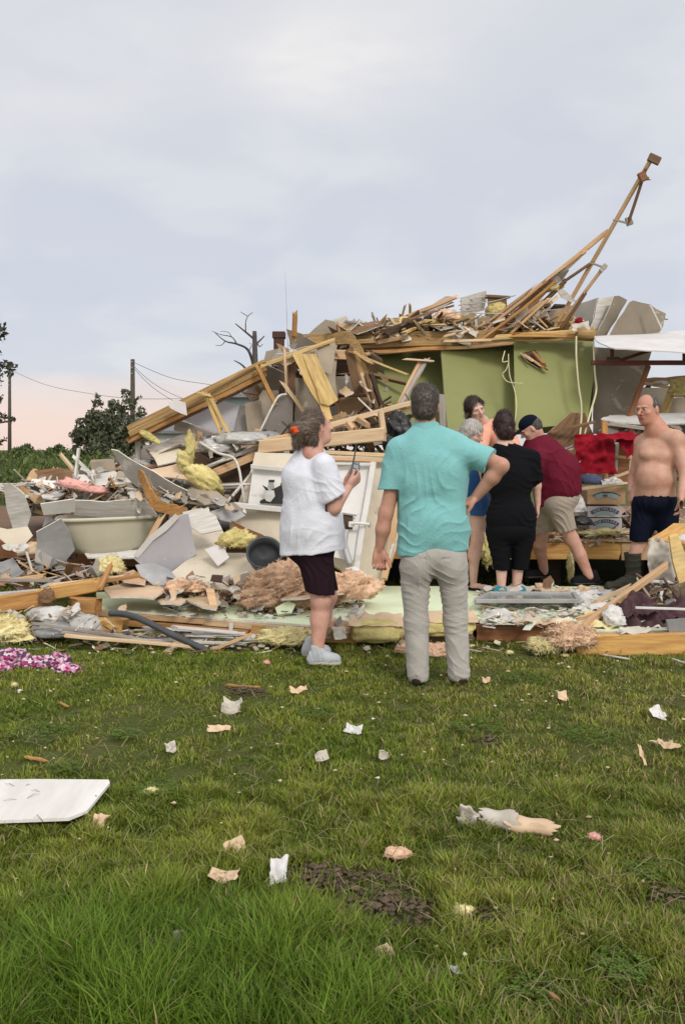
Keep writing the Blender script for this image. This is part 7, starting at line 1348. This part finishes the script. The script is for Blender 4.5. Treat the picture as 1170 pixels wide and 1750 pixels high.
# ---- people in the background, on and behind the flat green panel
def man_shirtless():
    d = 7.85; root = empty('person', at(1090, 1003, d), 'shirtless balding man in navy shorts and rubber boots looking left', 'person')
    Hc = A(1106, 700, d); B = basis((-.80, -.60, -.08)); r, f, u = B; nk = A(1121, 730, d); zg = .15
    F = Field(*bbox([A(1055, 660, d-.3), A(1190, 1000, d+.35)], .05), .0065)
    head(F, Hc, B, 1.17, jaw=1.12, nose=1.05); F.cap(Hc-u*.06-f*.02, nk, .070, .078, .03); F.ell(Hc-u*.095+f*.015, (.05, .05, .03), B, .03)
    Bt = basis((-.55, -.83, 0)); sR, sL = A(1097, 757, d+.16), A(1153, 751, d-.12)
    F.cap(nk-np.array([0, 0, .05]), sL, .075, .084, .05); F.cap(nk-np.array([0, 0, .05]), sR, .07, .072, .05); F.cap(Hc-B[2]*.09-B[1]*.03, nk-np.array([0,0,.02]), .070, .078, .03)
    F.ell(A(1120, 785, d+.02), (.195, .145, .17), Bt, .05); F.ell(A(1119, 822, d), (.180, .155, .17), Bt, .06); F.ell(A(1112, 815, d-.08), (.12, .08, .11), Bt, .06)
    F.ell(A(1104, 776, d-.075), (.065, .04, .045), Bt, .05); F.ell(A(1131, 779, d-.10), (.07, .045, .045), Bt, .05); F.ell(A(1120, 768, d+.0), (.17, .12, .10), Bt, .05)
    F.ell(A(1118, 845, d+.01), (.18, .15, .12), Bt, .04)
    eL, wL = A(1170, 808, d-.20), A(1163, 850, d-.30); F.cap(sL, eL, .068, .052, .04); F.cap(eL, wL, .05, .033, .02); hand(F, wL, (-.12, -.3, -1), (-.9, .2, 0), 1, .5, 1.08)
    eR, wR = A(1081, 820, d+.22), A(1077, 838, d+.10); F.cap(sR, eR, .062, .048, .04); F.cap(eR, wR, .047, .032, .02); hand(F, wR, (-.05, -.2, -1), (.9, .2, 0), -1, .45, 1.05)
    F.cap(A(1098, 910, d+.05), A(1082, 955, d+.02), .075, .058, .03); F.cap(A(1130, 910, d), A(1135, 955, d), .075, .058, .03)
    F.ell(A(1127, 789, d-.2), (.008, .012, .008), None, .006)
    def cf(V):
        C = np.ones((len(V), 3)); hd = np.linalg.norm(V-Hc, axis=1) < .16; C[hd] = (.95, .80, .78)
        nkz = (np.linalg.norm(V-nk, axis=1) < .13); C[nkz] = (.95, .80, .76); fa = V[:, 0] > A(1160, 0, d)[0]; C[fa] = (.98, .78, .74)
        n_ = np.linalg.norm(V-A(1117, 770, d-.17), axis=1) < .014; C[n_] = (.5, .3, .3); return C
    fmesh('body', F, 'skin_bare', root, colf=cf); face_parts(root, Hc, B, 1.17)
    Hh = Field(Hc-.18, Hc+.18, .005); Hh.ell(Hc+u*.030*1.17-f*.012, (.089, .110, .107), B, .02); Hh.ell(Hc+u*.07+f*.095, (.10, .095, .085), B, .01, dent=True); Hh.ell(Hc-u*.05+f*.07, (.12, .085, .09), B, .01, dent=True); Hh.cut(Hc-u*.04, -u, .01)
    hr = fmesh('hair', Hh, 'hair_darkgrey', root, lambda V: vnoise(V*90, 3)*.002); strands(hr, lambda P: np.array([0, 0, -1.])-f, 1500, .016, .0009, .3, ((.16, .15, .14), (.08, .07, .065), (.3, .28, .26)), 5)
    T = Field(*bbox([A(1055, 820, d-.3), A(1180, 940, d+.3)], .03), .0065)
    T.ell(A(1118, 858, d), (.195, .165, .11), Bt, .05); T.cap(A(1100, 868, d+.05), A(1093, 922, d+.03), .115, .092, .04); T.cap(A(1138, 868, d-.03), A(1138, 922, d-.02), .112, .092, .04)
    T.cut(A(1110, 925, d), (0, 0, -1), .006, .003); T.cut(A(1110, 838, d), (.08, 0, 1), .01, .0015)
    fmesh('shorts', T, 'navy_cloth', root, folds([((1, 0, .15), .07, 1, None, 1)], .01, .0006, 51))
    for cx, toe, dd in ((1078, 1040, d), (1136, 1100, d+.05)):
        top = A(cx+2, 944, dd); an = A(cx+4, 985, dd); an[2] = zg+.10; tp = A(toe, 1000, dd-.08); tp[2] = zg+.045; hl = an.copy(); hl[2] = zg+.05; hl[0] += .02
        G = Field(*bbox([top, an, tp, hl], .10), .006); G.cap(top, an, .074, .058, .03); G.cap(hl, tp, .052, .046, .03); G.cap(an, (hl+tp)/2+np.array([0, 0, .03]), .055, .045, .04); G.cut(top, (0, 0, 1), .005); G.cut((0, 0, zg+.004), (0, 0, -1), .004)
        G.cap(top+np.array([0, 0, -.02]), top+np.array([0, 0, .1]), .062, .062, .003, dent=True)
        fmesh('rubber_boot', G, 'rubber_olive', root, folds([((0, 0, 1), .05, 1, None, 1)], .005, .0006, 61))
man_shirtless()
def woman_black():
    d = 7.45; root = empty('person', at(870, 1015, d), 'woman in black top and black cropped trousers, seen from behind, dark red-brown hair', 'person')
    Hc = A(859, 733, d+.03); B = basis((-.25, .95, -.25)); r, f, u = B; nk = A(862, 757, d)
    F = Field(*bbox([A(825, 700, d-.3), A(930, 1010, d+.3)], .05), .0065)
    head(F, Hc, B, .95); F.cap(Hc-u*.05, nk-np.array([0, 0, .04]), .055, .07, .02); F.ell(A(870, 825, d), (.15, .10, .24), None, .05); sR = A(906, 785, d); sL = A(838, 785, d)
    F.cap(nk-np.array([0, 0, .05]), sR, .07, .062, .04); F.cap(nk-np.array([0, 0, .05]), sL, .07, .06, .04)
    e1, w1 = A(916, 830, d+.03), A(918, 862, d+.06); F.cap(sR, e1, .058, .040, .03); F.cap(e1, w1, .040, .026, .02); hand(F, w1, (.02, .05, -1), (-1, .1, 0), 1, .35, .92)
    e2, w2 = A(845, 830, d+.22), A(850, 840, d+.45); F.cap(sL, e2, .055, .04, .03); F.cap(e2, w2, .04, .026, .02); hand(F, w2, (.3, 1, .1), (1, 0, 0), 1, .4, .9)
    F.cap(A(857, 950, d), A(856, 1000, d), .058, .036, .03); F.cap(A(886, 950, d+.02), A(882, 1002, d+.04), .058, .036, .03)
    fmesh('body', F, 'skin_fair', root, colf=lambda V: np.ones((len(V), 3)))
    Hh = Field(Hc-.2, Hc+.2, .005); Hh.ell(Hc+u*.03-f*.02, (.086, .10, .10), B, .02); Hh.ell(Hc-u*.05-f*.05, (.075, .06, .07), B, .03); Hh.ell(Hc+u*.11-f*.05, (.052, .05, .045), B, .03); Hh.ell(Hc-u*.04+f*.09, (.08, .07, .09), B, .01, dent=True)
    hr = fmesh('hair', Hh, 'hair_dark', root, lambda V: vnoise(V*50, 3)*.006+vnoise(V*120, 3)*.003); strands(hr, lambda P: (Hc+u*.10-f*.05-P)*8, 3500, .05, .0012, .5, ((.035, .012, .012), (.015, .008, .007), (.06, .02, .018)), 6)
    S = Field(*bbox([A(820, 745, d-.3), A(925, 935, d+.3)], .04), .0065)
    S.cap(nk-np.array([0, 0, .06]), sR, .08, .082, .05); S.cap(nk-np.array([0, 0, .06]), sL, .08, .08, .05); S.ell(A(871, 815, d), (.205, .155, .26), None, .05); S.ell(A(873, 880, d), (.205, .16, .22), None, .06); S.cap(A(853, 890, d), A(853, 930, d), .11, .105, .04); S.cap(A(893, 890, d), A(893, 930, d), .11, .105, .04)
    S.cap(sR, A(913, 815, d), .078, .075, .04); S.cap(sL, A(836, 815, d+.12), .075, .07, .04); S.cut(A(870, 925, d), (0, 0, -1), .006, .004)
    S.ell(nk+np.array([0, 0, .0]), (.062, .062, .055), None, .01, dent=True)
    fmesh('top', S, 'black_cotton', root, folds([((.4, 0, 1), .08, 1, None, 1)], .010, .0006, 71))
    T = Field(*bbox([A(820, 890, d-.3), A(925, 990, d+.3)], .03), .0065)
    T.ell(A(872, 905, d), (.20, .16, .12), None, .05); T.cap(A(851, 912, d), A(857, 975, d), .105, .066, .04); T.cap(A(893, 912, d), A(887, 975, d+.02), .105, .066, .03)
    q = T.f; T.cut(A(858, 974, d), (0, 0, -1), .005, .002)
    fmesh('trousers', T, 'black_cotton', root, folds([((.2, 0, 1), .06, 1, None, 1)], .008, .0006, 72))
    for cx, tx, cy in ((856, 842, d-.02), (882, 892, d+.06)):
        h = A(cx+3, 1008, cy-.06); h[2] = .155; t = A(tx, 1008, cy+.15); t[2] = .155; 
        if cx == 856: t = A(838, 1010, cy-.02); t[2] = .155; h = A(866, 1010, cy+.02); h[2] = .155
        shoe('water_shoe', h, t, 'teal_shoe', root, w=.042, up=.07, res=.006)
woman_black()
def man_maroon():
    d = 8.15; root = empty('person', at(985, 1000, d), 'man in maroon shirt, tan shorts and navy cap bending over to the left', 'person')
    Hc = A(906, 732, d-.05); B = basis((-.80, .10, -.55), (-.5, .0, 1)); r, f, u = B; nk = A(918, 750, d)
    F = Field(*bbox([A(870, 690, d-.3), A(1045, 1000, d+.4)], .05), .0068)
    head(F, Hc, B, 1.0); F.cap(Hc-u*.04-f*.03, nk, .06, .068, .02)
    F.cap(A(932, 778, d), A(955, 835, d), .11, .13, .05)
    s1 = A(920, 782, d-.17); F.cap(s1, A(900, 830, d-.15), .055, .045, .03); F.cap(A(900, 830, d-.15), A(885, 862, d-.05), .043, .03, .03); hand(F, A(885, 862, d-.05), (-.4, .1, -1), (-1, .2, .3), 1, .4, 1.0)
    F.cap(A(958, 880, d-.05), A(977, 925, d-.02), .082, .060, .03); F.cap(A(977, 920, d-.02), A(990, 948, d), .062, .058, .02); F.cap(A(990, 948, d), A(1006, 985, d), .058, .040, .02)
    F.cap(A(930, 880, d+.15), A(922, 930, d+.3), .08, .06, .03); F.cap(A(922, 930, d+.3), A(930, 985, d+.45), .058, .04, .03)
    fmesh('body', F, 'skin_rosy', root, colf=lambda V: np.ones((len(V), 3)))
    Hh = Field(Hc-.2, Hc+.2, .005); Hh.ell(Hc+u*.01-f*.03, (.080, .088, .09), B, .02); Hh.cut(Hc+u*.01-f*.0, f, .01); fmesh('hair', Hh, 'hair_darkgrey', root, lambda V: vnoise(V*90, 3)*.002)
    cp = Field(Hc-.25, Hc+.25, .005); cp.ell(Hc+u*.045-f*.008, (.082, .100, .080), B, .01); cp.cut(Hc+u*.03, -u, .005); cp2 = Hc+u*.035+f*.13
    cp.ell(cp2, (.07, .085, .012), basis(f, u+f*.2), .008); c = fmesh('cap', cp, 'navy_cloth', root)
    S = Field(*bbox([A(870, 720, d-.35), A(1010, 920, d+.4)], .04), .0068)
    S.ell(A(925, 780, d), (.19, .20, .20), None, .06); S.cap(A(918, 765, d), A(955, 800, d), .12, .18, .06); S.ell(A(952, 815, d), (.20, .21, .20), None, .06); S.ell(A(958, 835, d), (.185, .20, .15), None, .06); S.cap(A(930, 800, d), A(936, 865, d), .12, .11, .06)
    S.cap(s1, A(908, 815, d-.17), .08, .078, .04)
    S.ell(nk, (.075, .075, .06), None, .02, dent=True); S.cut(A(945, 858, d), (.35, 0, -1), .006, .005)
    fmesh('shirt', S, 'maroon_polo', root, folds([((.3, 0, 1), .09, 1.2, A(960, 800, d-.2), .25), ((1, 0, .5), .08, .8, None, 1)], .010, .0006, 81))
    T = Field(*bbox([A(890, 820, d-.35), A(1010, 940, d+.4)], .03), .0068)
    T.ell(A(955, 855, d), (.18, .19, .13), basis((1, 0, .4)), .05); T.cap(A(952, 860, d-.06), A(967, 903, d-.05), .125, .095, .04); T.cap(A(940, 865, d+.12), A(925, 908, d+.22), .12, .095, .04); T.cut(A(960, 908, d), (.25, 0, -1), .006, .003, lo=T.lo)
    fmesh('shorts', T, 'khaki_tan', root, folds([((.6, 0, .6), .05, 1, None, 1)], .010, .0006, 91))
    h = A(1022, 998, d+.03); h[2] = .155; t = A(975, 998, d-.02); t[2] = .155; shoe('shoe', h, t, 'shoe_black', root, w=.05, res=.006)
    h = A(940, 990, d+.45); h[2] = .155; t = A(895, 990, d+.4); t[2] = .155; shoe('shoe', h, t, 'shoe_black', root, w=.05, res=.006)
man_maroon()
def woman_grey():
    d = 7.85; root = empty('person', at(812, 1003, d), 'grey-haired woman in blue top and blue shorts, half hidden behind the aqua shirt', 'person')
    Hc = A(806, 742, d); B = basis((.75, -.55, -.28)); r, f, u = B; nk = A(800, 765, d)
    F = Field(*bbox([A(770, 700, d-.3), A(850, 1005, d+.3)], .06), .0068)
    head(F, Hc, B, .98); F.cap(Hc-u*.05-f*.03, nk, .055, .06, .02); F.ell(A(798, 810, d), (.15, .13, .24), None, .05); s1 = A(818, 785, d-.10)
    F.cap(nk, s1, .06, .05, .04); F.cap(s1, A(828, 820, d-.10), .048, .038, .03); F.cap(A(828, 820, d-.1), A(850, 800, d-.02), .037, .026, .03); hand(F, A(850, 800, d-.02), (1, .3, .4), (0, .3, 1), 1, .4, .9)
    F.cap(A(812, 870, d), A(816, 920, d), .082, .055, .03); F.cap(A(816, 920, d), A(810, 948, d), .055, .053, .03); F.cap(A(810, 945, d), A(808, 992, d), .052, .034, .03)
    F.cap(A(790, 870, d+.1), A(785, 930, d+.1), .08, .055, .03); F.cap(A(785, 930, d+.1), A(788, 992, d+.12), .05, .034, .03)
    for b, e in ((A(808, 996, d), (.11, -.05, 0)), (A(788, 996, d+.12), (-.03, -.13, 0))):
        b[2] = .185; F.cap(b, b+np.array(e), .032, .022, .02)
    fmesh('body', F, 'skin_fair', root, colf=lambda V: np.ones((len(V), 3))); face_parts(root, Hc, B, .98)
    Hh = Field(Hc-.2, Hc+.2, .005); Hh.ell(Hc+u*.035-f*.015, (.088, .102, .102), B, .02); Hh.ell(Hc-u*.03-f*.05, (.075, .06, .075), B, .03); Hh.ell(Hc-u*.05+f*.08, (.085, .07, .10), B, .01, dent=True); hr = fmesh('hair', Hh, 'hair_white', root, lambda V: vnoise(V*60, 3)*.004); strands(hr, lambda P: np.array([0, 0, -1.])+(P-Hc)*3, 3000, .035, .0012, .5, ((.52, .49, .46), (.36, .33, .30), (.62, .6, .57)), 7)
    S = Field(*bbox([A(765, 760, d-.3), A(835, 880, d+.3)], .05), .0068); S.ell(A(798, 820, d), (.165, .15, .26), None, .05); S.cap(nk-np.array([0, 0, .06]), s1, .07, .065, .04); S.cut(A(800, 865, d), (0, 0, -1), .01); S.ell(nk, (.07, .07, .06), None, .02, dent=True)
    fmesh('top', S, 'blue_cloth', root, folds([((.3, 0, 1), .07, 1, None, 1)], .009, .0006, 92))
    T = Field(*bbox([A(765, 830, d-.3), A(840, 900, d+.3)], .03), .0068); T.ell(A(804, 855, d+.03), (.17, .16, .10), None, .04); T.cap(A(812, 860, d), A(816, 884, d), .108, .095, .03); T.cap(A(790, 860, d+.1), A(787, 884, d+.1), .10, .09, .03); T.cut(A(800, 880, d), (0, 0, -1), .006)
    fmesh('shorts', T, 'blue_cloth', root, folds([((1, 0, .2), .06, 1, None, 1)], .007, .0006, 93))
    for b, e in ((A(808, 996, d), (.15, -.06)), (A(788, 996, d+.12), (-.04, -.16))):
        sd_ = Field(np.array([b[0]-.2, b[1]-.3, .14]), np.array([b[0]+.25, b[1]+.2, .25]), .005); h = np.array([b[0]-e[0]*.3, b[1]-e[1]*.3, .166]); sd_.cap(h, h+np.array([e[0]*1.3, e[1]*1.3, 0]), .04, .042, .01, ((0, 0, 1), .28))
        sd_.cap(h+np.array([e[0]*.8-.035, e[1]*.8, 0]), h+np.array([e[0]*.8, e[1]*.8, .05]), .009, .009, .01); sd_.cap(h+np.array([e[0]*.8+.035, e[1]*.8, 0]), h+np.array([e[0]*.8, e[1]*.8, .05]), .009, .009, .01)
        fmesh('sandal', sd_, 'shoe_black', root)
woman_grey()
def woman_peach():
    d = 8.75; root = empty('person', at(858, 905, d), 'dark-haired woman in peach shirt leaning left towards us, in front of the green wall', 'person')
    Hc = A(812, 700, d-.25); B = basis((.30, -.90, -.12), (-.34, 0, 1)); r, f, u = B; nk = A(824, 722, d-.12)
    F = Field(*bbox([A(785, 670, d-.5), A(890, 900, d+.3)], .05), .0075)
    head(F, Hc, B, 1.0); F.cap(Hc-u*.05-f*.02, nk, .052, .06, .02); F.cap(nk, A(850, 770, d), .06, .10, .04); F.ell(A(855, 800, d), (.13, .11, .2), None, .05)
    s1 = A(826, 742, d-.22); e1 = A(822, 775, d-.35); w1 = A(835, 790, d-.55); F.cap(s1, e1, .052, .04, .03); F.cap(e1, w1, .038, .027, .03); hand(F, w1, (.5, -.6, -.5), (0, -.3, -1), 1, .4, .92)
    s2 = A(868, 740, d); e2 = A(880, 780, d-.15); w2 = A(865, 790, d-.4); F.cap(s2, e2, .05, .04, .03); F.cap(e2, w2, .038, .027, .03); hand(F, w2, (-.2, -.8, -.5), (0, -.3, -1), -1, .4, .92)
    for x, dd in ((845, 0), (868, .08)): F.cap(A(x, 840, d+dd), A(x, 868, d+dd), .075, .055, .03); F.cap(A(x, 868, d+dd), np.array([A(x, 0, d+dd)[0], d+dd, .58]), .052, .036, .03); F.cap(np.array([A(x, 0, d+dd)[0], d+dd, .57]), np.array([A(x, 0, d+dd)[0], d+dd-.16, .56]), .034, .025, .02)
    fmesh('body', F, 'skin_fair', root, colf=lambda V: np.ones((len(V), 3))); face_parts(root, Hc, B, 1.0)
    Hh = Field(Hc-.24, Hc+.2, .005); Hh.ell(Hc+u*.04-f*.022, (.088, .10, .10), B, .02); Hh.ell(Hc-f*.06, (.08, .06, .09), B, .03); Hh.cap(Hc-r*.0+(-f*.06)-u*.02, Hc+np.array([-.065, .02, -.10]), .045, .02, .04); Hh.ell(Hc-u*.035+f*.085, (.066, .07, .10), B, .01, dent=True)
    Hh.cap(Hc+u*.05-r*.08, Hc+np.array([-.085, -.02, -.05]), .022, .018, .02)
    hr = fmesh('hair', Hh, 'hair_dark', root, lambda V: vnoise(V*60, 3)*.004); strands(hr, lambda P: np.array([-.3, .2, -1.]), 3000, .05, .0013, .5, ((.05, .022, .018), (.02, .01, .009)), 8)
    S = Field(*bbox([A(790, 700, d-.4), A(895, 860, d+.3)], .05), .0075); S.cap(nk-np.array([-.03, 0, .06]), A(855, 740, d), .085, .13, .05); S.ell(A(848, 745, d-.03), (.155, .16, .17), None, .05); S.ell(A(856, 800, d), (.175, .16, .26), None, .06); S.cap(s1, A(822, 764, d-.30), .07, .066, .04); S.cap(s2, A(878, 765, d-.1), .07, .066, .04)
    S.cut(A(850, 855, d), (0, 0, -1), .006); S.ell(nk+np.array([0, 0, .02]), (.065, .065, .06), None, .02, dent=True); fmesh('shirt', S, 'peach_cotton', root, folds([((.5, 0, 1), .07, 1, None, 1)], .008, .0006, 94))
    T = Field(*bbox([A(820, 820, d-.3), A(895, 880, d+.3)], .03), .0075); T.ell(A(857, 838, d+.03), (.165, .15, .11), None, .04); T.cap(A(845, 845, d), A(845, 872, d), .09, .08, .03); T.cap(A(868, 845, d+.08), A(868, 872, d+.08), .09, .08, .03)
    T.cut(A(850, 872, d), (0, 0, -1), .006); fmesh('shorts', T, 'denim', root)
woman_peach()
